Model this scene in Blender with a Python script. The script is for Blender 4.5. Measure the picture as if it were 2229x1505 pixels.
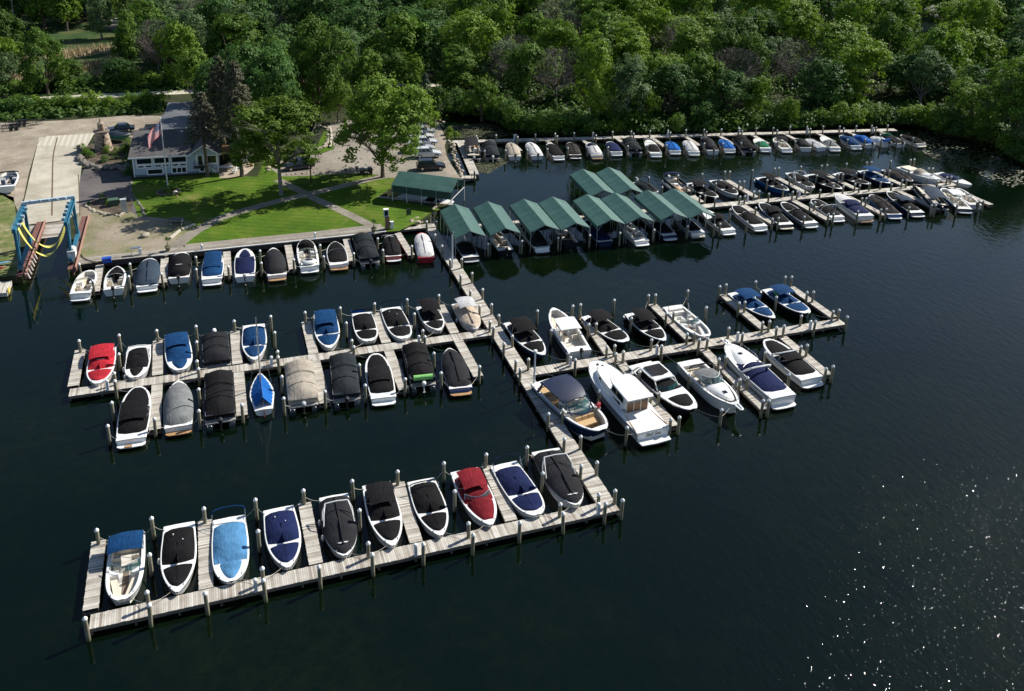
import bpy, bmesh, math, random
from mathutils import Vector, Matrix
from mathutils.geometry import tessellate_polygon
R=random.Random(7)
rad=math.radians; sin=math.sin; cos=math.cos; pi=math.pi
for o in list(bpy.data.objects): bpy.data.objects.remove(o)
S=bpy.context.scene
COL=S.collection
# ---------------- camera: 50 m up, x along the docks, y away from the viewer, water at z=0
F_PX,PIT,ROLL,YAW,PPX,PPY=1969.2,.34716,.02814,.33603,1114.,392.6
def _rot():
    c,s=cos(PIT),sin(PIT); cr,sr=cos(ROLL),sin(ROLL); cy,sy=cos(YAW),sin(YAW)
    A=Matrix(((1,0,0),(0,-s,-c),(0,c,-s)))
    B=Matrix(((cr,-sr,0),(sr,cr,0),(0,0,1)))
    C=Matrix(((cy,-sy,0),(sy,cy,0),(0,0,1)))
    return B@A@C
RM=_rot(); H=50.
def G(x,y,z=.9):
    "point of the level z that the photograph shows at a pixel"
    d=RM.transposed()@Vector(((x-PPX)/F_PX,(y-PPY)/F_PX,1.))
    t=(z-H)/d.z
    return Vector((d.x*t,d.y*t,z))
def G2(q,z=.9):
    v=G(q[0],q[1],z); return (v.x,v.y)
cam=bpy.data.cameras.new('camera'); co=bpy.data.objects.new('camera',cam); COL.objects.link(co)
cam.sensor_width=36; cam.lens=36*F_PX/2229; cam.shift_y=(PPY-752.5)/2229; cam.shift_x=(1114.5-PPX)/2229
cam.clip_end=3000; cam.clip_start=.5
M=Matrix((RM[0],-RM[1],-RM[2])).transposed().to_4x4(); M.translation=Vector((0,0,H)); co.matrix_world=M
S.camera=co
SUN_EL=rad(38.5); SUN_AZ=rad(17.5)     # azimuth from +x towards +y
w=bpy.data.worlds.new('World'); S.world=w; w.use_nodes=True
nt=w.node_tree; bg=nt.nodes['Background']
sky=nt.nodes.new('ShaderNodeTexSky'); sky.sky_type='NISHITA'; sky.sun_disc=False
sky.sun_elevation=SUN_EL; sky.sun_rotation=pi/2-SUN_AZ; sky.air_density=1; sky.dust_density=.4; sky.ozone_density=2
nt.links.new(sky.outputs[0],bg.inputs[0]); bg.inputs[1].default_value=.062
sun=bpy.data.lights.new('sun','SUN'); sun.energy=4.6; sun.angle=rad(.5); sun.color=(1,.95,.86)
so=bpy.data.objects.new('sun',sun); COL.objects.link(so)
so.rotation_euler=Vector((cos(SUN_EL)*cos(SUN_AZ),cos(SUN_EL)*sin(SUN_AZ),sin(SUN_EL))).to_track_quat('Z','Y').to_euler()
S.view_settings.view_transform='Standard'; S.view_settings.look='None'; S.view_settings.exposure=.7; S.view_settings.gamma=1
S.render.engine='CYCLES'

# ---------------- materials
MT={}
def nodes(name):
    m=bpy.data.materials.new(name); m.use_nodes=True
    n=m.node_tree; return m,n,n.nodes['Principled BSDF']
def ramp(n,fac,cols):
    r=n.nodes.new('ShaderNodeValToRGB'); e=r.color_ramp.elements
    e[0].position,e[0].color=cols[0][0],(*cols[0][1],1); e[1].position,e[1].color=cols[-1][0],(*cols[-1][1],1)
    for p,c in cols[1:-1]:
        q=e.new(p); q.color=(*c,1)
    n.links.new(fac,r.inputs[0]); return r.outputs[0]
def noise(n,sc,det=4,vec=None,rough=.6,dist=0):
    t=n.nodes.new('ShaderNodeTexNoise'); t.inputs['Scale'].default_value=sc; t.inputs['Detail'].default_value=det
    t.inputs['Roughness'].default_value=rough; t.inputs['Distortion'].default_value=dist
    if vec is None:
        c=n.nodes.new('ShaderNodeTexCoord'); vec=c.outputs['Object']
    n.links.new(vec,t.inputs['Vector']); return t.outputs['Fac']
def bump(n,b,h,st=.3,dist=.05):
    k=n.nodes.new('ShaderNodeBump'); k.inputs['Strength'].default_value=st; k.inputs['Distance'].default_value=dist
    n.links.new(h,k.inputs['Height']); n.links.new(k.outputs[0],b.inputs['Normal'])
def mixc(n,f,a,b,mode='MIX'):
    x=n.nodes.new('ShaderNodeMix'); x.data_type='RGBA'; x.blend_type=mode
    if isinstance(f,float): x.inputs['Factor'].default_value=f
    else: n.links.new(f,x.inputs['Factor'])
    for i,v in ((6,a),(7,b)):
        if isinstance(v,tuple): x.inputs[i].default_value=(*v,1)
        else: n.links.new(v,x.inputs[i])
    return x.outputs[2]
def math1(n,op,a,b=None):
    m=n.nodes.new('ShaderNodeMath'); m.operation=op
    for i,v in ((0,a),(1,b)):
        if v is None: continue
        if isinstance(v,(int,float)): m.inputs[i].default_value=v
        else: n.links.new(v,m.inputs[i])
    return m.outputs[0]
def mat(name,col,rough=.5,var=.15,sc=6,metal=0,bm=0,bsc=20,coat=0,spec=None):
    if name in MT: return MT[name]
    m,n,b=nodes(name)
    lo=tuple(max(0,c*(1-var)) for c in col); hi=tuple(min(1,c*(1+var)) for c in col)
    n.links.new(ramp(n,noise(n,sc),[(.3,lo),(.7,hi)]),b.inputs['Base Color'])
    b.inputs['Roughness'].default_value=rough; b.inputs['Metallic'].default_value=metal
    b.inputs['Coat Weight'].default_value=coat
    if spec is not None: b.inputs['Specular IOR Level'].default_value=spec
    if bm: bump(n,b,noise(n,bsc),bm)
    MT[name]=m; return m
def canvas(name,col):
    "boat cover cloth: slack folds and faded patches"
    if name in MT: return MT[name]
    m,n,b=nodes(name)
    lo=tuple(c*.78 for c in col); hi=tuple(min(1,c*1.25+.002) for c in col)
    oi=n.nodes.new('ShaderNodeObjectInfo'); br=ramp(n,oi.outputs['Random'],[(0,(.82,.82,.82)),(1,(1.12,1.1,1.08))])
    n.links.new(mixc(n,1.,ramp(n,noise(n,1.3,6),[(.3,lo),(.7,hi)]),br,'MULTIPLY'),b.inputs['Base Color'])
    b.inputs['Roughness'].default_value=.9; b.inputs['Specular IOR Level'].default_value=.12
    c=n.nodes.new('ShaderNodeTexCoord'); mp=n.nodes.new('ShaderNodeMapping'); mp.inputs['Scale'].default_value=(1,3.2,1)
    n.links.new(c.outputs['Object'],mp.inputs[0])
    bump(n,b,noise(n,1.6,4,mp.outputs[0],.5,.7),.55,.11)
    MT[name]=m; return m
def leafmat(name,cols,tr=.38):
    m,n,b=nodes(name)
    oi=n.nodes.new('ShaderNodeObjectInfo')
    base=ramp(n,oi.outputs['Random'],cols)
    k=mixc(n,ramp(n,noise(n,3.2,3),[(.35,(0,0,0)),(.7,(1,1,1))]),base,mixc(n,.55,base,(.11,.15,.02)))
    n.links.new(k,b.inputs['Base Color']); b.inputs['Roughness'].default_value=.6; b.inputs['Specular IOR Level'].default_value=.25
    t=n.nodes.new('ShaderNodeBsdfTranslucent'); n.links.new(k,t.inputs[0])
    x=n.nodes.new('ShaderNodeMixShader'); x.inputs[0].default_value=tr
    n.links.new(b.outputs[0],x.inputs[1]); n.links.new(t.outputs[0],x.inputs[2])
    n.links.new(x.outputs[0],n.nodes['Material Output'].inputs[0]); MT[name]=m; return m
def plankmat(name,step=.15,tone=1.,axis=0):
    m,n,b=nodes(name)
    c=n.nodes.new('ShaderNodeTexCoord'); s=n.nodes.new('ShaderNodeSeparateXYZ'); n.links.new(c.outputs['Object'],s.inputs[0])
    f=math1(n,'FLOOR',math1(n,'DIVIDE',s.outputs[axis],step))
    wn=n.nodes.new('ShaderNodeTexWhiteNoise'); wn.noise_dimensions='1D'; n.links.new(f,wn.inputs['W'])
    t=lambda *a: tuple(v*tone for v in a)
    base=ramp(n,wn.outputs['Value'],[(0,t(.32,.275,.23)),(.2,t(.47,.435,.385)),(.6,t(.57,.54,.49)),(1,t(.68,.66,.61))])
    st=ramp(n,noise(n,.55,5),[(.3,(.62,.59,.55)),(.5,(.92,.91,.89)),(.68,(1.05,1.04,1.02))])
    gr=ramp(n,noise(n,9,5),[(.3,(.8,.8,.8)),(.7,(1,1,1))])
    n.links.new(mixc(n,1.,mixc(n,1.,base,st,'MULTIPLY'),gr,'MULTIPLY'),b.inputs['Base Color'])
    b.inputs['Roughness'].default_value=.85; b.inputs['Specular IOR Level'].default_value=.2
    MT[name]=m; return m
WHITE=mat('gelcoat_white',(.78,.78,.76),.25,.05,2,coat=.3)
CREAM=mat('cream_vinyl',(.62,.56,.45),.5,.1)
TAN=mat('tan_teak',(.42,.24,.11),.6,.2,14)
TAUPE=mat('taupe_cloth',(.42,.36,.29),.85,.12,2,bm=.3,bsc=5)
HUL={'white':WHITE,'black':mat('hull_black',(.012,.013,.016),.18,.2,2,coat=.5),'navy':mat('hull_navy',(.012,.022,.06),.18,.15,2,coat=.5),
 'blue':mat('hull_blue',(.015,.10,.30),.2,.15,2,coat=.5),'red':mat('hull_red',(.35,.02,.03),.2,.15,2,coat=.5),'grey':mat('hull_grey',(.32,.34,.36),.25,.1,2,coat=.4),
 'teal':mat('hull_teal',(.03,.16,.14),.2,.15,2,coat=.5),'green':mat('hull_green',(.02,.14,.08),.2,.15,2,coat=.5)}
CAN={k:canvas('canvas_'+k,c) for k,c in dict(black=(.0078,.0076,.0088),charcoal=(.019,.0195,.023),grey=(.16,.17,.175),brown=(.036,.031,.030),navy=(.008,.0145,.060),blue=(.0045,.040,.122),skyblue=(.075,.215,.40),bright=(.009,.10,.36),red=(.40,.02,.033),maroon=(.155,.0105,.017),beige=(.37,.33,.275),tan=(.47,.39,.31),white=(.55,.55,.56),green=(.008,.12,.06),slate=(.033,.05,.075),dgreen=(.018,.023,.027)).items()}
METAL=mat('metal_bright',(.62,.63,.64),.25,.1,8,metal=.9)
DARKM=mat('metal_dark',(.03,.03,.032),.4,.2,8,metal=.3)
RUBBER=mat('rubber',(.02,.02,.02),.7,.2,9)
WCAP=mat('cap_white',(.80,.80,.78),.4,.06,8)
BLKV=mat('black_plastic',(.02,.02,.022),.35,.2,4)
ROPE=mat('rope',(.45,.42,.36),.9,.25,30)
GREYP=mat('paint_grey',(.36,.38,.40),.4,.1,4)
def glassmat():
    m,n,b=nodes('glass_tint'); b.inputs['Base Color'].default_value=(.02,.10,.10,1); b.inputs['Roughness'].default_value=.05
    b.inputs['Transmission Weight'].default_value=0; b.inputs['Alpha'].default_value=.55; return m
GLASS=glassmat()
DGLASS=mat('glass_dark',(.008,.012,.014),.06,.1,1,coat=.5)

# ---------------- mesh builder
class MB:
    def __init__(s): s.v=[];s.f=[]
    def add(s,vs,fs):
        k=len(s.v); s.v+= [tuple(p) for p in vs]; s.f+=[tuple(i+k for i in f) for f in fs]; return s
    def box(s,c,d,rz=0,tp=1.,ry=0):
        x,y,z=d[0]/2,d[1]/2,d[2]/2; q=Matrix.Rotation(rz,3,'Z')@Matrix.Rotation(ry,3,'Y')
        P=[Vector(c)+q@Vector(((a*x*(tp if e>0 else 1)),(b*y*(tp if e>0 else 1)),e*z)) for e in(-1,1) for a,b in((-1,-1),(1,-1),(1,1),(-1,1))]
        return s.add(P,[(0,3,2,1),(4,5,6,7),(0,1,5,4),(1,2,6,5),(2,3,7,6),(3,0,4,7)])
    def rings(s,rs,close=True,cap=True):
        n=len(rs[0]);V=[p for r in rs for p in r];Fc=[]
        for i in range(len(rs)-1):
            for j in range(n if close else n-1):
                a=i*n+j;b=i*n+(j+1)%n; Fc.append((a,b,b+n,a+n))
        if cap and close: Fc+= [tuple(reversed(range(n))),tuple(range((len(rs)-1)*n,len(rs)*n))]
        return s.add(V,Fc)
    def tube(s,pts,r,n=6):
        pts=[Vector(p) for p in pts]; rs=[]
        for i,p in enumerate(pts):
            d=(pts[min(i+1,len(pts)-1)]-pts[max(i-1,0)])
            if d.length<1e-6: d=Vector((0,0,1))
            d.normalize(); u=d.cross(Vector((0,0,1)) if abs(d.z)<.9 else Vector((1,0,0))).normalized(); v=d.cross(u)
            rr=r[i] if isinstance(r,(list,tuple)) else r
            rs.append([p+u*(rr*cos(2*pi*k/n))+v*(rr*sin(2*pi*k/n)) for k in range(n)])
        return s.rings(rs)
    def lathe(s,c,prof,n=12):
        return s.rings([[(c[0]+r*cos(2*pi*k/n),c[1]+r*sin(2*pi*k/n),c[2]+z) for k in range(n)] for r,z in prof])
    def prism(s,poly,z0,z1):
        n=len(poly); V=[(x,y,z0) for x,y in poly]+[(x,y,z1) for x,y in poly]
        T=tessellate_polygon([[Vector((x,y,0)) for x,y in poly]])
        return s.add(V,[tuple(reversed([i for i in t])) for t in T]+[tuple(i+n for i in t) for t in T]+[(i,(i+1)%n,(i+1)%n+n,i+n) for i in range(n)])
    def grid(s,rows):
        m=len(rows[0]); V=[p for r in rows for p in r]
        return s.add(V,[(i*m+j,i*m+j+1,(i+1)*m+j+1,(i+1)*m+j) for i in range(len(rows)-1) for j in range(m-1)])
    def shell(s,rows,t):
        "grid with thickness t downwards, closed at the rim"
        a=len(rows);m=len(rows[0]);s.grid(rows);s.grid([[(p[0],p[1],p[2]-t) for p in reversed(r)] for r in rows])
        rim=[rows[0][j] for j in range(m)]+[rows[i][m-1] for i in range(1,a)]+[rows[a-1][j] for j in range(m-2,-1,-1)]+[rows[i][0] for i in range(a-2,0,-1)]
        n=len(rim);return s.add(rim+[(p[0],p[1],p[2]-t) for p in rim],[(i,(i+1)%n,(i+1)%n+n,i+n) for i in range(n)])
    def ball(s,c,r,n=8,m=6,sq=1.):
        rs=[]
        for i in range(m+1):
            a=-pi/2+pi*i/m; rr=max(.001,cos(a)); rs.append([(c[0]+r[0]*rr*cos(2*pi*k/n),c[1]+r[1]*rr*sin(2*pi*k/n),c[2]+r[2]*sin(a)) for k in range(n)])
        return s.rings(rs)
    def build(s,name,m,parent=None,loc=None,rz=0,smooth=False,fix=True):
        me=bpy.data.meshes.new(name); me.from_pydata(s.v,[],s.f)
        if fix:
            b=bmesh.new(); b.from_mesh(me); bmesh.ops.recalc_face_normals(b,faces=b.faces); b.to_mesh(me); b.free()
        if smooth:
            me.polygons.foreach_set('use_smooth',[True]*len(me.polygons))
            if smooth!='all': me.set_sharp_from_angle(angle=rad(38))
        me.materials.append(m); o=bpy.data.objects.new(name,me); COL.objects.link(o)
        if parent: o.parent=parent
        if loc is not None: o.location=loc
        o.rotation_euler.z=rz; return o
def tag(o,label=None,cat=None,group=None,kind=None):
    if label: o['label']=label
    if cat: o['category']=cat
    if group: o['group']=group
    if kind: o['kind']=kind
    return o
def empty(name,loc,rz=0,label=None,cat=None,group=None):
    o=bpy.data.objects.new(name,None); COL.objects.link(o); o.location=loc; o.rotation_euler=(0,0,rz); o.empty_display_size=.3
    return tag(o,label,cat,group)
def kids(o): return [c for c in KID.get(o.name,[])] if o.name in KID else list(o.children)
KID={}
def copy_tree(o,parent=None,base=True):
    c=o.copy(); COL.objects.link(c)
    if parent: c.parent=parent
    if o.name not in KID: KID[o.name]=list(o.children)
    for ch in KID[o.name]: copy_tree(ch,c)
    return c
def ordn(k):
    k+=1; u=['','first','second','third','fourth','fifth','sixth','seventh','eighth','ninth','tenth','eleventh','twelfth','thirteenth','fourteenth','fifteenth','sixteenth','seventeenth','eighteenth','nineteenth']
    if k<20: return u[k]
    t=['','','twent','thirt','fort','fift','sixt','sevent','eight','ninet'][k//10]
    return t+'ieth' if k%10==0 else t+'y-'+u[k%10]
# ---------------- setting
def watermat():
    m,n,b=nodes('water')
    c=n.nodes.new('ShaderNodeTexCoord'); P=c.outputs['Object']
    weed=mixc(n,1.,ramp(n,noise(n,.035,5,P,.65),[(.42,(.1,.1,.1)),(.62,(1,1,1))]),ramp(n,noise(n,.75,6,P,.75,.4),[(.4,(.25,.25,.25)),(.66,(1,1,1))]),'MULTIPLY')
    n.links.new(mixc(n,weed,(.0005,.0037,.0019),(.0048,.0090,.0024)),b.inputs['Base Color'])
    b.inputs['Roughness'].default_value=.07; b.inputs['IOR'].default_value=1.333; b.inputs['Specular IOR Level'].default_value=.5
    # ripples: nearly calm between the docks, wind-roughened to the right and lower right
    s=n.nodes.new('ShaderNodeSeparateXYZ'); n.links.new(P,s.inputs[0])
    d=math1(n,'ADD',math1(n,'MULTIPLY',s.outputs[0],.016),math1(n,'MULTIPLY',s.outputs[1],-.008))
    mr=n.nodes.new('ShaderNodeMapRange'); mr.interpolation_type='SMOOTHSTEP'; mr.inputs[1].default_value=-.35; mr.inputs[2].default_value=.75; mr.inputs[3].default_value=.10; mr.inputs[4].default_value=.8
    n.links.new(math1(n,'ADD',d,math1(n,'MULTIPLY',noise(n,.03,3,P),.5)),mr.inputs[0])
    mp=n.nodes.new('ShaderNodeMapping'); mp.inputs['Rotation'].default_value=(0,0,rad(35)); mp.inputs['Scale'].default_value=(1,.5,1); n.links.new(P,mp.inputs[0])
    gl=math1(n,'MAXIMUM',math1(n,'SUBTRACT',noise(n,4.2,0,P,.5,.3),.67),0.)
    g2=n.nodes.new('ShaderNodeMapRange'); g2.interpolation_type='SMOOTHSTEP'; g2.inputs[1].default_value=-.05; g2.inputs[2].default_value=.75; n.links.new(math1(n,'ADD',math1(n,'MULTIPLY',s.outputs[0],.016),math1(n,'MULTIPLY',s.outputs[1],-.0075)),g2.inputs[0])
    dx=math1(n,'SUBTRACT',s.outputs[0],55.); dy=math1(n,'SUBTRACT',s.outputs[1],25.); g3=n.nodes.new('ShaderNodeMapRange'); g3.interpolation_type='SMOOTHSTEP'; g3.inputs[1].default_value=1500; g3.inputs[2].default_value=0
    n.links.new(math1(n,'ADD',math1(n,'MULTIPLY',dx,dx),math1(n,'MULTIPLY',dy,dy)),g3.inputs[0])
    sp=math1(n,'MULTIPLY',gl,math1(n,'MAXIMUM',g3.outputs[0],math1(n,'MULTIPLY',g2.outputs[0],.30)))
    h=math1(n,'ADD',math1(n,'ADD',math1(n,'MULTIPLY',noise(n,1.5,1,mp.outputs[0],.5,.4),.036),math1(n,'MULTIPLY',noise(n,5.,1,mp.outputs[0],.5),.004)),math1(n,'MULTIPLY',sp,.17))
    k=n.nodes.new('ShaderNodeBump'); k.inputs['Distance'].default_value=1.; n.links.new(mr.outputs[0],k.inputs['Strength']); n.links.new(h,k.inputs['Height']); n.links.new(k.outputs[0],b.inputs['Normal'])
    return m
MB().add([(-900,-700,0),(1500,-700,0),(1500,1500,0),(-900,1500,0)],[(0,1,2,3)]).build('water',watermat()); tag(bpy.data.objects['water'],kind='structure')
def gmat(name,cols,sc=.6,sc2=8,rough=.95,bm=.25):
    m,n,b=nodes(name)
    a=ramp(n,noise(n,sc,6),[(.32,cols[0]),(.5,cols[1]),(.68,cols[2])])
    a=mixc(n,1.,a,ramp(n,noise(n,.11,6,None,.7,1.2),[(.36,(.80,.79,.77)),(.56,(1.03,1.02,1.0))]),'MULTIPLY')
    n.links.new(mixc(n,1.,a,ramp(n,noise(n,sc2,4),[(.3,(.72,.72,.72)),(.7,(1.12,1.12,1.12))]),'MULTIPLY'),b.inputs['Base Color'])
    b.inputs['Roughness'].default_value=rough; b.inputs['Specular IOR Level'].default_value=.15; bump(n,b,noise(n,sc2*1.5,4),bm,.06)
    MT[name]=m; return m
def lawnmat(name,cols,sc,sc2,bm):
    m=gmat(name,cols,sc,sc2,bm=bm); n=m.node_tree; b=n.nodes['Principled BSDF']; src=b.inputs['Base Color'].links[0].from_socket
    c=n.nodes.new('ShaderNodeTexCoord'); mp=n.nodes.new('ShaderNodeMapping'); mp.inputs['Rotation'].default_value=(0,0,rad(24)); n.links.new(c.outputs['Object'],mp.inputs[0])
    s=n.nodes.new('ShaderNodeSeparateXYZ'); n.links.new(mp.outputs[0],s.inputs[0])
    st=ramp(n,math1(n,'ADD',math1(n,'MULTIPLY',math1(n,'SINE',math1(n,'MULTIPLY',s.outputs[1],5.2)),.25),math1(n,'ADD',math1(n,'MULTIPLY',noise(n,1.,4),.5),.25)),[(.2,(.86,.87,.8)),(.8,(1.1,1.08,1.1))])
    dry=ramp(n,noise(n,.17,6,None,.7),[(.60,(0,0,0)),(.72,(.75,.75,.75))])
    n.links.new(mixc(n,dry,mixc(n,1.,src,st,'MULTIPLY'),(.26,.21,.09)),b.inputs['Base Color']); return m
EARTH=gmat('forest_floor',[(.02,.028,.012),(.035,.045,.018),(.06,.055,.03)],.25,3)
GRASS=lawnmat('lawn_grass',[(.052,.105,.008),(.076,.15,.010),(.13,.17,.025)],.22,6,.5)
MEADOW=gmat('meadow_grass',[(.025,.055,.018),(.045,.085,.025),(.12,.12,.05)],.12,3,bm=.5)
GRAVEL=gmat('gravel',[(.27,.23,.18),(.33,.285,.23),(.40,.35,.29)],.3,5)
GRAVELG=gmat('gravel_weedy',[(.16,.18,.07),(.27,.235,.17),(.33,.285,.225)],.16,5)
ASPH=gmat('asphalt_lot',[(.245,.22,.185),(.29,.262,.225),(.33,.30,.26)],.1,6,bm=.1)
ASPHD=gmat('asphalt_dark',[(.10,.09,.095),(.13,.12,.12),(.16,.145,.14)],.1,6,bm=.1)
CONC=gmat('concrete',[(.38,.35,.28),(.48,.445,.37),(.55,.52,.44)],.25,9,bm=.1)
CONCP=gmat('path_concrete',[(.22,.20,.165),(.28,.255,.215),(.33,.305,.26)],.3,6,bm=.1)
SAND=gmat('trail_sand',[(.50,.47,.37),(.58,.55,.45),(.64,.61,.52)],.3,6)
MULCH=gmat('mulch',[(.06,.045,.035),(.10,.08,.06),(.17,.14,.11)],.7,6)
GZ=.9
def poly(name,pts,z,m,world=False):
    P=[Vector((*((p) if world else G2(p)),0)) for p in pts]
    T=tessellate_polygon([P]); V=[(p.x,p.y,z) for p in P]
    o=MB().add(V,T).build(name,m,fix=False); me=o.data
    if me.polygons and sum(p.normal.z for p in me.polygons)<0: me.flip_normals()
    return tag(o,kind='structure')
def strip(name,pts,wd,z,m,world=False):
    P=[Vector(p if world else G2(p)) for p in pts]; Q=[]
    for i in range(len(P)-1):           # Catmull-Rom
        a,b,c,d=P[max(i-1,0)],P[i],P[i+1],P[min(i+2,len(P)-1)]
        for k in range(6):
            t=k/6; Q.append(.5*((2*b)+(c-a)*t+(2*a-5*b+4*c-d)*t*t+(3*b-a-3*c+d)*t**3))
    Q.append(P[-1]); L=[]
    for i,p in enumerate(Q):
        d=(Q[min(i+1,len(Q)-1)]-Q[max(i-1,0)]).normalized(); nrm=Vector((-d.y,d.x))*wd/2; L.append([(p.x+nrm.x,p.y+nrm.y,z),(p.x-nrm.x,p.y-nrm.y,z)])
    o=MB().grid(L).build(name,m,fix=False)
    if sum(p.normal.z for p in o.data.polygons)<0: o.data.flip_normals()
    return tag(o,kind='structure')
wf=G2
shore=[(-220,107.5),(-60,107.5),G2((0,603)),G2((48,603)),G2((60,598)),G2((64,490)),G2((90,487)),G2((143,480)),G2((149,590)),(-17.2,112.4),(-17.2,113.4),(21,114.6),(22.5,115.2),
 G2((905,489)),G2((935,470)),G2((952,452)),G2((985,447)),G2((900,441)),G2((824,430)),G2((868,402)),G2((905,385)),G2((1005,389)),G2((985,362)),G2((975,340)),G2((972,318)),G2((985,305)),G2((968,283)),G2((955,262)),G2((940,240)),
 G2((975,228)),G2((1020,240)),G2((1080,258)),G2((1130,280)),G2((1200,287)),G2((1330,285)),G2((1500,281)),G2((1700,274)),G2((1850,266)),G2((1990,262)),G2((2060,285)),G2((2140,297)),G2((2180,312)),G2((2205,335)),G2((2240,352)),(420,150),(420,640),(-220,640)]
def land():
    P=[Vector((x,y,0)) for x,y in shore]; T=tessellate_polygon([P]); n=len(P)
    V=[(p.x,p.y,GZ) for p in P]+[(p.x,p.y,-1.) for p in P]
    o=MB().add(V,list(T)+[(i,(i+1)%n,(i+1)%n+n,i+n) for i in range(n)]).build('ground',EARTH); tag(o,kind='structure')
land()
MIRE=mat('reed_tan',(.30,.24,.14),.9,.3,1.2)
poly('meadow',[(-40,265),(-40,140),(-40,45),(120,40),(260,62),(330,95),(420,150),(420,190),(0,235)],GZ+.004,MEADOW)
REEDS=[[(95,122),(180,108),(250,100),(256,112),(190,122),(105,138)],[(150,150),(250,128),(262,138),(200,152),(140,168)],[(0,148),(50,128),(80,132),(10,162)],[(195,168),(262,152),(268,160),(215,176)],[(15,170),(60,160),(50,185),(10,190)]]
for ps in REEDS: poly('reed_bed',ps,GZ+.008,MIRE)
poly('road',[(230,62),(260,36),(420,18),(700,14),(700,20),(430,30),(300,52),(270,70)],GZ+.012,ASPHD)
poly('road',[(280,30),(330,6),(420,8),(420,17),(300,30)],GZ+.016,CONC)
strip('trail',[(-60,236),(0,227),(100,215),(200,210),(330,204),(480,197),(640,192),(760,188),(920,186),(960,183)],3.4,GZ+.012,SAND)
poly('lawn',[(286,392),(395,384),(475,378),(520,384),(600,386),(640,380),(720,376),(800,374),(838,383),(868,384),(868,400),(822,428),(900,443),(958,456),(935,466),(905,485),(868,503),(822,506),(700,517),(560,534),(402,549),(398,530),(425,500),(418,482),(300,470),(288,440)],GZ+.004,GRASS)
poly('lawn',[(0,420),(30,430),(35,470),(40,600),(0,602),(-60,602),(-60,420)],GZ+.006,gmat('lawn_dry',[(.075,.13,.03),(.17,.19,.07),(.36,.31,.2)],.5,5))
poly('parking_lot',[(612,384),(655,384),(720,380),(800,377),(835,384),(870,386),(905,386),(1004,390),(984,362),(971,340),(968,318),(972,305),(962,283),(950,262),(940,250),(905,255),(860,258),(800,262),(735,262),(712,272),(722,300),(728,325),(700,335),(650,342),(610,348),(590,368)],GZ+.008,ASPH)
poly('gravel_verge',[(985,388),(1003,390),(984,362),(972,340),(968,318),(972,305),(962,283),(950,262),(944,262),(952,290),(960,318),(962,345),(968,370)],GZ+.012,GRAVEL)
poly('lawn',[(590,368),(612,384),(605,386),(560,385),(575,350),(600,318),(640,330),(690,318),(706,285),(716,285),(727,325),(700,334),(650,341),(612,347)],GZ+.014,GRASS)
poly('gravel_yard',[(-60,420),(-60,275),(0,268),(150,262),(290,251),(352,253),(352,290),(290,300),(200,292),(85,300),(62,380),(52,430),(40,462),(30,440),(0,422)],GZ+.006,GRAVEL)
poly('gravel_yard',[(168,450),(280,460),(300,470),(418,482),(425,500),(398,530),(400,549),(352,553),(169,577)],GZ+.010,GRAVELG)
poly('driveway',[(168,450),(172,395),(200,330),(290,300),(286,392),(290,440),(300,470),(280,460),(215,455)],GZ+.008,ASPHD)
poly('boat_ramp',[(45,470),(85,300),(200,292),(180,345),(173,400),(174,462),(146,479),(90,486),(62,489),(45,490)],GZ+.014,CONC)
def rampslats():
    m,n,b=nodes('striped_slabs'); c=n.nodes.new('ShaderNodeTexCoord'); s=n.nodes.new('ShaderNodeSeparateXYZ'); n.links.new(c.outputs['Object'],s.inputs[0])
    fr=math1(n,'FRACT',math1(n,'DIVIDE',s.outputs[0],.9))
    n.links.new(ramp(n,math1(n,'GREATER_THAN',fr,.55),[(0,(.42,.385,.31)),(1,(.52,.49,.41))]),b.inputs['Base Color']); b.inputs['Roughness'].default_value=.9
    return m
poly('slatted_apron',[(79,318),(100,297),(205,291),(190,318)],GZ+.018,rampslats())
strip('ramp_joint',[(125,300),(116,340),(114,400),(113,470)],.22,GZ+.022,mat('joint_brown',(.13,.09,.06),.9))
strip('ramp_joint',[(171,380),(173,440),(174,470)],.15,GZ+.022,mat('joint_brown',(.13,.09,.06),.9))
P1=[(350,556),(385,535),(420,508),(470,480),(520,462),(580,445),(640,430),(690,419),(760,402),(830,386),(868,384)]
strip('path',P1,1.7,GZ+.020,CONCP)
strip('path',[(605,392),(645,412),(690,435),(740,458),(785,480),(808,492),(826,508)],1.5,GZ+.024,CONCP)
strip('shore_path',[(-4.5,114.95),(3,114.95),(12,114.85),(21.3,115.2)],1.1,GZ+.028,ASPH,True)
poly('patio',[(478,388),(475,366),(512,345),(540,345),(553,356),(552,366),(536,380),(500,388)],GZ+.020,gmat('patio_paving',[(.32,.27,.21),(.40,.34,.27),(.46,.4,.33)],.5,6))
poly('garden_bed',[(170,330),(205,310),(250,305),(283,312),(283,350),(284,372),(262,362),(215,358),(178,345)],GZ+.022,MULCH)
poly('garden_bed',[(190,448),(200,438),(230,430),(275,430),(290,440),(285,462),(262,466),(225,460)],GZ+.024,MULCH)
def circ(c,a,b,n=18): return [(c[0]+a*cos(2*pi*k/n),c[1]+b*sin(2*pi*k/n)) for k in range(n)]
poly('garden_bed',circ(G2((366,418)),1.5,1.3),GZ+.026,MULCH,True)
def slab(name,pts,z0,z1,m):
    return tag(MB().prism([G2(p) for p in pts],z0,z1).build(name,m),kind='structure')
# channel ramp slats going under water
tag(MB().add([(*G2((62,489)),GZ-.02),(*G2((146,479)),GZ-.02),(*G2((148,520)),-.9),(*G2((64,531)),-.9)],[(0,1,2,3)]).build('channel_bed',plankmat('ramp_slats',.5,.9,1)),kind='structure')
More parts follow.
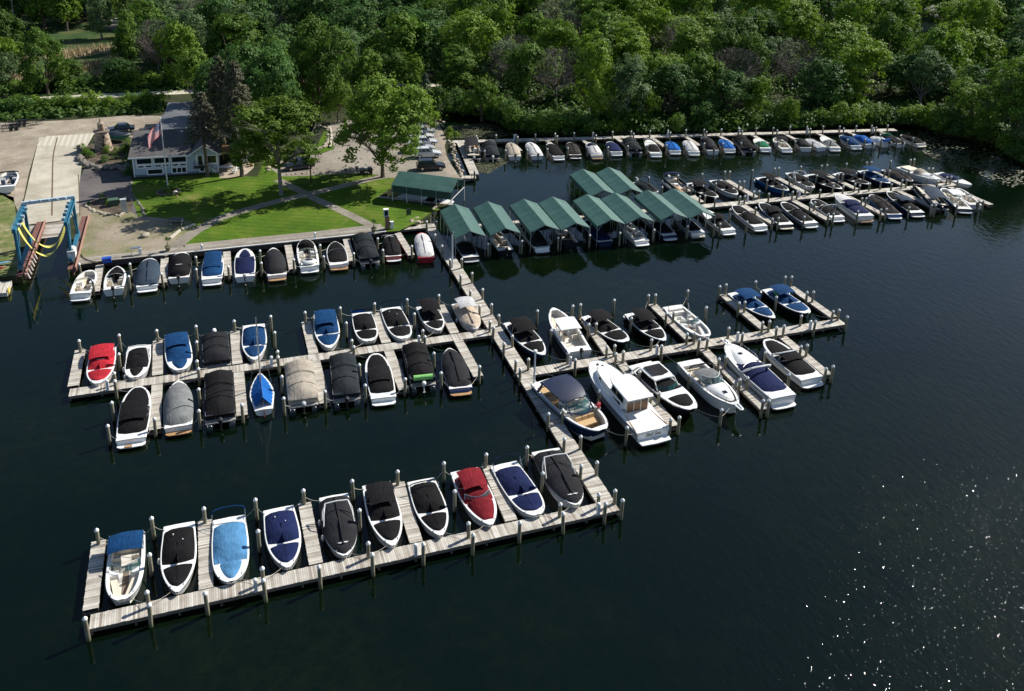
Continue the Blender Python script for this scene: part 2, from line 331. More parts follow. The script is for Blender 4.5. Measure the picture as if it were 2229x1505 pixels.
# ---------------- docks
PLK=plankmat('dock_planks'); FAS=mat('dock_fascia',(.15,.13,.11),.9,.3,5); BEAM=mat('dock_beam',(.10,.09,.075),.9,.3,5)
DOCKS=[]
def dock(name,label,cat,a,b,wd,z=.62,group=None,plank=.15,m=None):
    a=Vector(a[:2]);b=Vector(b[:2]); d=b-a; L=d.length; rz=math.atan2(d.y,d.x)
    e=empty(name,(a.x,a.y,z),rz,label,cat,group); r=random.Random(int(a.x*37+a.y*11)); k=MB(); x=0
    while x<L-.02:
        w=min(plank,L-x); j=r.uniform(-.015,.015); k.box((x+w/2,j,-.025+r.uniform(-.004,.004)),(w-.012,wd+r.uniform(-.02,.02),.05)); x+=plank
    k.build('decking',m or PLK,e)
    for s in(-1,1): MB().box((L/2,s*(wd/2-.05),-.19),(L-.02,.06,.27)).build('stringer',FAS,e)
    for i in range(max(2,int(L/2.6))): MB().box((.12+(L-.24)*i/(max(2,int(L/2.6))-1),0,-.42),(.16,wd+.12,.2)).build('crossbeam',BEAM,e)
    return e
def Zp(ox,oy,sc): return lambda x,y:(ox+x/sc,oy+y/sc)
dock('dock','long weathered plank walkway along the front of the bottom row','dock',(-10.55,53.3),(28.45,53.6),1.3)
dock('dock','long weathered plank walkway of the left dock between its two boat rows','dock',(-14.9,83.18),(27.0,83.18),1.35)
dock('dock','long walkway of the right dock reaching out to the two blue boats','dock',(28.45,74.35),(66.5,74.4),1.4,plank=.3)
dock('dock','far right dock walkway behind the green canopies','dock',(33.5,112.2),(115.3,108.8),1.4,plank=.3)
dock('dock','farthest dock walkway running along the edge of the wood','dock',(39.5,151.2),(128,137.6),1.5,plank=.3)
dock('main_pier','main plank pier from the shore wall to the bottom row','pier',(27.8,113.2),(27.75,54.2),1.5)
dock('dock','short landing joining the shore boardwalk to the main pier','dock',(21,114.15),(28.6,114.1),1.3)
DW='finger pier'
def fing(a,b,desc,wd=.95,z=.62):
    A=G(*a,z);B=G(*b,z); dock('finger_pier','narrow finger pier '+desc,DW,A,B,wd,z-.02,'finger piers between the slips')
za=Zp(130,960,3.4206);zb=Zp(740,940,3.377);zc=Zp(130,640,4.2057);zd=Zp(580,620,4.1278);ze=Zp(1060,640,4.18);zf=Zp(1360,580,4.2865)
for a,b,t in (((215,1176.5),(197,1326),'closing the left end of the bottom row'),((445.7,1132.5),(448.6,1281),'left of the sky blue covered boat'),((662.7,1094.5),(688,1227),'right of the navy covered boat with navy bow cover, bottom row'),
 ((867.3,1049.6),(906,1180),'in the middle of the bottom row, right of its sixth boat'),((1061.3,1014),(1113.5,1133),'right of the maroon covered boat'),
 ((174.5,761.3),(159,840),'left of the bright red covered boat'),((344,741),(342.9,816),'left of the blue covered boat, above left dock'),((342.5,829),(336.9,934.8),'between black and grey covered boats below left dock'),
 ((511.1,720.8),(517,792),'right of the pontoon boat above left dock'),((519,802),(527,904),'left of the sailing dinghy'),((666,700),(682.5,770),'left of the blue canopy boat, above left dock'),((685,781),(707.2,876.8),'right of the beige covered pontoon boat'),
 ((818.6,680.6),(841,746),'right of the boat with rolled blue canopy'),((844,757),(879.2,847.7),'left of the pontoon boat with green roll'),((957.9,663.6),(990,725),'left of the tan covered boat with cream canopy'),((996,738),(1041.5,818.6),'right of the last boat below left dock'),
 ((1273,695),(1325,770),'right of the white walkaround boat'),((1419.5,661.6),(1500,738),'left of the open white bowrider'),((1573.5,640.7),(1663,715.5),'left of the two blue boats'),((1721.6,624.3),(1815,690),'right of the two blue boats'),
 ((1351,789),(1466.7,927),'right of the white cabin cruiser'),((1532,760),(1665.6,890.3),'left of the cruiser with navy covers'),((1703.5,732.6),(1803.2,815.6),'right of the last boat below right dock')):
    fing(a,b,t,1.0)
z7=Zp(130,480,5.184);z8=Zp(520,470,3.9804)
for a,b,t in (((450,500),(405,800),'second from left along the shore boardwalk'),((1185,420),(1165,700),'left of the black covered boat at the shore wall'),((1885,345),(1900,620),'right of the blue covered boat at the shore wall')):
    fing(z7(*a),z7(*b),t,.9)
for a,b,t in (((425,250),(465,460),'left of the white boat with black hood'),((930,200),(980,390),'right of the black boat with tan platform'),((1375,145),(1495,340),'left of the red trimmed boat')):
    fing(z8(*a),z8(*b),t,.9)
for i,(x,L) in enumerate(((39.5,8.5),(49.,8.5),(58.3,8.5),(67.6,8.2))):
    A=Vector((x,111.4-(x-33)*.04)); dock('finger_pier','narrow finger pier under the green canopies, %s from the left'%ordn(i),DW,A,A+Vector((.3,-L)),.95,.6,'finger piers between the slips')
for i,(px,s,t) in enumerate((((1528,440),1,'behind the far right dock'),((1647,429.5),1,'behind the far right dock'),((1756,420.5),1,'behind the far right dock'),((1865,412),1,'behind the far right dock'),((1967,403.6),1,'behind the far right dock'),((2061.5,396.3),1,'behind the far right dock'),
  ((1612,443),-1,'in front of the far right dock'),((1727,436),-1,'in front of the far right dock'),((1845,427),-1,'in front of the far right dock'),((1957,416),-1,'in front of the far right dock'),((2068,407),-1,'in front of the far right dock'))):
    A=G(*px,.62).xy; k=i if s>0 else i-6
    dock('finger_pier','narrow finger pier %s, %s from the left'%(t,ordn(k)),DW,A,A+Vector((-.3*s,8.2*s)),1.0,.6,'finger piers between the slips')
for i in range(13):
    x=45+i*6.6; y=150.5-(x-39.5)*.1537; dock('finger_pier','short finger pier of the farthest dock, %s from the left'%ordn(i),DW,(x,y),(x-.2,y-5.6),.8,.6,'finger piers between the slips')
# dock along the pond edge, and boathouse surround
for a,b,wd,t in (((1003,311),(1033,380),1.5,'plain dock leg beside the rock bank, left of the farthest row'),((1036,386),(990,386),1.3,'short dock return behind the green boathouse')):
    dock('dock',t,'dock',G(*a,.6),G(*b,.6),wd)
dock('dock','narrow plank walk along the lawn side of the green boathouse','dock',G(823,430,.8),G(986,447,.8),.5,.93)
# ---------------- shore boardwalk (one thing)
e=empty('boardwalk',(-17,113.9,.93),0,'long weathered boardwalk on the shore wall in front of the lawn','boardwalk')
k=MB()
for i in range(8): k.box((19.25,-.86+i*.2-.0,-.03),(38.5-.02,.185,.05))
k.build('decking',plankmat('boardwalk_planks',.2,.72,1),e)
MB().box((19.25,-1.05,-.35),(38.5,.12,.7)).build('seawall',mat('seawall_dark',(.05,.045,.04),.9,.3,3),e)
MB().box((23.5,-1.12,.02),(30.,.14,.12)).build('edge_rail',mat('edge_white',(.72,.72,.70),.6,.08,5),e)
# ---------------- pilings
PW=None
def pilemat():
    m,n,b=nodes('piling_wood'); c=n.nodes.new('ShaderNodeTexCoord'); s=n.nodes.new('ShaderNodeSeparateXYZ'); n.links.new(c.outputs['Object'],s.inputs[0])
    mp=n.nodes.new('ShaderNodeMapping'); mp.inputs['Scale'].default_value=(9,9,1.2); n.links.new(c.outputs['Object'],mp.inputs[0])
    a=ramp(n,noise(n,1.,5,mp.outputs[0]),[(.3,(.12,.11,.075)),(.6,(.25,.23,.16)),(.8,(.34,.31,.23))])
    z=ramp(n,math1(n,'ADD',math1(n,'MULTIPLY',s.outputs[2],1.),math1(n,'MULTIPLY',noise(n,3.,3),.3)),[(.15,(.28,.33,.2)),(.75,(1,1,1))])
    n.links.new(mixc(n,1.,a,z,'MULTIPLY'),b.inputs['Base Color']); b.inputs['Roughness'].default_value=.9; bump(n,b,noise(n,1.,5,mp.outputs[0]),.5,.03); return m
PM=pilemat()
proto=empty('piling',(0,0,0))
MB().lathe((0,0,0),[(.15,-.7),(.145,.6),(.14,1.87),(.135,1.9)],14).build('post',PM,proto,smooth=True)
MB().lathe((0,0,0),[(.165,1.84),(.168,1.92),(.13,1.98),(.05,2.06),(.01,2.09)],14).build('cap',WCAP,proto,smooth=True)
def L_(f,s): return [f(*q) for q in s]
PIL=[]
PIL+=L_(za,[(272,650),(683,567),(663,832),(648,1118),(655,1208),(185,1310),(1070,497),(1085,1122),(1455,427),(1475,660),(1503,940),(1520,1028),(1815,358),(1933,932)])
PIL+=L_(zb,[(93,352),(143,570),(205,815),(238,897),(421,288),(611,820),(762,224),(843,432),(948,668),(975,745),(1070,158),(1322,660),(1378,105),(1488,298),(1617,520),(1647,595),(1772,30),(1650,43),(1890,215),(1772,242),(1905,450),(1952,522),(2027,424),(2077,492)])
PIL+=L_(zc,[(173,422),(540,372),(535,540),(500,718),(500,790),(888,330),(1245,287),(1248,433),(1257,608),(1265,675),(1272,865),(1270,1065),(1595,240),(1930,198),(1960,345),(1987,513),(1997,570),(2027,745),(2047,945),(1665,1010),(857,1132),(472,988),(433,1203)])
PIL+=L_(zd,[(346,242),(663,198),(715,333),(760,492),(782,548),(838,712),(885,893),(522,952),(967,163),(1263,127),(1332,255),(1400,405),(1420,457),(1507,608),(1572,780),(1240,838),(1912,730),(1550,88),(1832,45),(1944,35),(1918,185),(2025,165),(2005,323),(2035,375),(2094,270),(2135,520),(2215,455)])
PIL+=L_(ze,[(258,603),(302,677),(380,583),(458,145),(583,320),(740,527),(805,590),(780,98),(850,92),(925,270),(993,262),(1093,472),(1162,462),(1175,533),(1245,518),(1158,53),(1312,215),(1498,410),(1595,465),(1470,5),(1535,0),(1632,170),(1697,160),(1825,358),(1893,350),(2000,113),(1930,410),(2005,402),(560,1080),(697,1050),(857,1288),(707,1303),(368,1383),(1020,873),(1272,1208),(1320,710),(1393,695),(1488,905),(1565,890),(1675,1128),(1752,1110),(1847,730)])
PIL+=L_(zf,[(588,220),(973,567),(1100,615),(883,180),(947,167),(1068,330),(1127,327),(1230,133),(1418,280),(1500,95),(1563,88),(1292,513),(1353,507),(1423,560),(1488,553),(1653,452),(1775,508),(1708,238),(1764,232),(1944,408),(2003,400),(2075,463),(880,855),(945,838),(1315,798),(1078,1045),(1150,1030),(1290,1245),(1350,1240),(905,1325),(1645,740),(1708,728),(1540,995),(1882,943),(1947,927)])
PIL+=L_(z7,[(222,483),(370,675),(790,487),(775,628),(1152,590),(1535,408),(1537,545),(1900,510)])
PIL+=L_(z8,[(178,298),(190,400),(470,372),(703,246),(735,343),(993,318),(1198,190),(1248,290),(1498,262),(1628,45),(1718,42),(1695,158),(1760,255),(1835,375),(1932,365),(1920,508),(2020,490)])
z10=Zp(1340,340,5.307);z11=Zp(1640,320,4.1278);z12=Zp(960,250,4.1278);z13=Zp(1480,240,3.843)
PIL+=L_(z10,[(725,215),(998,200),(1265,178),(1320,172),(1580,155),(1160,310),(822,338),(885,335),(537,355),(388,237),(1430,292),(1488,288),(1603,405),(1662,400),(973,457),(1037,450),(1152,485),(1433,458),(1498,455),(1775,430),(1325,610),(1622,590),(1520,750),(1215,775),(1147,785),(1818,715),(1882,712),(2180,692),(1755,270),(1940,380),(2018,245),(2070,240),(2050,405),(2105,402),(2200,350),(2143,118),(1840,140),(1890,135)])
PIL+=L_(z11,[(617,165),(658,158),(840,150),(1022,137),(1062,133),(1240,123),(1418,112),(1453,108),(570,250),(768,245),(808,243),(1183,213),(1223,210),(1403,205),(1578,190),(1618,187),(997,230),(720,345),(812,348),(918,328),(956,340),(1050,325),(1150,312),(1245,333),(1340,295),(1382,293),(1565,280),(1657,303),(1745,265),(1783,262),(1838,300),(605,382),(475,360),(520,355),(457,622),(678,598),(725,595),(942,577),(1155,557),(1198,553),(1405,537),(1605,520),(1635,520),(1835,515),(2030,485),(2072,480),(977,455),(1018,455),(515,500),(555,495)])
PIL+=L_(z12,[(313,188),(328,210),(495,182),(670,178),(688,198),(850,172),(1028,168),(1043,188),(1200,163),(1370,158),(1393,180),(1543,153),(1708,148),(1730,168),(1878,140),(2040,138),(2062,158),(390,322),(577,318),(770,312),(955,303),(1138,297),(1317,290),(1502,287),(1677,280),(1855,275),(2028,270),(300,498)])
PIL+=L_(z13,[(52,165),(201,160),(224,178),(348,157),(495,150),(523,172),(641,150),(784,145),(816,165),(925,140),(1065,138),(1095,155),(1203,133),(1340,133),(1375,150),(1477,130),(1608,125),(1643,142),(1744,125),(40,290),(206,277),(362,275),(514,270),(668,262),(820,260),(970,257),(1115,262),(1262,252),(1407,243),(1550,240),(1688,240),(1820,235),(1955,232)])
PIL+=[(1063,530),(1136,524),(1216,517),(1284,511),(1350,506),(1424,499),(1497,492)]
PXY=[]
for q in PIL:
    p=G(q[0],q[1]-1,2.08)
    if all((p.x-a)**2+(p.y-b)**2>.16 for a,b in PXY): PXY.append((p.x,p.y))
# ---------------- boats: local +x = bow, z=0 at the waterline
def prof(style):
    k,m={'v':(2.3,.82),'m':(2.6,.72),'r':(3.2,.55)}[style]
    def hb(t):
        s=max(0,(t-.42)/.58); return (.90+.10*min(1,t/.35))*max(.0,1-s**k)**m
    return hb
TS=[0,.06,.14,.22,.3,.38,.46,.54,.62,.69,.76,.82,.87,.91,.945,.97,.988,1.]
def boat(label,bow,stern,W=None,hull='white',style='m',deck='white',cover='std',cc='black',can=None,cancol=None,arch=None,plat=None,motor=None,tower=None,zs=.75,
         group=None,name='motorboat',cat='boat',extra=None,zg=.85,seatc=None,far=False,hc=1.,bowc=None,wind=False):
    A=G(*stern,zg*.85).xy; B=G(*bow,zg*1.15).xy; d=B-A; L=d.length; rz=math.atan2(d.y,d.x); C=(A+B)/2
    W=W or min(2.75,max(2.1,L*.33)); hw=W/2; r=random.Random(int(bow[0]*7+bow[1]))
    e=empty(name,(C.x,C.y,0),rz,label,cat,group); pf=prof(style)
    X=lambda t:-L/2+t*L; hb=lambda t:hw*pf(t); zd=lambda t:zs+(.30*t*t-.06*t)*min(1.2,L/7)
    hm=HUL.get(hull) or CAN[hull]; dm=HUL.get(deck,WHITE)
    rs=[]
    for t in TS:
        b=max(hb(t),.02); Z=zd(t); kz=-.3+max(0,(t-.8)/.2)**2*(.3+Z*.75); ch=max(.02,kz+.05,min(Z-.1,.02+max(0,(t-.7)/.3)**2*.4)); x=X(t)
        rk=(1-max(0,(t-.85)/.15)*.0)
        half=[(b*.80,ch),(b*.93,ch+(Z-ch)*.45),(b,Z-.06),(b*1.012,Z-.03),(b*.985,Z)]
        xo=lambda zz:x-(max(0,(t-.6)/.4)**1.5)*.55*(1-(zz+.3)/(Z+.3))
        rs.append([(xo(zz),-y,zz) for y,zz in reversed(half)]+[(xo(kz),0,kz)]+[(xo(zz),y,zz) for y,zz in half])
    MB().rings(rs,close=False,cap=False).add([rs[0][i] for i in range(len(rs[0]))],[tuple(range(len(rs[0])))]).build('hull',hm,e,smooth=True)
    openz=cover=='open'
    if not far or r.random()<.5:
        for s in(-1,1):
            MB().tube([(X(t)+(0 if t<.99 else .0),s*(hb(t)*1.015+.005),zd(t)-.05) for t in TS[:-1]],.022,5).build('rub_rail',DARKM if hull=='white' else METAL,e)
    if hull=='white' and r.random()<.7:
        sc_=r.choice(['navy','black','red','blue','grey','teal']); wd_=r.uniform(.07,.16)
        for s in(-1,1):
            rows=[]
            for t in TS[:-2]:
                Z=zd(t); b=max(hb(t),.02); kz=-.3+max(0,(t-.8)/.2)**2*(.3+Z*.75); z1=Z-.22; x_=X(t)-(max(0,(t-.6)/.4)**1.5)*.55*(1-(z1+.3)/(Z+.3))
                rows.append([(x_,s*(b*.985+.012),z1),(x_,s*(b*.965+.012),z1-wd_*(1-.6*t))])
            MB().grid(rows).build('hull_stripe',HUL[sc_],e,smooth='all')
    t0,t1=.1,.93
    if plat is not None: t0=.09
    rim=lambda t:min(.24,hb(t)*.5)
    def deckrow(t,v0,v1,n=6): return [(X(t),(v0+(v1-v0)*i/n),zd(t)+.015+.03*(1-((v0+(v1-v0)*i/n)/max(hb(t),.05))**2)) for i in range(n+1)]
    if not openz:
        MB().grid([deckrow(t,-hb(t)*.985,hb(t)*.985) for t in TS[:-1]]).build('deck',dm,e,smooth='all')
    else:
        wi=lambda t:max(.03,hb(t)-rim(t)); ti=[t0+(t1-t0)*i/14 for i in range(15)]
        k=MB(); k.grid([deckrow(t,-hb(t)*.985,hb(t)*.985) for t in (0,t0*.5,t0)]); k.grid([deckrow(t,-hb(t)*.985,hb(t)*.985) for t in (t1,.955,.975,.99)])
        for s in(-1,1): k.grid([deckrow(t,s*hb(t)*.985,s*wi(t),2) for t in ti])
        k.build('deck',dm,e,smooth='all')
        fz=.22; k=MB()
        for s in(-1,1): k.grid([[(X(t),s*wi(t),zd(t)+.03),(X(t),s*(wi(t)-.04),fz)] for t in ti])
        for t in(t0,t1): k.grid([[(X(t),-wi(t),zd(t)+.03),(X(t),-wi(t)+.04,fz)],[(X(t),wi(t),zd(t)+.03),(X(t),wi(t)-.04,fz)]])
        k.grid([[(X(t),-wi(t),fz),(X(t),wi(t),fz)] for t in ti]); k.build('cockpit_liner',mat('liner',(.60,.58,.53),.6,.1,4),e)
        sm=seatc or CREAM
        MB().box((X(t0)+.42,0,.42),(.6,W*.62,.42)).box((X(t0)+.16,0,.62),(.16,W*.62,.4)).build('stern_bench',sm,e)
        for s in(-1,1): MB().box((X(.40),s*W*.24,.42),(.5,.5,.42)).box((X(.40)-.27,s*W*.24,.72),(.12,.5,.5)).build('helm_seat',sm,e)
        for s in(-1,1): MB().box((X(.555),s*W*.29,.5),(.5,W*.24,.62)).build('console',WHITE,e)
        k=MB()
        for s in(-1,1): k.prism([(X(.62),s*(wi(.62)-.05)),(X(.9),s*(wi(.9)-.03)),(X(.9),s*.12),(X(.84),s*.14),(X(.62),s*(wi(.62)-.5))],.25,.6)
        k.build('bow_cushion',sm,e)
        MB().box((X(.66),0,.235),(L*.42,.42,.01)).build('floor_mat',mat('mat_brown',(.17,.13,.10),.9,.2,12),e)
    def cov(nm,a,b,col,H0,H1,pk,inset=.10,cf=0,cr=.12,nt=14,skirt=.035,edge=.0):
        rows=[];nv=10
        if far and inset>.05: inset*=.6
        for i in range(nt+1):
            u=i/nt;t=a+(b-a)*u; row=[]
            w0=max(.05,hb(t)-inset)
            if u<cr: w0*=math.sqrt(max(.0,1-((cr-u)/cr)**2))*.45+.55 if edge==0 else 1
            if cf<0 and u>1-cr*1.6: w0*=math.sqrt(max(0,1-((u-1+cr*1.6)/(cr*1.6))**2))*.5+.5
            hgt=H0+(H1-H0)*min(1,u/pk) if u<pk else H1-(H1-.10)*((u-pk)/(1-pk))**.8
            hgt*=min(1,u/.06+.0)*.98+.02; hgt*=min(1,(1-u)/.05)*.98+.02
            for j in range(nv+1):
                v=-1+2*j/nv; x=X(t)-abs(cf)*v*v*u*.35
                z_=zd(t)+skirt+hgt*hc*(1-abs(v)**2.4)+(r.uniform(-.018,.018) if 0<j<nv and 0<i<nt else 0)
                row.append((x,w0*v,z_ if 0<j<nv else zd(t)+.03))
            rows.append(row)
        MB().grid(rows).build(nm,CAN[col],e,smooth='all')
    bc=bowc or cc
    if cover=='std':
        cov('cockpit_cover',.06 if not plat else .08,.59,cc,.22,.46,.82,cf=.55)
        cov('bow_cover',.61,.915,bc,.14,.20,.3,inset=.13,cf=-.3)
        MB().box((X(.46),0,zd(.46)+.3),(L*.28,.07,.34),ry=-.03).box((X(.74),0,zd(.7)+.16),(L*.2,.05,.16)).build('cover_ridge',CAN[cc],e)
    elif cover=='bowtie':   # single cover that narrows over the bow notch
        cov('cockpit_cover',.09,.70,cc,.25,.46,.7,cf=0,cr=.1); cov('bow_cover',.69,.95,bc,.12,.14,.3,inset=.45 if W>2 else .35,cf=0)
    elif cover=='full':
        cov('full_cover',.03,.965,cc,.30,.55,.5,inset=-.03,cf=-.3,cr=.08,nt=20,skirt=.06)
        MB().tube([(X(.1),0,zd(.1)+.42),(X(.4),0,zd(.4)+.60),(X(.56),0,zd(.56)+.60),(X(.85),0,zd(.85)+.35)],.06,5).build('cover_ridge',CAN[cc],e)
    elif cover=='cockpit':
        cov('cockpit_cover',.10,.60,cc,.25,.5,.8,cf=.5)
    elif cover=='high':     # box-like mooring cover standing over the windshield
        cov('full_cover',.04,.95,cc,.55,.95,.55,inset=-.02,cf=-.3,cr=.08,nt=18,skirt=.05)
    if plat:
        m={'tan':TAN,'white':WHITE,'grey':GREYP,'cream':CREAM}.get(plat,WHITE)
        MB().prism([(X(0)+.02,-hw*.86),(X(0)-.35,-hw*.84),(X(0)-.55,-hw*.62),(X(0)-.6,0),(X(0)-.55,hw*.62),(X(0)-.35,hw*.84),(X(0)+.02,hw*.86)],.26,.33).build('swim_platform',m,e)
        if plat in('tan','cream'): MB().prism([(X(0)-.1,-hw*.7),(X(0)-.45,-hw*.55),(X(0)-.5,0),(X(0)-.45,hw*.55),(X(0)-.1,hw*.7)],.33,.342).build('deck_pad',TAN if plat=='tan' else CREAM,e)
    if wind or openz or cover=='cockpit':
        k=MB();g=MB();tw=.60; pts=[]
        for i in range(9):
            v=-1+i/4; pts.append((X(tw)-.55*v*v*1.1,(hb(tw)-.18)*v))
        top=[(x-.28,y*.93,zd(tw)+.42) for x,y in pts]; bot=[(x,y,zd(tw)+.04) for x,y in pts]
        g.grid([bot,top]).build('windshield',GLASS,e); k.tube(top,.025,5)
        for i in(0,3,5,8): k.tube([bot[i],top[i]],.022,5)
        k.build('windshield_frame',DARKM if hull!='white' else METAL,e)
    if can:   # raised bimini: (t0,t1,height,width factor)
        a,b,hz,wf_=can; rows=[]
        for i in range(8):
            u=i/7; row=[]
            for j in range(9):
                v=-1+j/4; row.append((X(a+(b-a)*u)+ (0.0),hw*wf_*v,hz-.16*v*v-.16*(2*u-1)**2+r.uniform(-.01,.01)))
            rows.append(row)
        o=MB().shell(rows,.035).build('canopy',CAN.get(cancol or cc) or HUL[cancol],e,smooth=True)
        for s in(-1,1):
            x0=X((a+b)/2); k=MB()
            for q in(a+.01,(a+b)/2,b-.01): k.tube([(x0+(0),s*hw*.93,zd(.3)),(X(q),s*hw*wf_*.96,hz-.2)],.018,5)
            k.build('canopy_frame',METAL,e)
    if arch:  # folded bimini / bow of the folded hood: (t, height, lean, colour, r)
        t,hz,ln,ac,rr=arch; x0=X(t); pts=[(x0,-hw*.93,zd(t))]
        for i in range(9):
            a=pi*i/8; pts.append((x0+ln*(.75+.25*sin(a)),-hw*.92*cos(a)*(1 if i in(0,8) else 1.),zd(t)+hz*(.72+.28*sin(a)**.5 if sin(a)>1e-6 else .72)))
        pts.append((x0,hw*.93,zd(t)))
        MB().tube(pts[1:-1],rr,7).build('folded_canopy',CAN[ac],e,smooth=True)
        for s in(0,-1): k=MB(); k.tube([pts[s],pts[1 if s==0 else -2]],.022,5); k.tube([(x0+.5,pts[s][1],zd(t)),pts[1 if s==0 else -2]],.016,5); k.build('canopy_frame',METAL,e)
    if tower:
        k=MB()
        for s in(-1,1):
            k.tube([(X(.40),s*hw*.95,zd(.4)),(X(.36),s*hw*.9,zd(.4)+.7),(X(.30),s*hw*.7,zd(.4)+1.1)],.045,6); k.tube([(X(.52),s*hw*.93,zd(.5)),(X(.42),s*hw*.85,zd(.4)+.75),(X(.31),s*hw*.7,zd(.4)+1.1)],.04,6)
        k.tube([(X(.30),-hw*.7,zd(.4)+1.1),(X(.30),0,zd(.4)+1.18),(X(.30),hw*.7,zd(.4)+1.1)],.05,6)
        k.build('wake_tower',WHITE if tower=='white' else DARKM,e,smooth=True)
    if motor: outboard(e,X(0)-.32,0,zs+.12,{'black':BLKV,'white':WHITE,'grey':GREYP}[motor])
    if not far:
        for s in(-1,1):
            k=MB()
            for t in(.06,.9): k.tube([(X(t)-.1,s*(hb(t)-.09),zd(t)+.07),(X(t)+.1,s*(hb(t)-.1),zd(t)+.07)],.022,5)
            k.build('cleat',METAL,e)
    if extra: extra(e,dict(X=X,hb=hb,zd=zd,L=L,hw=hw,W=W,cov=cov,r=r))
    BO.append((label,C,d.normalized(),L,W,B,A,zd(1),zs)); return e
BO=[]
def outboard(e,x,y,z,m,tilt=.35,sc=1.):
    k=MB(); q=[]
    for zz,a,b in ((0,.2,.15),(.12,.3,.2),(.32,.32,.21),(.45,.26,.17),(.5,.15,.1)):
        q.append([(x-.05-zz*tilt+a*sc*cos(2*pi*i/10),y+b*sc*sin(2*pi*i/10),z+zz*sc) for i in range(10)])
    o=k.rings(q).build('outboard_motor',m,e,smooth=True)
    MB().tube([(x-.02,y,z+.05),(x-.12,y,z-.45),(x-.3,y,z-.85)],[.11,.08,.06],6).box((x-.3,y,z-.6),(.34,.25,.03),ry=.3).lathe((x-.42,y,z-.9),[(.02,-.12),(.13,-.02),(.13,.02),(.02,.1)],7).build('lower_unit',GREYP if m is WHITE else DARKM,o)
def pontoon(label,bow,stern,W=2.5,cc='black',motor='black',hull='grey',zg=.85,covered=True,can=None,group=None,extra=None,peak=True):
    A=G(*stern,zg).xy; B=G(*bow,zg).xy; d=B-A; L=d.length; rz=math.atan2(d.y,d.x); C=(A+B)/2; hw=W/2; r=random.Random(int(bow[0]))
    e=empty('pontoon_boat',(C.x,C.y,0),rz,label,'boat',group)
    for s in(-1,1):
        k=MB(); k.rings([[(x,s*hw*.72+.3*q*cos(2*pi*i/10),.12+.3*q*sin(2*pi*i/10)) for i in range(10)] for x,q in((-L/2,.9),(-L/2+.1,1),(L/2-.7,1),(L/2-.3,.75),(L/2,.15))]).build('float_tube',METAL,e,smooth=True)
    MB().box((0,0,.5),(L*.97,W,.12)).build('deck',mat('pontoon_deck',(.34,.32,.29),.7,.15,3),e)
    k=MB(); f=MB(); x0,x1=-L/2+.5,L/2-.35
    for a,b in (((x0,-hw+.05),(x1,-hw+.05)),((x1,-hw+.05),(x1,hw-.05)),((x1,hw-.05),(x0,hw-.05)),((x0,hw-.05),(x0,-hw+.05))):
        a=Vector(a);b=Vector(b); n=max(2,int((b-a).length/.8)); f.tube([(*a,1.18),(*b,1.18)],.025,5); f.tube([(*a,.62),(*b,.62)],.022,5)
        for i in range(n+1): p=a.lerp(b,i/n); f.tube([(*p,.56),(*p,1.18)],.018,5)
        m_=(a+b)/2; dd=b-a; k.box((m_.x,m_.y,.88),(abs(dd.x)+.02 or .03,abs(dd.y)+.02 or .03,.5))
    f.build('railing',METAL,e); k.build('fence_panel',CAN['charcoal'] if cc in('black','charcoal','dgreen') else TAUPE if cc in('tan','beige') else WHITE,e)
    if covered:
        rows=[]
        for i in range(19):
            u=i/18; x=x0-.1+(x1-x0+.25)*u; row=[]; env=min(1,u/.14)**.5*min(1,(1-u)/.10)**.5
            for j in range(13):
                v=-1+j/6; row.append((x,(hw+.02)*v*(1 if .03<u<.97 else .94),1.15+env*(.52+.1*sin(u*9))*(1-abs(v)**1.6)**.8*(1 if abs(v)<1 else 0)+(r.uniform(-.02,.02) if abs(v)<1 else 0)))
            rows.append(row)
        rows=[[(p[0],p[1],p[2]) for p in rw] for rw in rows]
        k=MB().grid(rows); 
        rim=[rows[0][j] for j in range(13)]+[rows[i][12] for i in range(1,19)]+[rows[18][j] for j in range(11,-1,-1)]+[rows[i][0] for i in range(17,0,-1)]
        n=len(rim); k.add(rim+[(p[0]*1.003,p[1]*1.02,.92+.05*sin(i)) for i,p in enumerate(rim)],[(i,(i+1)%n,(i+1)%n+n,i+n) for i in range(n)])
        k.build('full_cover',CAN[cc],e,smooth='all')
        if peak:
            k=MB()
            for u in(.3,.62): k.tube([(x0+(x1-x0)*u,hw*v*.98,1.2+.56*(1-abs(v)**1.6)**.8) for v in(-1,-.8,-.5,0,.5,.8,1)],.045,5)
            k.build('cover_strap',CAN[cc],e)
    else:
        MB().box((x0+.5,0,.82),(.7,W*.8,.5)).build('stern_bench',CREAM,e)
        for s in(-1,1): MB().box((L*.22,s*hw*.62,.8),(L*.3,.6,.45)).box((L*.22,s*hw*.86,1.05),(L*.3,.14,.4)).build('side_bench',CREAM if s>0 else TAN,e)
        MB().box((-.1,-hw*.4,.9),(.6,.7,.7)).build('console',WHITE,e)
    if can:
        a,b,hz,col=can; rows=[[(-L/2+L*(a+(b-a)*i/6),hw*.98*(-1+j/4),hz-.22*(-1+j/4)**2-.08*(2*i/6-1)**2) for j in range(9)] for i in range(7)]
        MB().shell(rows,.035).build('canopy',CAN[col],e,smooth=True)
        for s in(-1,1):
            k=MB()
            for q in(a,(a+b)/2,b): k.tube([(-L/2+L*(a+b)/2,s*hw*.97,1.15),(-L/2+L*q,s*hw*.96,hz-.22)],.018,5)
            k.build('canopy_frame',METAL,e)
    if motor: outboard(e,-L/2-.1,0,.72,{'black':BLKV,'white':WHITE,'grey':GREYP}[motor],sc=1.1)
    if extra: extra(e,dict(L=L,hw=hw,x0=x0,x1=x1))
    BO.append((label,C,d.normalized(),L,W,B,A,.7,.7)); return e
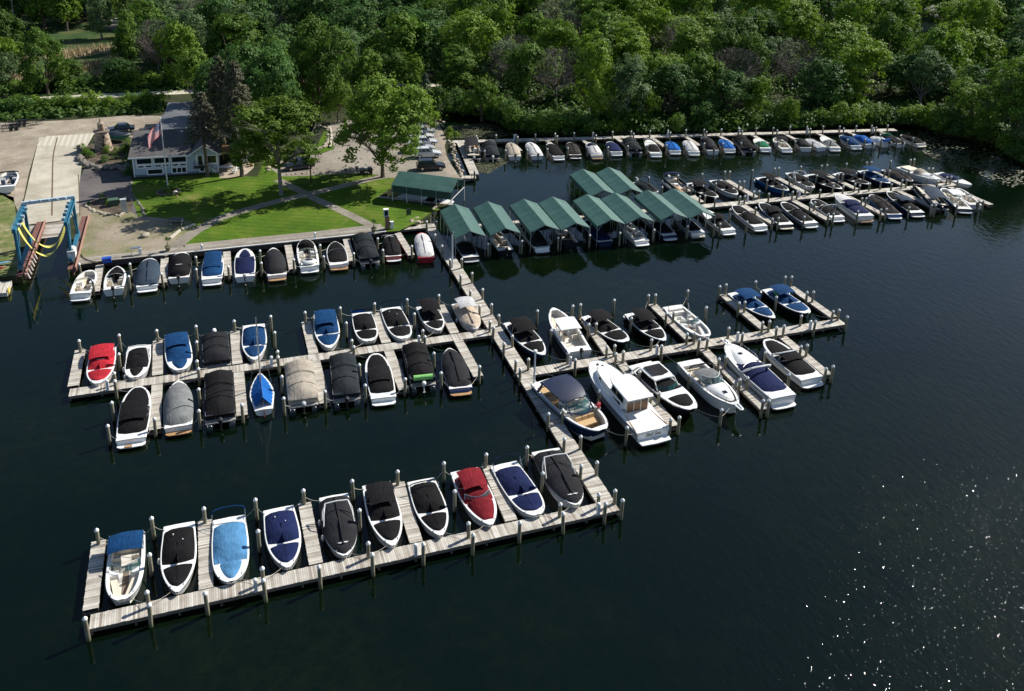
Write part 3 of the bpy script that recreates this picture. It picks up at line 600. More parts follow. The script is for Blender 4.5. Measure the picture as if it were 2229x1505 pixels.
def fender(s,t=.5,col=None):
    def f(e,q): MB().ball((q['X'](t),s*(q['hb'](t)+.13),q['zd'](t)-.32),(.12,.12,.3),8,6).build('fender',WHITE,e,smooth=True)
    return f
def both(*fs):
    def f(e,q):
        for g in fs: g(e,q)
    return f
def emblem(t,w=.8,c=WHITE,h=.5):
    def f(e,q):   # white cover lettering too small to read: a slanted swoosh
        k=MB(); n=7
        for i in range(n): k.box((q['X'](t)+.03*((i%2)-.5),-w/2+w*(i+.5)/n,q['zd'](t)+h+.0),(.05+.05*(i%3),w/n*.8,.02))
        k.build('cover_emblem',c,e)
    return f
def vents(e,q):
    k=MB(); X=q['X']
    for t,v in((.2,-.3),(.3,.25)): k.lathe((X(t),q['hw']*v,q['zd'](t)+.30),[(.05,0),(.05,.12),(.02,.14)],7)
    k.build('cover_vent',WHITE,e)
GA='runabouts moored in the bottom row'
BR=dict
B=boat
B('open white bowrider with raised blue canopy, leftmost in the bottom row',(265,1309),(280,1166),2.55,cover='open',style='r',can=(.12,.40,1.95,.95),cancol='blue',zs=.8,plat='white')
B('black-covered runabout, second from left in bottom row',(386,1292),(390,1142),2.5,style='v',cc='black',extra=both(vents,fender(-1,.45)),arch=None)
B('sky blue covered boat with folded blue canopy in bottom row',(504,1268),(498.5,1128),2.65,style='r',cover='bowtie',cc='skyblue',plat='white',arch=(.12,1.15,-.75,'blue',.05),hc=.9)
B('navy-covered runabout with white trim, fourth in bottom row',(628,1238),(606,1107),2.6,style='v',cc='navy',extra=vents)
B('fully black-covered boat left of the middle, bottom row',(752,1212),(726,1080),2.55,cover='full',cc='charcoal',tower='white',extra=both(emblem(.83,.8,h=.32),fender(-1,.35),fender(-1,.6)),plat='white')
B('black-covered runabout with black canopy, sixth in bottom row',(857,1191),(819,1054),2.6,style='v',cc='black',can=(.12,.44,1.8,.8),extra=vents)
B('plain black-covered runabout, seventh in bottom row',(961,1168),(916,1046),2.55,style='v',cc='black',arch=(.2,.75,-.3,'black',.05))
B('maroon-covered boat with maroon canopy in bottom row',(1070,1145),(1010,1024),2.7,style='v',cover='cockpit',cc='maroon',can=(.14,.46,1.85,.74),extra=lambda e,q:q['cov']('bow_cover',.56,.90,'maroon',.42,.40,.2,.2,0))
B('navy-covered boat with raised folded hoop in bottom row',(1172,1122.5),(1096,1011),2.7,style='r',cc='navy',plat='white',arch=(.14,1.2,-.6,'navy',.03))
B('charcoal fully covered boat with white tower, rightmost in bottom row',(1258,1104),(1187,983),2.85,style='m',cover='full',cc='charcoal',tower='white',plat='tan',extra=emblem(.85,.9,h=.32),zs=.85)
# above left dock
B('bright red covered boat with red canopy above left dock',(212,837),(226,759),2.6,style='m',cc='red',can=(.06,.42,1.7,.86),extra=emblem(.42,.8,h=.5))
B('black-covered boat with white stern arch above left dock',(294,823),(304.5,754),2.35,style='r',cover='bowtie',cc='black',tower='white',extra=both(fender(-1,.6),fender(-1,.85)))
B('blue-covered boat with blue canopy above left dock',(394,807.5),(383.5,733),2.6,style='r',cover='bowtie',cc='blue',can=(.05,.40,1.6,.88))
pontoon('black-covered pontoon boat with white motor above left dock',(472.5,794),(467,727),2.7,cc='charcoal',motor='white')
B('blue-covered runabout with hoop behind the sailing mast',(554.5,785.5),(552.5,708),2.55,style='v',cc='blue',arch=(.15,.9,-.4,'navy',.04))
B('dark blue canopy boat right of the empty slip, left dock',(718,760),(706.5,684),2.7,style='v',cc='blue',can=(.06,.44,1.75,.86),extra=vents)
B('black-covered boat with rolled bright blue canopy',(804,744),(787,682),2.5,style='r',cover='std',cc='black',arch=(.13,.8,-.3,'black',.05),extra=lambda e,q:MB().tube([(q['X'](.08),-q['hw']*.95,q['zd'](.1)+.55),(q['X'](.08),q['hw']*.2,q['zd'](.1)+.6)],.17,8).build('rolled_canopy',CAN['bright'],e,smooth=True))
B('black-covered white boat with tall black hoop above left dock',(881.5,739),(849,671),2.6,style='r',cc='black',arch=(.15,1.3,-.5,'black',.04),extra=both(vents,fender(1,.6)))
B('black-covered boat with squared black canopy above left dock',(957,720.5),(926,667),2.5,style='v',cc='black',plat='cream',can=(.05,.50,2.1,.82))
B('tan-covered boat with cream canopy beside the main pier',(1037,717),(1003,661),2.5,style='v',cover='full',cc='tan',can=(.14,.5,2.25,.8),cancol='white',motor='black',extra=fender(-1,.5))
# below left dock
B('long black-covered boat at the left below left dock',(301,842),(285,957),2.75,style='r',cover='cockpit',cc='black',plat='white',can=(.28,.66,1.55,.86),extra=lambda e,q:(q['cov']('bow_cover',.58,.97,'black',.42,.30,.3,.2,0),MB().box((q['X'](0)-.42,.2,.36),(.3,.6,.05)).build('deck_pad',TAN,e)))
B('silver grey covered boat below left dock',(388,829),(388,930),2.6,style='m',cover='high',cc='grey',plat='tan',hc=.75)
pontoon('black-covered pontoon boat left of the sailing dinghy',(476,812.5),(480,915),2.65,cc='black',motor='black')
pontoon('beige-covered pontoon boat below left dock',(650,789.5),(661,880),2.75,cc='beige',motor='grey')
pontoon('charcoal-covered pontoon boat right of the beige one',(744.7,775),(755,869),2.6,cc='dgreen',motor='black')
B('black-covered white boat with black foredeck cover below left dock',(816.5,770),(835,867),2.65,style='r',cover='cockpit',cc='black',plat='white',can=(.3,.62,1.5,.82),extra=lambda e,q:q['cov']('bow_cover',.55,.96,'black',.42,.25,.3,.22,0))
pontoon('black-covered pontoon boat with lime green roll on its stern',(900,752),(922,835),2.5,cc='black',motor='white',extra=lambda e,q:MB().tube([(-q['L']/2+.15,-q['hw']*.75,1.45),(-q['L']/2+.15,q['hw']*.75,1.45)],.28,10).build('foam_roll',mat('lime_foam',(.20,.50,.14),.8,.2,6,bm=.4,bsc=5),e,smooth=True))
B('dark covered boat with tan swim platform, last below left dock',(977.5,758),(1003,846),2.5,style='m',cover='full',cc='charcoal',plat='tan',hull='blue')
# above right dock
B('black-covered boat with black canopy beside the main pier',(1184.5,775),(1117,701),2.7,hull='navy',style='v',cc='black',can=(.12,.50,2.0,.84),extra=vents)
def walk(e,q):
    X=q['X']; MB().shell([[(X(.30+.035*i),q['hw']*.8*(-1+j/3),2.15-.08*(-1+j/3)**2) for j in range(7)] for i in range(9)],.07).build('hardtop',WHITE,e,smooth=True)
    for s in(-1,1):
        for a,b in((.32,.33),(.52,.54),(.40,.40)): MB().tube([(X(a),s*q['hw']*.7,.6),(X(b),s*q['hw']*.7,2.1)],.03,5).build('hardtop_leg',METAL,e)
B('white open walkaround boat with white hardtop and outboard',(1203,675),(1262,770),2.9,style='m',cover='open',zs=1.0,motor='black',extra=walk,wind=True)
B('black-covered boat with black canopy and wooden platform above right dock',(1364,745),(1283,687),2.65,style='r',hull='black',cc='black',plat='tan',can=(.10,.45,1.95,.86))
B('black-covered white-decked boat with black canopy above right dock',(1447.5,743),(1379,682),2.7,style='v',hull='black',cc='black',plat='white',can=(.12,.50,1.95,.74))
B('open white bowrider with grey seats and navy hoop',(1539.5,734),(1463,667),2.8,style='r',hull='white',cover='open',plat='white',seatc=mat('seat_pale',(.66,.64,.60),.5,.08),arch=(.2,1.3,-.3,'navy',.04))
B('blue-covered boat with blue canopy, left one of the far blue pair',(1686.5,694),(1601,637),2.7,style='v',hull='black',cc='blue',plat='white',can=(.14,.46,1.95,.86))
B('blue-covered boat with blue canopy, right one of the far blue pair',(1759,682.5),(1676,629),2.7,style='r',hull='black',cc='blue',plat='white',can=(.14,.46,1.95,.86),extra=lambda e,q:MB().ball((q['X'](.3),-q['hw']*.6,q['zd'](.3)+.5),(.2,.16,.22),8,5).build('green_float',mat('green_plastic',(.05,.45,.10),.5),e))
# below right dock: big boats
def bignavy(e,q):
    X,hw,zd=q['X'],q['hw'],q['zd']; L=q['L']
    rows=[[(X(.16+.035*i),hw*(.88-.010*max(0,i-6)**2)*(-1+j/4),2.6-.13*(-1+j/4)**2-.007*(i-4)**2) for j in range(9)] for i in range(12)]
    MB().shell(rows,.1).build('hardtop',mat('hardtop_navy',(.010,.017,.045),.45,.15,2),e,smooth=True)
    k=MB()
    for s in(-1,1):
        k.tube([(X(.14),s*hw*.88,zd(.1)),(X(.2),s*hw*.8,2.5)],[.16,.09],6); k.tube([(X(.67),s*hw*.66,zd(.6)+.1),(X(.53),s*hw*.7,2.4)],[.09,.06],6)
    k.build('hardtop_pillar',HUL['navy'],e)
    pts=[(X(.69)-.9*v*v,hw*.72*v) for v in[-1+i/5 for i in range(11)]]
    MB().grid([[(x,y,zd(.65)+.1) for x,y in pts],[(x-.75,y*.92,2.35) for x,y in pts]]).build('windshield',GLASS,e)
    MB().tube([(x,y,zd(.65)+.1) for x,y in pts],.06,6).build('windshield_frame',HUL['navy'],e)
    MB().box((X(.43),-hw*.3,1.0),(.7,.7,.9)).box((X(.43),hw*.3,1.0),(.7,.7,.9)).build('helm_seat',WHITE,e)
    MB().box((X(.58),0,.95),(1.,hw*1.5,.9)).build('console',WHITE,e)
    MB().box((X(.14),0,.85),(1.1,hw*1.4,.5)).box((X(.26),0,.7),(.9,hw*1.2,.3)).build('stern_bench',mat('seat_sand',(.50,.34,.17),.6,.15,6),e)
    MB().prism([(X(.715),-hw*.62),(X(.715),hw*.62),(X(.80),hw*.52),(X(.80),-hw*.52)],.8,.98).build('bow_seat',mat('seat_sand',(.50,.34,.17),.6,.15,6),e)
    for i in(-1,0,1): MB().box((X(.706),i*hw*.38,1.12),(.22,hw*.34,.42),ry=-.2).build('backrest',mat('seat_sand',(.50,.34,.17),.6,.15,6),e)
c1=B('big navy speedboat with navy hardtop and sand-coloured bow seats',(1313,940),(1186,832),3.65,hull='navy',style='r',cover='open',zs=1.25,plat='tan',extra=bignavy,zg=1.2,seatc=mat('seat_sand',(.50,.34,.17),.6,.15,6),name='speedboat')
def cabin(e,q):
    X,hw,zd,L=q['X'],q['hw'],q['zd'],q['L']; CW=WHITE
    # trunk cabin with side windows
    P=[(.86,.30),(.80,.52),(.70,.64),(.56,.70),(.30,.70)]
    bot=[(X(t),hw*v) for t,v in P]+[(X(t),-hw*v) for t,v in reversed(P)]
    zt=zd(.6)+.62
    MB().rings([[(x,y,zd(.6)) for x,y in bot],[(x-.15*(x>X(.5)),y*.9,zt) for x,y in bot]]).build('trunk_cabin',CW,e)
    ph=[(.53,.60),(.50,.66),(.26,.68)]; pb=[(X(t),hw*v) for t,v in ph]+[(X(t),-hw*v) for t,v in reversed(ph)]
    MB().rings([[(x,y,zt-.3) for x,y in pb],[(x-(.3 if x>X(.48) else 0),y*.93,2.9) for x,y in pb]]).build('pilothouse',CW,e)
    rf=[(X(.555),hw*.55),(X(.49),hw*.72),(X(.21),hw*.76),(X(.21),-hw*.76),(X(.49),-hw*.72),(X(.555),-hw*.55)]
    MB().rings([[(x,y,2.9) for x,y in rf],[(x,y*.96,3.0) for x,y in rf]]).build('roof',CW,e)
    for s in(-1,1):
        MB().add([(X(.50),s*hw*.665,2.05),(X(.30),s*hw*.685,2.05),(X(.30),s*hw*.645,2.75),(X(.48),s*hw*.635,2.75)],[(0,1,2,3)]).build('side_window',DGLASS,e)
        MB().add([(X(.74),s*hw*.615,zd(.6)+.2),(X(.34),s*hw*.705,zd(.6)+.2),(X(.34),s*hw*.66,zt-.1),(X(.72),s*hw*.57,zt-.1)],[(0,1,2,3)]).build('cabin_window',DGLASS,e)
        MB().tube([(X(.24),s*hw*.72,1.25),(X(.03),s*hw*.88,1.28)],.05,6).build('wood_rail',TAN,e)
        MB().tube([(X(.9),s*hw*.4,zd(.9)+.05),(X(.86),s*hw*.5,zd(.9)+.5),(X(.6),s*hw*.88,zd(.6)+.5),(X(.35),s*hw*.93,zd(.4)+.4)],.02,5).build('handrail',METAL,e)
    MB().box((X(.262),0,2.0),(.05,hw*1.2,1.6)).build('cabin_doors',mat('wood_dark',(.19,.085,.035),.5,.25,6),e)
    k=MB()
    for v in(-.6,-.2,.2,.6): k.box((X(.258),hw*v,2.0),(.07,.07,1.6))
    k.build('door_frame',CREAM,e); MB().box((X(.258),0,2.5),(.06,hw*1.18,.5)).build('door_pane',DGLASS,e)
    MB().box((X(.13),0,1.02),(L*.2,hw*1.5,.04)).build('cockpit_sole',mat('sole_white',(.66,.65,.62),.6,.06),e)
    for t,v in((.93,.0),(.88,.12),(.9,-.2),(.84,.3)): MB().box((X(t),hw*v,zd(t)+.09),(.25,.16,.1)).build('deck_fitting',DARKM,e)
    MB().prism([(X(0)+.05,-hw*.86),(X(0)-.75,-hw*.8),(X(0)-.85,0),(X(0)-.75,hw*.8),(X(0)+.05,hw*.86)],.36,.46).build('swim_platform',WHITE,e)
    c=bpy.data.curves.new('t','FONT'); c.body='Bell Sea'; c.size=.5; c.shear=.35; c.extrude=.006; c.align_x='CENTER'
    t=bpy.data.objects.new('t',c); COL.objects.link(t); bpy.context.view_layer.update()
    me=bpy.data.meshes.new_from_object(t.evaluated_get(bpy.context.evaluated_depsgraph_get())); bpy.data.objects.remove(t)
    o=bpy.data.objects.new('boat_name',me); COL.objects.link(o); me.materials.clear(); me.materials.append(mat('letter_bronze',(.16,.13,.09),.4)); o.parent=e
    o.location=(X(0)-.02,0,.72); o.rotation_euler=(pi/2,0,-pi/2)
B('white cabin cruiser with pilothouse and brown cabin doors',(1293,786),(1422,940),3.7,style='r',zs=1.25,cover='none',extra=cabin,zg=1.3,name='cabin_cruiser')
def express(e,q):
    X,hw,zd=q['X'],q['hw'],q['zd']
    MB().shell([[(X(.16+.04*i),hw*(.78-.02*max(0,i-5)**1.5)*(-1+j/4),1.95-.1*(-1+j/4)**2) for j in range(9)] for i in range(9)],.12).build('hardtop',WHITE,e,smooth=True)
    MB().prism([(X(.22),-hw*.6),(X(.40),-hw*.6),(X(.43),0),(X(.40),hw*.6),(X(.22),hw*.6)],1.97,2.0).build('roof_panel',CAN['charcoal'],e)
    k=MB()
    for s in(-1,1): k.tube([(X(.1),s*hw*.9,zd(.1)),(X(.18),s*hw*.8,1.85)],[.14,.08],6); k.tube([(X(.56),s*hw*.8,zd(.5)),(X(.46),s*hw*.72,1.85)],[.07,.06],6)
    k.build('hardtop_pillar',WHITE,e)
    q['cov']('bow_cover',.70,.93,'black',.12,.2,.4,.3,-.3)
B('white express boat with white hardtop and black covers below right dock',(1510,893.5),(1392,794),3.1,hull='black',style='r',cover='cockpit',cc='black',plat='tan',zs=1.0,extra=express,zg=1.05)
def cud(e,q):
    X,hw,zd=q['X'],q['hw'],q['zd']
    rows=[[(X(t),hw*w_*v,zd(t)+.03+h*(1-abs(v)**2.5)) for v in[-1+i/5 for i in range(11)]] for t,w_,h in((.56,.78,.30),(.64,.72,.34),(.72,.62,.30),(.80,.46,.22),(.87,.28,.1),(.9,.15,.0))]
    MB().grid(rows).build('trunk_cabin',WHITE,e,smooth='all')
    MB().box((X(.76),0,zd(.76)+.30),(.42,.42,.05)).build('hatch',DGLASS,e)
    MB().prism([(X(.97),-.28),(X(1.)+.75,-.22),(X(1.)+.9,0),(X(1.)+.75,.22),(X(.97),.28)],zd(1)-.02,zd(1)+.08).build('bow_pulpit',WHITE,e)
    MB().tube([(X(1.)-.1,.02,zd(1)+.12),(X(1.)+.7,.02,zd(1)+.12)],.05,5).build('anchor',METAL,e)
    k=MB()
    for s in(-1,1): k.tube([(X(1),s*.15,zd(1)+.5),(X(.9),s*q['hb'](.9)*.9,zd(.9)+.5),(X(.7),s*q['hb'](.7)*.93,zd(.7)+.4),(X(.62),s*q['hb'](.62)*.93,zd(.6))],.018,5)
    for s in(-1,1):
        for t in(.7,.8,.9): k.tube([(X(t),s*q['hb'](t)*.92,zd(t)),(X(t),s*q['hb'](t)*.92,zd(t)+.47)],.015,5)
    k.build('bow_rail',METAL,e)
def cuddy(e,q):
    cud(e,q); X,hw,zd=q['X'],q['hw'],q['zd']
    MB().shell([[(X(.30+.03*i),hw*.8*(-1+j/4),1.98-.25*(-1+j/4)**2-.01*(i-4)**2) for j in range(9)] for i in range(8)],.04).build('canopy',CAN['grey'],e,smooth=True)
    k=MB(); pts=[(X(.60)-.9*v*v,hw*.78*v) for v in[-1+i/5 for i in range(11)]]
    MB().grid([[(x,y,zd(.6)+.2) for x,y in pts],[(x-.45,y*.92,zd(.6)+.85) for x,y in pts]]).build('windshield',GLASS,e)
    k.tube([(x-.45,y*.92,zd(.6)+.85) for x,y in pts],.035,5)
    for i in(0,3,5,7,10): k.tube([(pts[i][0],pts[i][1],zd(.6)+.2),(pts[i][0]-.45,pts[i][1]*.92,zd(.6)+.85)],.03,5)
    k.build('windshield_frame',WHITE,e)
B('white open cuddy cruiser with grey hood and bow pulpit',(1605,884),(1498,788),3.0,style='m',cover='open',zs=1.15,zg=1.2,arch=(.3,1.0,-.3,'black',.07),extra=lambda e,q:(cuddy(e,q)),seatc=CREAM)
def expr2(e,q):
    cud(e,q); X,hw,zd=q['X'],q['hw'],q['zd']
    k=MB()
    for s in(-1,1): k.tube([(X(.50),s*hw*.88,zd(.5)),(X(.44),s*hw*.84,zd(.4)+.6),(X(.40),s*hw*.70,zd(.4)+.95)],[.12,.13,.11],7)
    k.tube([(X(.40),-hw*.70,zd(.4)+.95),(X(.395),-hw*.4,zd(.4)+1.03),(X(.39),0,zd(.4)+1.05),(X(.395),hw*.4,zd(.4)+1.03),(X(.40),hw*.70,zd(.4)+.95)],.11,7); k.build('radar_arch',WHITE,e,smooth=True)
    q['cov']('windshield_cover',.44,.64,'navy',.8,.65,.3,.25,0)
    MB().box((X(0)+.05,0,.9),(.12,hw*1.5,.5)).build('transom_panel',WHITE,e)
B('white cruiser with navy cockpit cover and white radar arch',(1584,748),(1706,866),3.15,style='r',cover='cockpit',cc='navy',plat='white',zs=1.2,zg=1.3,extra=expr2)
B('black-covered white sport boat with arch, last below right dock',(1668,739),(1768,826),3.0,style='r',cover='cockpit',cc='black',plat='white',zs=.95,zg=1.,can=(.36,.62,1.75,.7),extra=lambda e,q:(q['cov']('bow_cover',.60,.95,'black',.3,.2,.3,.28,0),MB().tube([(q['X'](.66),-q['hw']*.8,q['zd'](.6)),(q['X'](.52),-q['hw']*.72,1.75),(q['X'](.5),0,1.86),(q['X'](.52),q['hw']*.72,1.75),(q['X'](.66),q['hw']*.8,q['zd'](.6))],.08,6).build('wake_tower',WHITE,e,smooth=True)))
# shore wall
B('open white boat with high bow at the left end of the boardwalk',(196,591),(174,643),2.45,style='r',cover='open',zs=.95,plat='white',seatc=CREAM)
B('white boat with black forward cover and black outboard by the boardwalk',(255,581),(247,632),2.4,style='m',cover='open',zs=.85,motor='black',extra=lambda e,q:q['cov']('bow_cover',.55,.96,'black',.3,.2,.4,.2,0))
B('slate blue covered boat, third along the boardwalk',(325,563),(320,624),2.65,style='r',cover='full',cc='slate',plat='white',extra=lambda e,q:None)
B('tall black-covered boat with black outboard by the boardwalk',(395.5,549),(389,606),2.6,style='r',cover='high',cc='black',motor='black',extra=emblem(.3,.8,h=.82))
B('bright blue covered white boat by the boardwalk',(466,550),(461,610),2.6,style='r',cover='cockpit',cc='blue',plat='white',zs=.85,can=(.34,.95,1.55,.8),cancol='blue')
B('navy-covered white-rimmed boat with grey outboard by the boardwalk',(533,542),(533,603),2.55,style='r',cover='bowtie',cc='navy',motor='grey')
B('charcoal fully covered rounded boat by the boardwalk',(594,540),(603,600),2.5,style='m',cover='high',cc='charcoal',plat='tan',hc=.8)
B('white open boat with black hood carrying a small tender',(664,523),(674,583),2.6,style='r',cover='open',zs=.85,plat='white',extra=lambda e,q:(q['cov']('hood',.7,.97,'black',.5,.5,.4,.1,0),MB().ball((q['X'](.12),0,q['zd'](.1)+.3),(.75,1.0,.28),12,6).build('inflatable_tender',WHITE,e,smooth=True),MB().ball((q['X'](.12),0,q['zd'](.1)+.48),(.4,.6,.16),8,5).build('tender_seat',CAN['slate'],e,smooth=True)))
B('black-covered white boat with long tan platform by the boardwalk',(728.5,526),(738,577),2.6,style='m',cover='cockpit',cc='black',plat='tan',extra=lambda e,q:q['cov']('bow_cover',.5,.97,'black',.45,.3,.4,.12,0))
pontoon('dark green-black covered pontoon boat by the boardwalk',(786.5,513),(806,569),2.5,cc='dgreen',motor='black')
B('small white and red boat with black cover by the boardwalk',(847,513),(857,559),2.2,style='r',cover='full',cc='black',hull='red',plat='white',arch=(.9,.4,0,'white',.05),motor=None,extra=lambda e,q:None)
B('red-trimmed boat with pale grey cover beside the main pier',(917,507),(928,562),2.3,style='r',cover='full',cc='white',hull='red',deck='red')
# under the green canopies
for i,(px,t,kw) in enumerate((((1025.5,561),'dark covered boat under the first green canopy from left',dict(cover='cockpit',cc='black',plat='grey',hull='black',wind=True)),((1101,546),'brown-black boat with black outboard under the second canopy',dict(cover='open',motor='black',hull='black',seatc=TAUPE)),
  ((1180.6,540),'charcoal covered boat with white transom under the third canopy',dict(cover='full',cc='charcoal',plat='white')),((1243,530),'dark open boat with white stripes under the fourth canopy',dict(cover='open',hull='black',deck='black',seatc=RUBBER)),
  ((1318.4,527),'deep blue covered boat under the fifth canopy',dict(cover='high',cc='navy',hull='navy',hc=.5)),((1397.5,526),'grey and white open boat under the sixth canopy',dict(cover='open',plat='white',seatc=GREYP)),
  ((1458.7,514),'dark boat with white platform under the seventh canopy',dict(cover='cockpit',cc='black',plat='white',hull='navy')),((1520,508),'black-covered boat with tan platform under the eighth canopy',dict(cover='cockpit',cc='black',plat='cream')),
  ((1586.8,502.5),'black-covered boat right of the last green canopy',dict(cover='cockpit',cc='black',plat='white',can=(.35,.62,1.75,.8))))):
    s=G(*px,.7).xy; b=s+Vector((.35,7.4))
    def P2(p,z):   # world -> pixel, so the same builder can be used
        q=RM@(Vector((p[0],p[1],z))-Vector((0,0,H))); return (PPX+F_PX*q.x/q.z,PPY+F_PX*q.y/q.z)
    B(t,P2(b,.85*1.15),P2(s,.85*.85),2.35,style='r',far=True,**kw)
# D row
FD=dict(far=True)
B('dark green covered boat with hoop behind the rear canopies',(1430,419),(1389,397),2.5,cover='full',cc='dgreen',motor='white',arch=(.2,1.2,-.2,'black',.05),**FD)
pontoon('open pontoon boat with tan seats and navy hoop, far right dock',(1500,424),(1457,388),2.6,covered=False,motor='white',can=(.03,.12,2.1,'navy'))
B('black canopy boat right of the tan-seated pontoon boat',(1564,431),(1498,400),2.6,style='v',hull='black',cc='black',plat='tan',can=(.14,.5,2.0,.86),**FD)
B('black-covered boat with white-legged hoop, far right dock',(1605,425),(1557,393),2.6,style='v',cc='black',arch=(.18,1.25,-.3,'black',.04),**FD)
B('blue-hulled boat with black canopy, far right dock',(1717,416),(1656,387),2.6,style='v',hull='blue',cc='black',plat='cream',can=(.12,.46,2.05,.84),**FD)
B('black-covered boat with white tower, far right dock',(1772,410),(1722,377),2.5,style='v',cc='black',tower='white',**FD)
B('black-hulled boat with tilted black canopy, far right dock',(1834,413),(1760,381),2.7,style='v',hull='black',cc='black',plat='cream',can=(.12,.48,2.05,.84),**FD)
B('black canopy boat left of the blue one, far right dock',(1896,402),(1821,378),2.6,style='v',hull='black',cc='black',can=(.14,.48,2.1,.84),**FD)
B('blue-covered boat with raised blue canopy, far right dock',(1938,400),(1879,372),2.7,style='v',hull='navy',cc='blue',plat='white',can=(.12,.46,2.05,.84),**FD)
B('brown-grey fully covered boat, far right dock',(1986,395),(1930,370),2.6,style='m',cover='full',cc='brown',hull='black',**FD)
B('long white cruiser with beige windshield cover, far right dock',(2047,397),(1962,368),3.0,style='v',cover='none',zs=1.15,extra=lambda e,q:(cud(e,q),q['cov']('windshield_cover',.4,.66,'beige',.7,.7,.4,.3,0),MB().box((q['X'](.2),0,q['zd'](.2)+.15),(q['L']*.26,q['hw']*1.3,.25)).build('stern_bench',CREAM,e)),**FD)
B('white-bowed boat with navy cover at the right end, far right dock',(2116,403),(2042,377),2.5,style='v',cover='cockpit',cc='navy',**FD)
for args,kw in (((('black-covered boat with black hoop, second in front of far right dock'),(1598,446),(1656,494)),dict(cover='cockpit',cc='black',plat='white',arch=(.45,.8,0,'black',.05))),
 ((('black-covered boat with wide cream platform, far right dock'),(1657,441),(1712,490)),dict(cover='cockpit',cc='black',plat='cream',hull='navy',can=(.4,.68,1.7,.8))),
 ((('grey-white boat with black cover and hoop, far right dock'),(1704,440),(1766,487)),dict(cover='cockpit',cc='black',plat='white',hull='grey',arch=(.42,.8,0,'black',.05))),
 ((('black-covered boat with white arch in front of far right dock'),(1770,433),(1824,474)),dict(cover='cockpit',cc='black',plat='white',tower='white')),
 ((('white cruiser with purple-blue cover, front of far right dock'),(1822,426),(1885,475)),dict(cover='cockpit',cc='navy',plat='tan',zs=1.05,can=(.38,.62,1.8,.78),W=2.8)),
 ((('blue-hulled boat with brown cover and tower, far right dock'),(1897,424),(1948,468)),dict(cover='full',cc='brown',hull='blue',tower='black',plat='white')),
 ((('black-covered boat with grey canopy in front of far right dock'),(1934,417),(1998,464)),dict(cover='cockpit',cc='black',plat='white',hull='navy',can=(.36,.62,1.8,.8),cancol='slate')),
 ((('open navy-hulled white boat with hardtop, right end, far right dock'),(2053,410),(2101,456)),dict(cover='open',hull='navy',plat='white',extra=walk,motor=None)),
 ):
    kw=dict(kw); Wd=kw.pop('W',2.5); ex={}
    if 'full'!=kw['cover'] and kw['cover']!='open' : ex=dict(extra=lambda e,q,c=kw['cc']:q['cov']('bow_cover',.60,.94,c if c!='navy' else 'white',.3,.2,.3,.2,0))
    kw.setdefault('hull','black' if args[1][0]%2 else 'white')
    B(*args,Wd,style='r',far=True,**{**kw,**({} if 'extra' in kw else ex)})
pontoon('open pontoon boat with long blue canopy, front of far right dock',(2003,405),(2048,453),2.6,covered=False,motor='black',can=(.1,.62,2.3,'slate'))
B('white boat with black outboard at the right tip, far right dock',(2085,410),(2124,447),2.2,style='r',cover='open',motor='black',far=True)
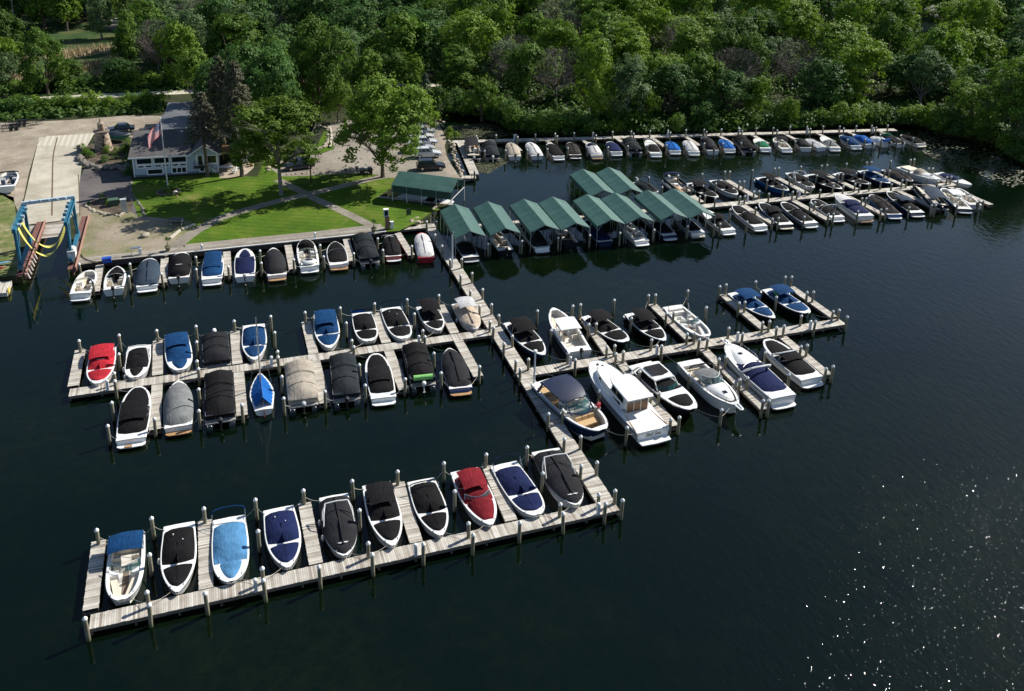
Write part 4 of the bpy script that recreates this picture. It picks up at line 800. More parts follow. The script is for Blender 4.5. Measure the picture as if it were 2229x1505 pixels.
# E row (stern to the viewer)
GE='boats in the farthest row by the wood'
er=[('grey canopy pontoon boat, leftmost in farthest row',(1024,312),(1031.5,344),'P',dict(covered=False,can=(.35,.95,2.3,'charcoal'),motor='grey')),
('dark grey covered pontoon boat, second in farthest row',(1064,312),(1072.5,343),'P',dict(cc='dgreen',motor='white')),
('tan-covered boat in the farthest row',(1111,311),(1121,341),'B',dict(cover='full',cc='beige',motor='black')),
('white-covered boat with black outboard, fourth in farthest row',(1152,310),(1170,340),'B',dict(cover='full',cc='white',motor='black')),
('black-covered boat with white platform, fifth in farthest row',(1196,312),(1216.5,341.5),'B',dict(cover='high',hc=.5,cc='black',plat='white')),
('dark brown boat with hoop, sixth in farthest row',(1241,310),(1253,338.5),'B',dict(cover='full',cc='brown',plat='white',hull='black',arch=(.5,1.,0,'black',.04))),
('white boat with dark patch and tan platform, farthest row',(1283,310),(1300,339),'B',dict(cover='full',cc='white',plat='tan',extra=lambda e,q:q['cov']('hood',.55,.9,'slate',.7,.75,.4,.3,0))),
('navy-covered boat with white platform, farthest row',(1327,308),(1342.5,332),'B',dict(cover='high',hc=.5,cc='navy',plat='white')),
('black hard-hooded boat with blue stern, farthest row',(1368,305),(1384,330),'P',dict(cc='dgreen',motor='black')),
('white boat with long black cover, farthest row',(1411,305),(1428.5,335),'B',dict(cover='cockpit',cc='black',plat='white',arch=(.85,.6,0,'white',.06))),
('small bright blue covered boat, farthest row',(1457,308),(1470,329),'B',dict(cover='full',cc='bright',plat='white')),
('all white covered boat right of the bright blue one, farthest row',(1494,306),(1511,331.5),'B',dict(cover='full',cc='white',plat='white')),
('charcoal covered boat with raised hood, farthest row',(1533,298),(1552.5,329),'B',dict(cover='high',cc='charcoal',motor='black')),
('royal blue covered boat with white platform, farthest row',(1572,303),(1589,326),'B',dict(cover='full',cc='bright',plat='white')),
('black boxy pontoon boat with black outboard, farthest row',(1608,299),(1632,328),'P',dict(cc='black',motor='black')),
('green-covered white boat, farthest row',(1647,301),(1667,324),'B',dict(cover='cockpit',cc='green',plat='white')),
('white boat with black canopy, farthest row',(1689,300),(1713,325),'B',dict(cover='open',plat='white',can=(.4,.75,2.0,.85),cancol='black')),
('grey-white boat with dark pointed cover, farthest row',(1736,301),(1755.5,322.5),'B',dict(cover='high',hc=.8,cc='charcoal',hull='white')),
('smooth white covered boat without canopy, farthest row',(1757,302),(1789,321.5),'B',dict(cover='full',cc='white',hc=.6)),
('white boat with pale grey cover, farthest row',(1791,297),(1818,322.5),'B',dict(cover='cockpit',cc='grey',plat='white')),
('white boat with big blue hood, left of the light blue pair',(1832,294),(1864.5,318.5),'B',dict(cover='high',cc='blue',plat='white',hc=.8)),
('blue tarp covered boat with outboard, farthest row',(1861,293),(1896,315),'B',dict(cover='high',cc='bright',motor='black',hc=.8)),
('white boat with rolled blue tarp on its stern, farthest row',(1898,297),(1932,313),'B',dict(cover='full',cc='white',motor='black',extra=lambda e,q:MB().tube([(q['X'](.1),-q['hw']*.7,1.3),(q['X'](.1),q['hw']*.7,1.3)],.24,8).build('rolled_tarp',CAN['bright'],e,smooth=True))),
('white boat with green hood near the right end, farthest row',(1919,291),(1961,313.5),'B',dict(cover='full',cc='charcoal',motor='black',extra=lambda e,q:q['cov']('hood',.6,.95,'green',.8,.7,.4,.3,0))),
('dark covered boat with cream platform, last in farthest row',(1963,293),(2006,313.5),'B',dict(cover='full',cc='black',plat='cream'))]
for lb,b,s,k,kw in er:
    if k=='P': pontoon(lb,b,s,2.4,group=None,**kw)
    else: B(lb,b,s,2.35,style='r',far=True,**kw)
# ---------------- sailing dinghy
A=G(574.5,893,.6).xy; Bq=G(565,811,.8).xy; d=Bq-A; L=d.length
e=empty('sailing_dinghy',((A+Bq).x/2,(A+Bq).y/2,0),math.atan2(d.y,d.x),'white sailing dinghy with tented blue cover and tall bare mast','sailboat')
hb=lambda t:1.15*(.72+.28*min(1,t/.4))*max(0,1-max(0,(t-.35)/.65)**2.0)**.95; X=lambda t:-L/2+t*L
rs=[[(X(t),-hb(t),.62+.2*t*t),(X(t),-hb(t)*.8,.15),(X(t),0,-.15+.6*max(0,t-.8)),(X(t),hb(t)*.8,.15),(X(t),hb(t),.62+.2*t*t)] for t in TS]
MB().rings(rs,close=False,cap=False).add(rs[0],[(0,1,2,3,4)]).build('hull',WHITE,e,smooth=True)
MB().grid([[(X(t),hb(t)*v,.63+.2*t*t+.05*(1-v*v)) for v in(-1,-.5,0,.5,1)] for t in TS]).build('deck',WHITE,e,smooth='all')
MB().grid([[(X(t),(hb(t)-.12-.06*(i%2))*v,.68+.2*t*t+(1-abs(v))*(1.05-.9*t if t<.85 else .2)) for v in(-1,-.6,-.2,0,.2,.6,1)] for i,t in enumerate([.08+.05*j for j in range(18)])]).build('tent_cover',CAN['bright'],e)
MB().tube([(X(.62),0,.5),(X(.62),0,4.),(X(.60),0,8.3)],[.075,.07,.055],7).build('mast',METAL,e)
k=MB()
for q in((X(.97),0),(X(.55),-1.05),(X(.55),1.05),(X(.02),0)): k.tube([(q[0],q[1],.75),(X(.60),0,7.6)],.009,4)
k.build('rigging',METAL,e)
MB().box((X(0)-.12,0,.2),(.12,.06,.9)).box((X(0)-.25,0,-.05),(.4,.05,.4)).build('rudder',mat('rudder_red',(.22,.05,.03),.5),e)
BO.append(('white sailing dinghy with blue cover',(A+Bq)/2,d.normalized(),L,2.3,Bq,A,.8,.6))
# boat on the gravel
A=G(14,415,2.0).xy; Bq=G(22,372,2.0).xy
# ---------------- place pilings near boats with labels
def nearlabel(x,y,used,base):
    best=sorted(BO,key=lambda b:min((b[5]-Vector((x,y))).length,(b[6]-Vector((x,y))).length,(b[1]-Vector((x,y))).length))[:4]
    for b in best:
        p=Vector((x,y)); rel=p-b[1]; f=rel.dot(b[2]); rt=Vector((1,-.3)).normalized(); side='right' if rel.dot(rt)>0 else 'left'
        end='bow' if f>b[3]*.2 else 'stern' if f<-b[3]*.2 else 'middle'
        lab='%s %s of %s of %s'%(base,side,end,shortb(b[0]))
        if lab not in used: used.add(lab); return lab
    lab='%s near %s, %s'%(base,shortb(best[0][0]),['farther one','nearer one','third one','fourth one','fifth one'][min(4,sum(1 for u in used if u.startswith(base+' near '+shortb(best[0][0]))))]); used.add(lab); return lab
def shortb(l):
    w=l.replace(',','').split(); return ' '.join(w[:9])
used=set(); GP='white-capped timber pilings along the docks'
for i,(x,y) in enumerate(PXY):
    p=proto if i==0 else copy_tree(proto)
    p.location=(x,y,0); p.rotation_euler=(R.gauss(0,.018),R.gauss(0,.018),R.uniform(0,6)); p.scale=(1,1,1+R.uniform(-.02,.02))
    p['label']=nearlabel(x,y,used,'piling'); p['category']='piling'; p['group']=GP
# shore-power pedestals
pp=empty('power_pedestal',(0,0,0)); MB().box((0,0,.45),(.22,.26,.9)).build('post',mat('pedestal',(.62,.66,.74),.4,.05),pp)
MB().lathe((0,0,.9),[(.15,0),(.16,.12),(.12,.2),(.03,.24)],8).build('lamp_head',WCAP,pp)
ped=[za(1463,1120),zb(556,912),zb(1897,608),zc(443,880),zc(1942,660),zd(1370,540),ze(757,658),zf(295,822),zf(1047,698),zf(1725,590),(440,549),(686,523),z12(657,228),z12(1362,222),z12(2035,207),z13(495,196),z13(1065,200),z13(1612,192),z10(1522,520),z10(2122,470)]
for i,q in enumerate(ped):
    o=pp if i==0 else copy_tree(pp); v=G(*q,.62); o.location=v; tag(o,nearlabel(v.x,v.y,used,'white power post'),'power pedestal','power posts along the docks')
# ---------------- mooring lines
def rope(a,b,sag,lab,ra=.022):
    a=Vector(a);b=Vector(b); pts=[a.lerp(b,i/8)-Vector((0,0,sag*4*(i/8)*(1-i/8))) for i in range(9)]
    tag(MB().tube(pts,ra,4).build('mooring_line',ROPE),lab,'rope','mooring lines')
for b in BO[:52]:
    lab,C,d,L,W,bow,st,zb_,zs_=b
    P=sorted(PXY,key=lambda p:(Vector(p)-bow).length)[:1]; Q=sorted(PXY,key=lambda p:(Vector(p)-st).length)[:2]
    n=Vector((-d.y,d.x))
    for p in P:
        if 1<(Vector(p)-bow).length<6 : s=1 if (Vector(p)-bow).dot(n)>0 else -1; rope((*(bow-d*.5+n*s*.25),zb_-.05),(*p,1.1),.25,'bow line of '+shortb(lab))
    for k_,p in enumerate(Q):
        if .8<(Vector(p)-st).length<5: s=1 if (Vector(p)-st).dot(n)>0 else -1; rope((*(st+d*.3+n*s*W*.4),zs_),(*p,1.3),.18,('stern line of ' if k_==0 else 'second stern line of ')+shortb(lab))
# ---------------- people
def person(label,loc,rz,P,shirt,short,hairc,skin=(.42,.26,.19)):
    "P: joints of a posed figure, metres"
    e=empty('person',loc,rz,label,'person')
    def skinm(vs,es,rad_,m,nm,par,sub=2):
        me=bpy.data.meshes.new(nm); me.from_pydata(vs,es,[]); o=bpy.data.objects.new(nm,me); COL.objects.link(o)
        md=o.modifiers.new('s','SKIN'); sl=me.skin_vertices[0].data
        for i,r_ in enumerate(rad_): sl[i].radius=(r_,r_)
        sl[0].use_root=True; s=o.modifiers.new('b','SUBSURF'); s.levels=sub; s.render_levels=sub
        bpy.context.view_layer.update(); m2=bpy.data.meshes.new_from_object(o.evaluated_get(bpy.context.evaluated_depsgraph_get())); bpy.data.objects.remove(o)
        m2.materials.clear(); m2.materials.append(m); m2.polygons.foreach_set('use_smooth',[True]*len(m2.polygons))
        o=bpy.data.objects.new(nm,m2); COL.objects.link(o); o.parent=par; return o
    J=P; SK=mat('skin',skin,.6,.08)
    vs=[J['pel'],J['chest'],J['neck'],J['head'],J['shL'],J['elL'],J['wrL'],J['haL'],J['shR'],J['elR'],J['wrR'],J['haR'],J['hiL'],J['knL'],J['anL'],J['toL'],J['hiR'],J['knR'],J['anR'],J['toR']]
    es=[(0,1),(1,2),(2,3),(1,4),(4,5),(5,6),(6,7),(1,8),(8,9),(9,10),(10,11),(0,12),(12,13),(13,14),(14,15),(0,16),(16,17),(17,18),(18,19)]
    rd=[.13,.14,.055,.085,.06,.045,.032,.035,.06,.045,.032,.035,.09,.06,.042,.04,.09,.06,.042,.04]
    b=skinm(vs,es,rd,SK,'body',e)
    for s in('L','R'):
        h=Vector(J['ha'+s]);d=(h-Vector(J['wr'+s])).normalized(); u=d.cross(Vector((0,0,1))).normalized()
        k=MB()
        for i in range(4): k.tube([h+u*(i-1.5)*.02,h+u*(i-1.5)*.023+d*.05,h+u*(i-1.5)*.022+d*(.08-.008*abs(i-1.5))-Vector((0,0,.015))],[.010,.009,.007],5)
        k.tube([h-d*.03+u*.03,h+u*.06+d*.02],[.011,.009],5); k.build('fingers',SK,b)
    skinm([J['pel'],J['chest'],J['shL'],Vector(J['shL']).lerp(Vector(J['elL']),.6),J['shR'],Vector(J['shR']).lerp(Vector(J['elR']),.6)],[(0,1),(1,2),(2,3),(1,4),(4,5)],[.155,.17,.085,.062,.085,.062],shirt,'shirt',b)
    skinm([J['pel'],J['hiL'],Vector(J['hiL']).lerp(Vector(J['knL']),.8),J['hiR'],Vector(J['hiR']).lerp(Vector(J['knR']),.8)],[(0,1),(1,2),(0,3),(3,4)],[.15,.115,.085,.115,.085],short,'shorts',b)
    hd=Vector(J['head']); MB().ball(hd+Vector((-.01,0,.035)),(.105,.092,.1),10,7).build('hair',hairc,b,smooth=True)
    return e
BRN=mat('hair_brown',(.06,.03,.015),.7)
P_st=dict(pel=(0,0,.92),chest=(.06,0,1.28),neck=(.13,0,1.47),head=(.17,0,1.60),shL=(.09,.19,1.40),elL=(.22,.27,1.14),wrL=(.40,.2,1.0),haL=(.47,.17,.97),shR=(.09,-.19,1.40),elR=(.25,-.25,1.15),wrR=(.44,-.17,1.02),haR=(.51,-.14,.99),
 hiL=(0,.1,.86),knL=(.07,.12,.48),anL=(-.02,.12,.08),toL=(.14,.13,.04),hiR=(0,-.1,.86),knR=(.1,-.12,.49),anR=(.03,-.13,.08),toR=(.19,-.14,.04))
P_bd=dict(pel=(0,0,.88),chest=(.36,0,1.02),neck=(.55,0,.98),head=(.66,0,.92),shL=(.42,.19,.98),elL=(.50,.24,.68),wrL=(.58,.18,.42),haL=(.61,.15,.35),shR=(.42,-.19,.98),elR=(.52,-.22,.68),wrR=(.62,-.15,.44),haR=(.66,-.12,.37),
 hiL=(0,.1,.83),knL=(.06,.13,.46),anL=(-.04,.13,.08),toL=(.12,.14,.04),hiR=(0,-.1,.83),knR=(.12,-.12,.46),anR=(.06,-.13,.08),toR=(.22,-.14,.04))
v=G(1302,903,.75); person('person in red shirt and grey shorts standing in the bow of the navy speedboat',(v.x,v.y,.55),rad(100),P_st,mat('shirt_red',(.50,.04,.06),.9,.15,5),mat('short_grey',(.40,.36,.37),.9),BRN)
v=G(387,431,.9); person('person in white shirt bending over the round flower bed by the flagpole',(v.x,v.y,.9),rad(150),P_bd,mat('shirt_white',(.72,.74,.76),.9,.08,5),mat('short_black',(.02,.02,.022),.9),BRN)
# ---------------- green boat canopies
GREEN=None
def greenmat():
    m,n,b=nodes('green_canopy'); oi=n.nodes.new('ShaderNodeObjectInfo'); n.links.new(mixc(n,1.,ramp(n,noise(n,.6,6,None,.65),[(.3,(.030,.090,.076)),(.5,(.040,.110,.092)),(.7,(.056,.130,.112))]),ramp(n,oi.outputs['Random'],[(0,(.85,.88,.9)),(1,(1.15,1.1,1.08))]),'MULTIPLY'),b.inputs['Base Color']); b.inputs['Roughness'].default_value=.55
    c=n.nodes.new('ShaderNodeTexCoord'); s=n.nodes.new('ShaderNodeSeparateXYZ'); n.links.new(c.outputs['Object'],s.inputs[0]); bump(n,b,math1(n,'SINE',math1(n,'MULTIPLY',s.outputs[1],4.)),.15,.04); return m
GREEN=greenmat(); POST=mat('steel_post',(.33,.35,.36),.5,.15,5,metal=.3)
def canopy(x,y0,y1,label,xs=0.,wd=4.08,hr=3.85,he=2.98,drop=.5,name='boat_canopy'):
    "ridge runs from (x,y0) to (x+xs,y1); front is the near end"
    L=math.hypot(y1-y0,xs); e=empty(name,(x,y0,0),math.atan2(y1-y0,xs)-pi/2,label,'canopy','green canopies over the covered slips'); hw=wd/2
    pr=[(-hw-.04,he-drop),(-hw,he),(-hw*.5,(he+hr)/2-.03),(0,hr),(hw*.5,(he+hr)/2-.03),(hw,he),(hw+.04,he-drop)]
    out=[(q,i*L/10,z_+ (0.015 if i%2 else 0)) for i in range(11) for q,z_ in pr]
    rows=[[out[i*7+j] for j in range(7)] for i in range(11)]
    k=MB(); k.grid(rows); k.grid([[(p[0]*.985,p[1],p[2]-.03) for p in reversed(r)] for r in rows]); k.build('canopy_cloth',GREEN,e,fix=False)
    # scalloped valance at both gables
    for yy in(0,L):
        k=MB()
        for j in range(6):
            a,b=pr[j],pr[j+1]
            for i in range(4):
                p=[a[0]+(b[0]-a[0])*i/4,a[1]+(b[1]-a[1])*i/4]; q=[a[0]+(b[0]-a[0])*(i+1)/4,a[1]+(b[1]-a[1])*(i+1)/4]; m_=((p[0]+q[0])/2,(p[1]+q[1])/2)
                if j in(0,5): continue
                k.add([(p[0],yy,p[1]),(q[0],yy,q[1]),(q[0],yy,q[1]-.14),(m_[0],yy,m_[1]-.22),(p[0],yy,p[1]-.14)],[(0,1,2,3,4)])
        k.build('valance',GREEN,e)
    k=MB()
    for i in range(5):
        for s in(-1,1): k=MB(); k.tube([(s*(hw-.06),L*i/4,-.6),(s*(hw-.06),L*i/4,he)],.045,6).build('post',POST,e)
    k=MB()
    for i in range(5):
        k.tube([(-hw+.06,L*i/4,he-.05),(0,L*i/4,hr-.06),(hw-.06,L*i/4,he-.05)],.03,5)
        for s in(-1,1): k.tube([(s*(hw-.06),L*i/4,he-.8),(s*(hw-.7),L*i/4,he+.1)],.025,4)
    for s in(-1,1): k.tube([(s*(hw-.06),0,he-.05),(s*(hw-.06),L,he-.05)],.03,5)
    k.build('truss',POST,e); return e
fr=[(30.71,103.53,31.22,113.34),(35.42,103.27,35.96,113.07),(40.83,102.92,41.21,112.68),(45.05,102.51,45.5,112.49),(50.23,102.45,50.68,112.15),(54.51,102.28,54.9,111.76),(59.69,102.19,60.13,111.49),(63.82,101.69,64.21,111.1)]
for i,(a,b,c,d_) in enumerate(fr): canopy(a,b,d_,'green gabled fabric canopy over a slip, %s from left in the front row'%ordn(i),c-a)
canopy(53.89,113.06,122.67,'green fabric canopy, left one of the rear pair behind the front row',.6); canopy(58.1,112.62,122.43,'green fabric canopy, right one of the rear pair behind the front row',.75)
# boathouse canopy by the lawn
a=G(852,403,3.4);b=G(983,420,3.4); rA=G(880,375,4.6); rB=G(998,389,4.6)
d_=(b-a).xy; L=d_.length; rz=math.atan2(d_.y,d_.x)
e=empty('boathouse_canopy',(a.x,a.y,0),rz,'long dark green fabric boathouse canopy beside the lawn, below the parked cars','canopy')
pr=[(0.,2.3),(0.,3.4),(1.5,4.05),(3.0,4.6),(4.5,4.05),(6.0,3.4),(6.0,2.3)]
k=MB(); rows=[[(L*i/8,y,z_) for y,z_ in pr] for i in range(9)]; k.grid(rows); k.grid([[(p[0],p[1],p[2]-.03) for p in reversed(r)] for r in rows]); k.build('canopy_cloth',GREEN,e,fix=False)
for i in range(5):
    for y in(.05,5.95): MB().tube([(.1+(L-.2)*i/4,y,-.6),(.1+(L-.2)*i/4,y,3.4)],.06,6).build('post',mat('post_pale',(.6,.6,.58),.6,.1),e)
for i in(0,4): MB().tube([(.1+(L-.2)*i/4,.05,3.35),(.1+(L-.2)*i/4,3,4.5),(.1+(L-.2)*i/4,5.95,3.35)],.06,5).build('gable_frame',mat('post_pale',(.6,.6,.58),.6,.1),e)
k=MB(); k.tube([(L-.1,3,4.5),(L-.1,3,2.2),(L-.1,.05,2.2),(L-.1,5.9,2.2)],.05,5); k.build('end_frame',mat('post_pale',(.6,.6,.58),.6,.1),e)
B('cream-bowed boat poking out of the green boathouse canopy',P2((a.x+d_.x*1.13,a.y+d_.y*1.13+3),.85*1.15),P2((a.x+d_.x*.6,a.y+d_.y*.6+3),.85*.85),2.4,style='r',cover='cockpit',cc='black',far=True)
# ---------------- lamp poles on the pier
for q,h_,t in (((1162,846),4.1,'pale steel light pole on the main pier by the navy speedboat'),((984.5,583),4.7,'pale steel light pole on the main pier by the first green canopy')):
    v=G(*q,.6); e=empty('light_pole',v,0,t,'lamp post'); MB().tube([(0,0,0),(0,0,h_)],[.12,.08],8).build('pole',mat('pole_pale',(.55,.6,.66),.4,.08),e,smooth=True)
    MB().lathe((0,0,h_),[(.10,-.02),(.2,.05),(.2,.16),(.06,.24)],10).build('lamp_head',DARKM if h_>4.5 else WCAP,e)
v=G(677,398,.9); e=empty('lamp_post',v,rad(20),'dark double-headed lamp post between the lawn and parking lot','lamp post'); hL=5.2
MB().tube([(0,0,0),(0,0,hL)],[.11,.09],8).build('pole',DARKM,e)
for s in(-1,1): MB().tube([(0,0,hL-.1),(s*.6,0,hL)],.05,5).box((s*.95,0,hL+.02),(.8,.36,.16)).build('lamp_head',DARKM,e)
# ---------------- house
WALL=mat('siding_blue',(.44,.53,.62),.7,.06,2); TRIM=mat('trim_white',(.84,.86,.88),.6,.05); 
def shingle():
    m,n,b=nodes('roof_shingle'); n.links.new(mixc(n,1.,ramp(n,noise(n,.5,4),[(.3,(.075,.072,.075)),(.7,(.12,.115,.115))]),ramp(n,noise(n,11,3),[(.3,(.7,.7,.7)),(.7,(1.1,1.1,1.1))]),'MULTIPLY'),b.inputs['Base Color']); b.inputs['Roughness'].default_value=.95
    c=n.nodes.new('ShaderNodeTexCoord'); s=n.nodes.new('ShaderNodeSeparateXYZ'); n.links.new(c.outputs['Object'],s.inputs[0]); bump(n,b,math1(n,'FRACT',math1(n,'MULTIPLY',s.outputs[1],4.)),.3,.04); return m
ROOF=shingle(); GREYROOF=mat('roof_membrane',(.115,.12,.13),.6,.25,.5); WIN=mat('window_glass',(.012,.016,.02),.08,.3,.4,coat=.4)
a=G(293,386,.9); b=G(476,375,.9); d_=(b-a).xy; rz=math.atan2(d_.y,d_.x); HW=d_.length
e=empty('house',(a.x,a.y,.9),rz,'pale blue two-storey marina house with dark shingle roofs and many white-framed windows','house')
W1=8.6; EH=3.35; DP=9.2
MB().box((HW/2,4.6,EH/2),(HW,DP,EH)).build('wall',WALL,e)
MB().box((HW/2,-.02,.15),(HW+.06,.1,.34)).build('foundation',mat('foundation',(.16,.18,.22),.9),e)
MB().add([(-.55,-.55,EH-.02),(W1,-.55,EH-.02),(W1,8.9,EH+1.55),(-.55,8.9,EH+1.55),(-.55,-.55,EH-.24),(W1,-.55,EH-.24),(W1,8.9,EH+1.33),(-.55,8.9,EH+1.33)],[(0,1,2,3),(4,7,6,5),(0,4,5,1),(1,5,6,2),(2,6,7,3),(3,7,4,0)]).build('roof',ROOF,e)
MB().box((W1/2-.27,-.58,EH-.13),(W1+.6,.06,.2)).build('gutter',TRIM,e)
MB().box((W1/2,8.0,EH+.3),(W1,1.6,1.2)).build('upper_wall',WALL,e)
# right gable wing
gx0,gx1=W1,HW; gm=(gx0+gx1)/2; rg=EH+1.15
MB().prism([(0,0),(1,0),(1,.001)],0,.001); k=MB(); k.add([(gx0,.0,EH),(gx1,.0,EH),(gm,.0,rg+.1),(gx0,-.04,EH),(gx1,-.04,EH),(gm,-.04,rg+.1)],[(0,1,2),(3,5,4)]).build('gable_wall',WALL,e)
for s,x0 in((-1,gx0-.5),(1,gx1+.5)):
    rf=MB().add([(x0,-.6,EH-.22),(gm,-.6,rg+.25),(gm,9,rg+.25),(x0,9,EH-.22),(x0,-.6,EH-.36),(gm,-.6,rg+.1),(gm,9,rg+.1),(x0,9,EH-.36)],[(0,1,2,3),(4,7,6,5),(0,4,5,1),(1,5,6,2),(2,6,7,3),(3,7,4,0)]).build('roof',ROOF,e)
    MB().tube([(x0,-.63,EH-.26),(gm,-.63,rg+.2)],.09,4).build('barge_board',TRIM,e)
def window(x,z_,w_,h_,cols=1,rows=((1.,1),),y=-.03):
    f=MB()
    f.box((x+w_/2,y,z_+.0),(w_+.3,.10,.17)).box((x+w_/2,y,z_+h_),(w_+.3,.10,.17)).box((x-.04,y,z_+h_/2),(.18,.09,h_)).box((x+w_+.04,y,z_+h_/2),(.18,.09,h_))
    for i in range(1,cols): f.box((x+w_*i/cols,y-.005,z_+h_/2),(.13,.07,h_))
    fo=f.build('window',TRIM,e); MB().box((x+w_/2,y+.012,z_+h_/2),(w_,.05,h_)).build('pane',WIN,fo); return fo
for i in range(3):
    x=.55+i*2.55; window(x,2.02,2.2,.98); 
    for j in(0,1): window(x+.05+j*1.15,1.44,.92,.40,y=-.04)
window(2.0,.30,2.2,.85); window(5.6,.30,2.1,.9,3); window(9.75,.28,1.35,.7,2); window(11.0,1.55,1.35,1.35)
dr=MB().box((9.9,-.03,2.2),(1.25,.08,1.75)).build('door_frame',TRIM,e); MB().box((9.9,-.06,2.15),(.65,.06,1.55)).build('door',WIN,dr)
k=MB(); k.box((10.,-.65,1.25),(2.2,1.2,.1))
for i in range(9): k.tube([(8.95+i*.26,-1.2,1.3),(8.95+i*.26,-1.2,2.1)],.02,4)
k.tube([(8.95,-1.22,2.12),(11.05,-1.22,2.12)],.04,5); k.tube([(8.95,-.05,2.12),(8.95,-1.22,2.12)],.04,5); k.tube([(11.05,-1.22,2.1),(12.1,-1.2,.9)],.04,5); k.build('balcony',DARKM,e)
for x in(.02,HW-.02): MB().box((x,-.04,EH/2),(.16,.1,EH)).build('corner_board',TRIM,e)
for i,x in enumerate((1.6,3.1,6.9)): MB().box((x,7.6,EH+1.42),(.4,.3,.14)).build('roof_vent',METAL,e)
# back wings
k=MB().box((6.3,15.,1.9),(7.,12.5,3.8)).build('back_wing',WALL,e); MB().box((6.3,15.,3.88),(7.4,13.,.16)).build('flat_roof',GREYROOF,e); MB().box((6.35,26.,1.7),(6.6,9.5,3.4)).build('back_wing',WALL,e); MB().box((6.35,26.2,3.5),(7.,10.2,.14)).build('flat_roof',GREYROOF,e)
MB().box((1.2,13.8,1.4),(3.4,6.,2.8)).build('back_wing',WALL,e); MB().box((1.15,13.9,2.88),(3.8,6.5,.15)).build('flat_roof',ROOF,e)
k=MB(); k.box((15.0,7.5,1.5),(4.2,3.5,.12)) 
for i in range(6): k.tube([(13+i*.8,5.8,1.5),(13+i*.8,5.8,2.4)],.04,4)
for x in(13.1,17): k.tube([(x,5.9,0),(x,5.9,1.5)],.07,5)
k.tube([(13,5.8,2.42),(17,5.8,2.42)],.05,4); k.build('wood_deck',TAN,e)
# far house in the wood
v=G(2012,75,1); hb_=empty('house',(v.x,v.y,.9),rad(35),'grey-roofed house half hidden among the trees at upper right','house')
MB().box((0,0,2.6),(14,9,5.2)).build('wall',GREYP,hb_); MB().rings([[(-7.6,-5.2,5.),(7.6,-5.2,5.),(7.6,5.2,5.),(-7.6,5.2,5.)],[(-6.5,-.05,8.6),(6.5,-.05,8.6),(6.5,.05,8.6),(-6.5,.05,8.6)]]).build('roof',ROOF,hb_); MB().box((-3,-2.2,7.3),(.9,.6,.5)).build('skylight',WCAP,hb_)
for i in(-4,0,4): MB().box((i,-4.52,3.2),(1.4,.08,1.4)).build('window',WIN,hb_)
# ---------------- stone lighthouse ornament
def stone(name,a,b,sc=3):
    m,n,bb=nodes(name); v_=n.nodes.new('ShaderNodeTexVoronoi'); v_.inputs['Scale'].default_value=sc; c=n.nodes.new('ShaderNodeTexCoord'); n.links.new(c.outputs['Object'],v_.inputs[0])
    r_=ramp(n,v_.outputs['Color'],[(.2,a),(.8,b)]); n.links.new(mixc(n,1.,r_,ramp(n,noise(n,4,4),[(.3,(.75,.75,.75)),(.7,(1.1,1.1,1.1))]),'MULTIPLY'),bb.inputs['Base Color']); bb.inputs['Roughness'].default_value=.9; bump(n,bb,v_.outputs['Distance'],.5,.06); MT[name]=m; return m
STON=stone('fieldstone',(.22,.15,.11),(.48,.38,.29)); 
v=G(226,326,.9); e=empty('stone_lighthouse',v,0,'small tapering fieldstone lighthouse with gallery standing in the rock garden','lighthouse')
MB().lathe((0,0,0),[(1.55,-.2),(1.4,.6),(1.15,2.2),(1.02,3.2)],18).build('tower',STON,e,smooth=True); MB().lathe((0,0,0),[(1.05,3.2),(1.3,3.25),(1.3,3.38),(.6,3.4)],18).build('gallery',mat('gallery',(.2,.16,.13),.8),e)
k=MB()
for i in range(10): a_=2*pi*i/10; k.tube([(1.22*cos(a_),1.22*sin(a_),3.38),(1.22*cos(a_),1.22*sin(a_),3.85)],.02,4)
k.tube([(1.22*cos(2*pi*i/16),1.22*sin(2*pi*i/16),3.85) for i in range(17)],.02,4); k.build('railing',DARKM,e)
MB().lathe((0,0,0),[(.58,3.38),(.52,4.6),(.35,4.75),(.12,4.95),(.14,5.3),(.02,5.6)],14).build('lantern',STON,e,smooth=True); MB().box((.35,-1.05,2.5),(.3,.3,.4)).box((.2,-1.25,1.2),(.3,.3,.5)).build('window',WIN,e)
# ---------------- flagpole
v=G(365,404,.9); e=empty('flagpole',v,0,'tall white flagpole flying the stars and stripes before the house','flagpole'); FH=10.5
MB().tube([(0,0,0),(0,0,5),(0,0,FH)],[.11,.09,.045],8).ball((0,0,FH+.1),(.13,.13,.13)).build('pole',mat('pole_white',(.72,.72,.7),.35,.06),e,smooth=True)
def flagmat():
    m,n,b=nodes('flag'); u=n.nodes.new('ShaderNodeUVMap'); s=n.nodes.new('ShaderNodeSeparateXYZ'); n.links.new(u.outputs[0],s.inputs[0])
    st=math1(n,'LESS_THAN',math1(n,'FRACT',math1(n,'MULTIPLY',s.outputs[1],6.5)),.5)
    c=mixc(n,st,(.62,.60,.60),(.50,.02,.05))
    ct=math1(n,'MULTIPLY',math1(n,'LESS_THAN',s.outputs[0],.4),math1(n,'GREATER_THAN',s.outputs[1],.4615))
    fx=math1(n,'ABSOLUTE',math1(n,'SUBTRACT',math1(n,'FRACT',math1(n,'MULTIPLY',s.outputs[0],15)),.5)); fy=math1(n,'ABSOLUTE',math1(n,'SUBTRACT',math1(n,'FRACT',math1(n,'MULTIPLY',s.outputs[1],13)),.5))
    star=math1(n,'LESS_THAN',math1(n,'ADD',fx,fy),.28)
    n.links.new(mixc(n,ct,c,mixc(n,star,(.02,.035,.16),(.65,.65,.65))),b.inputs['Base Color']); b.inputs['Roughness'].default_value=.8; return m
fl,fh=3.4,2.0; ft=10.2; k=MB(); rows=[];NU=14
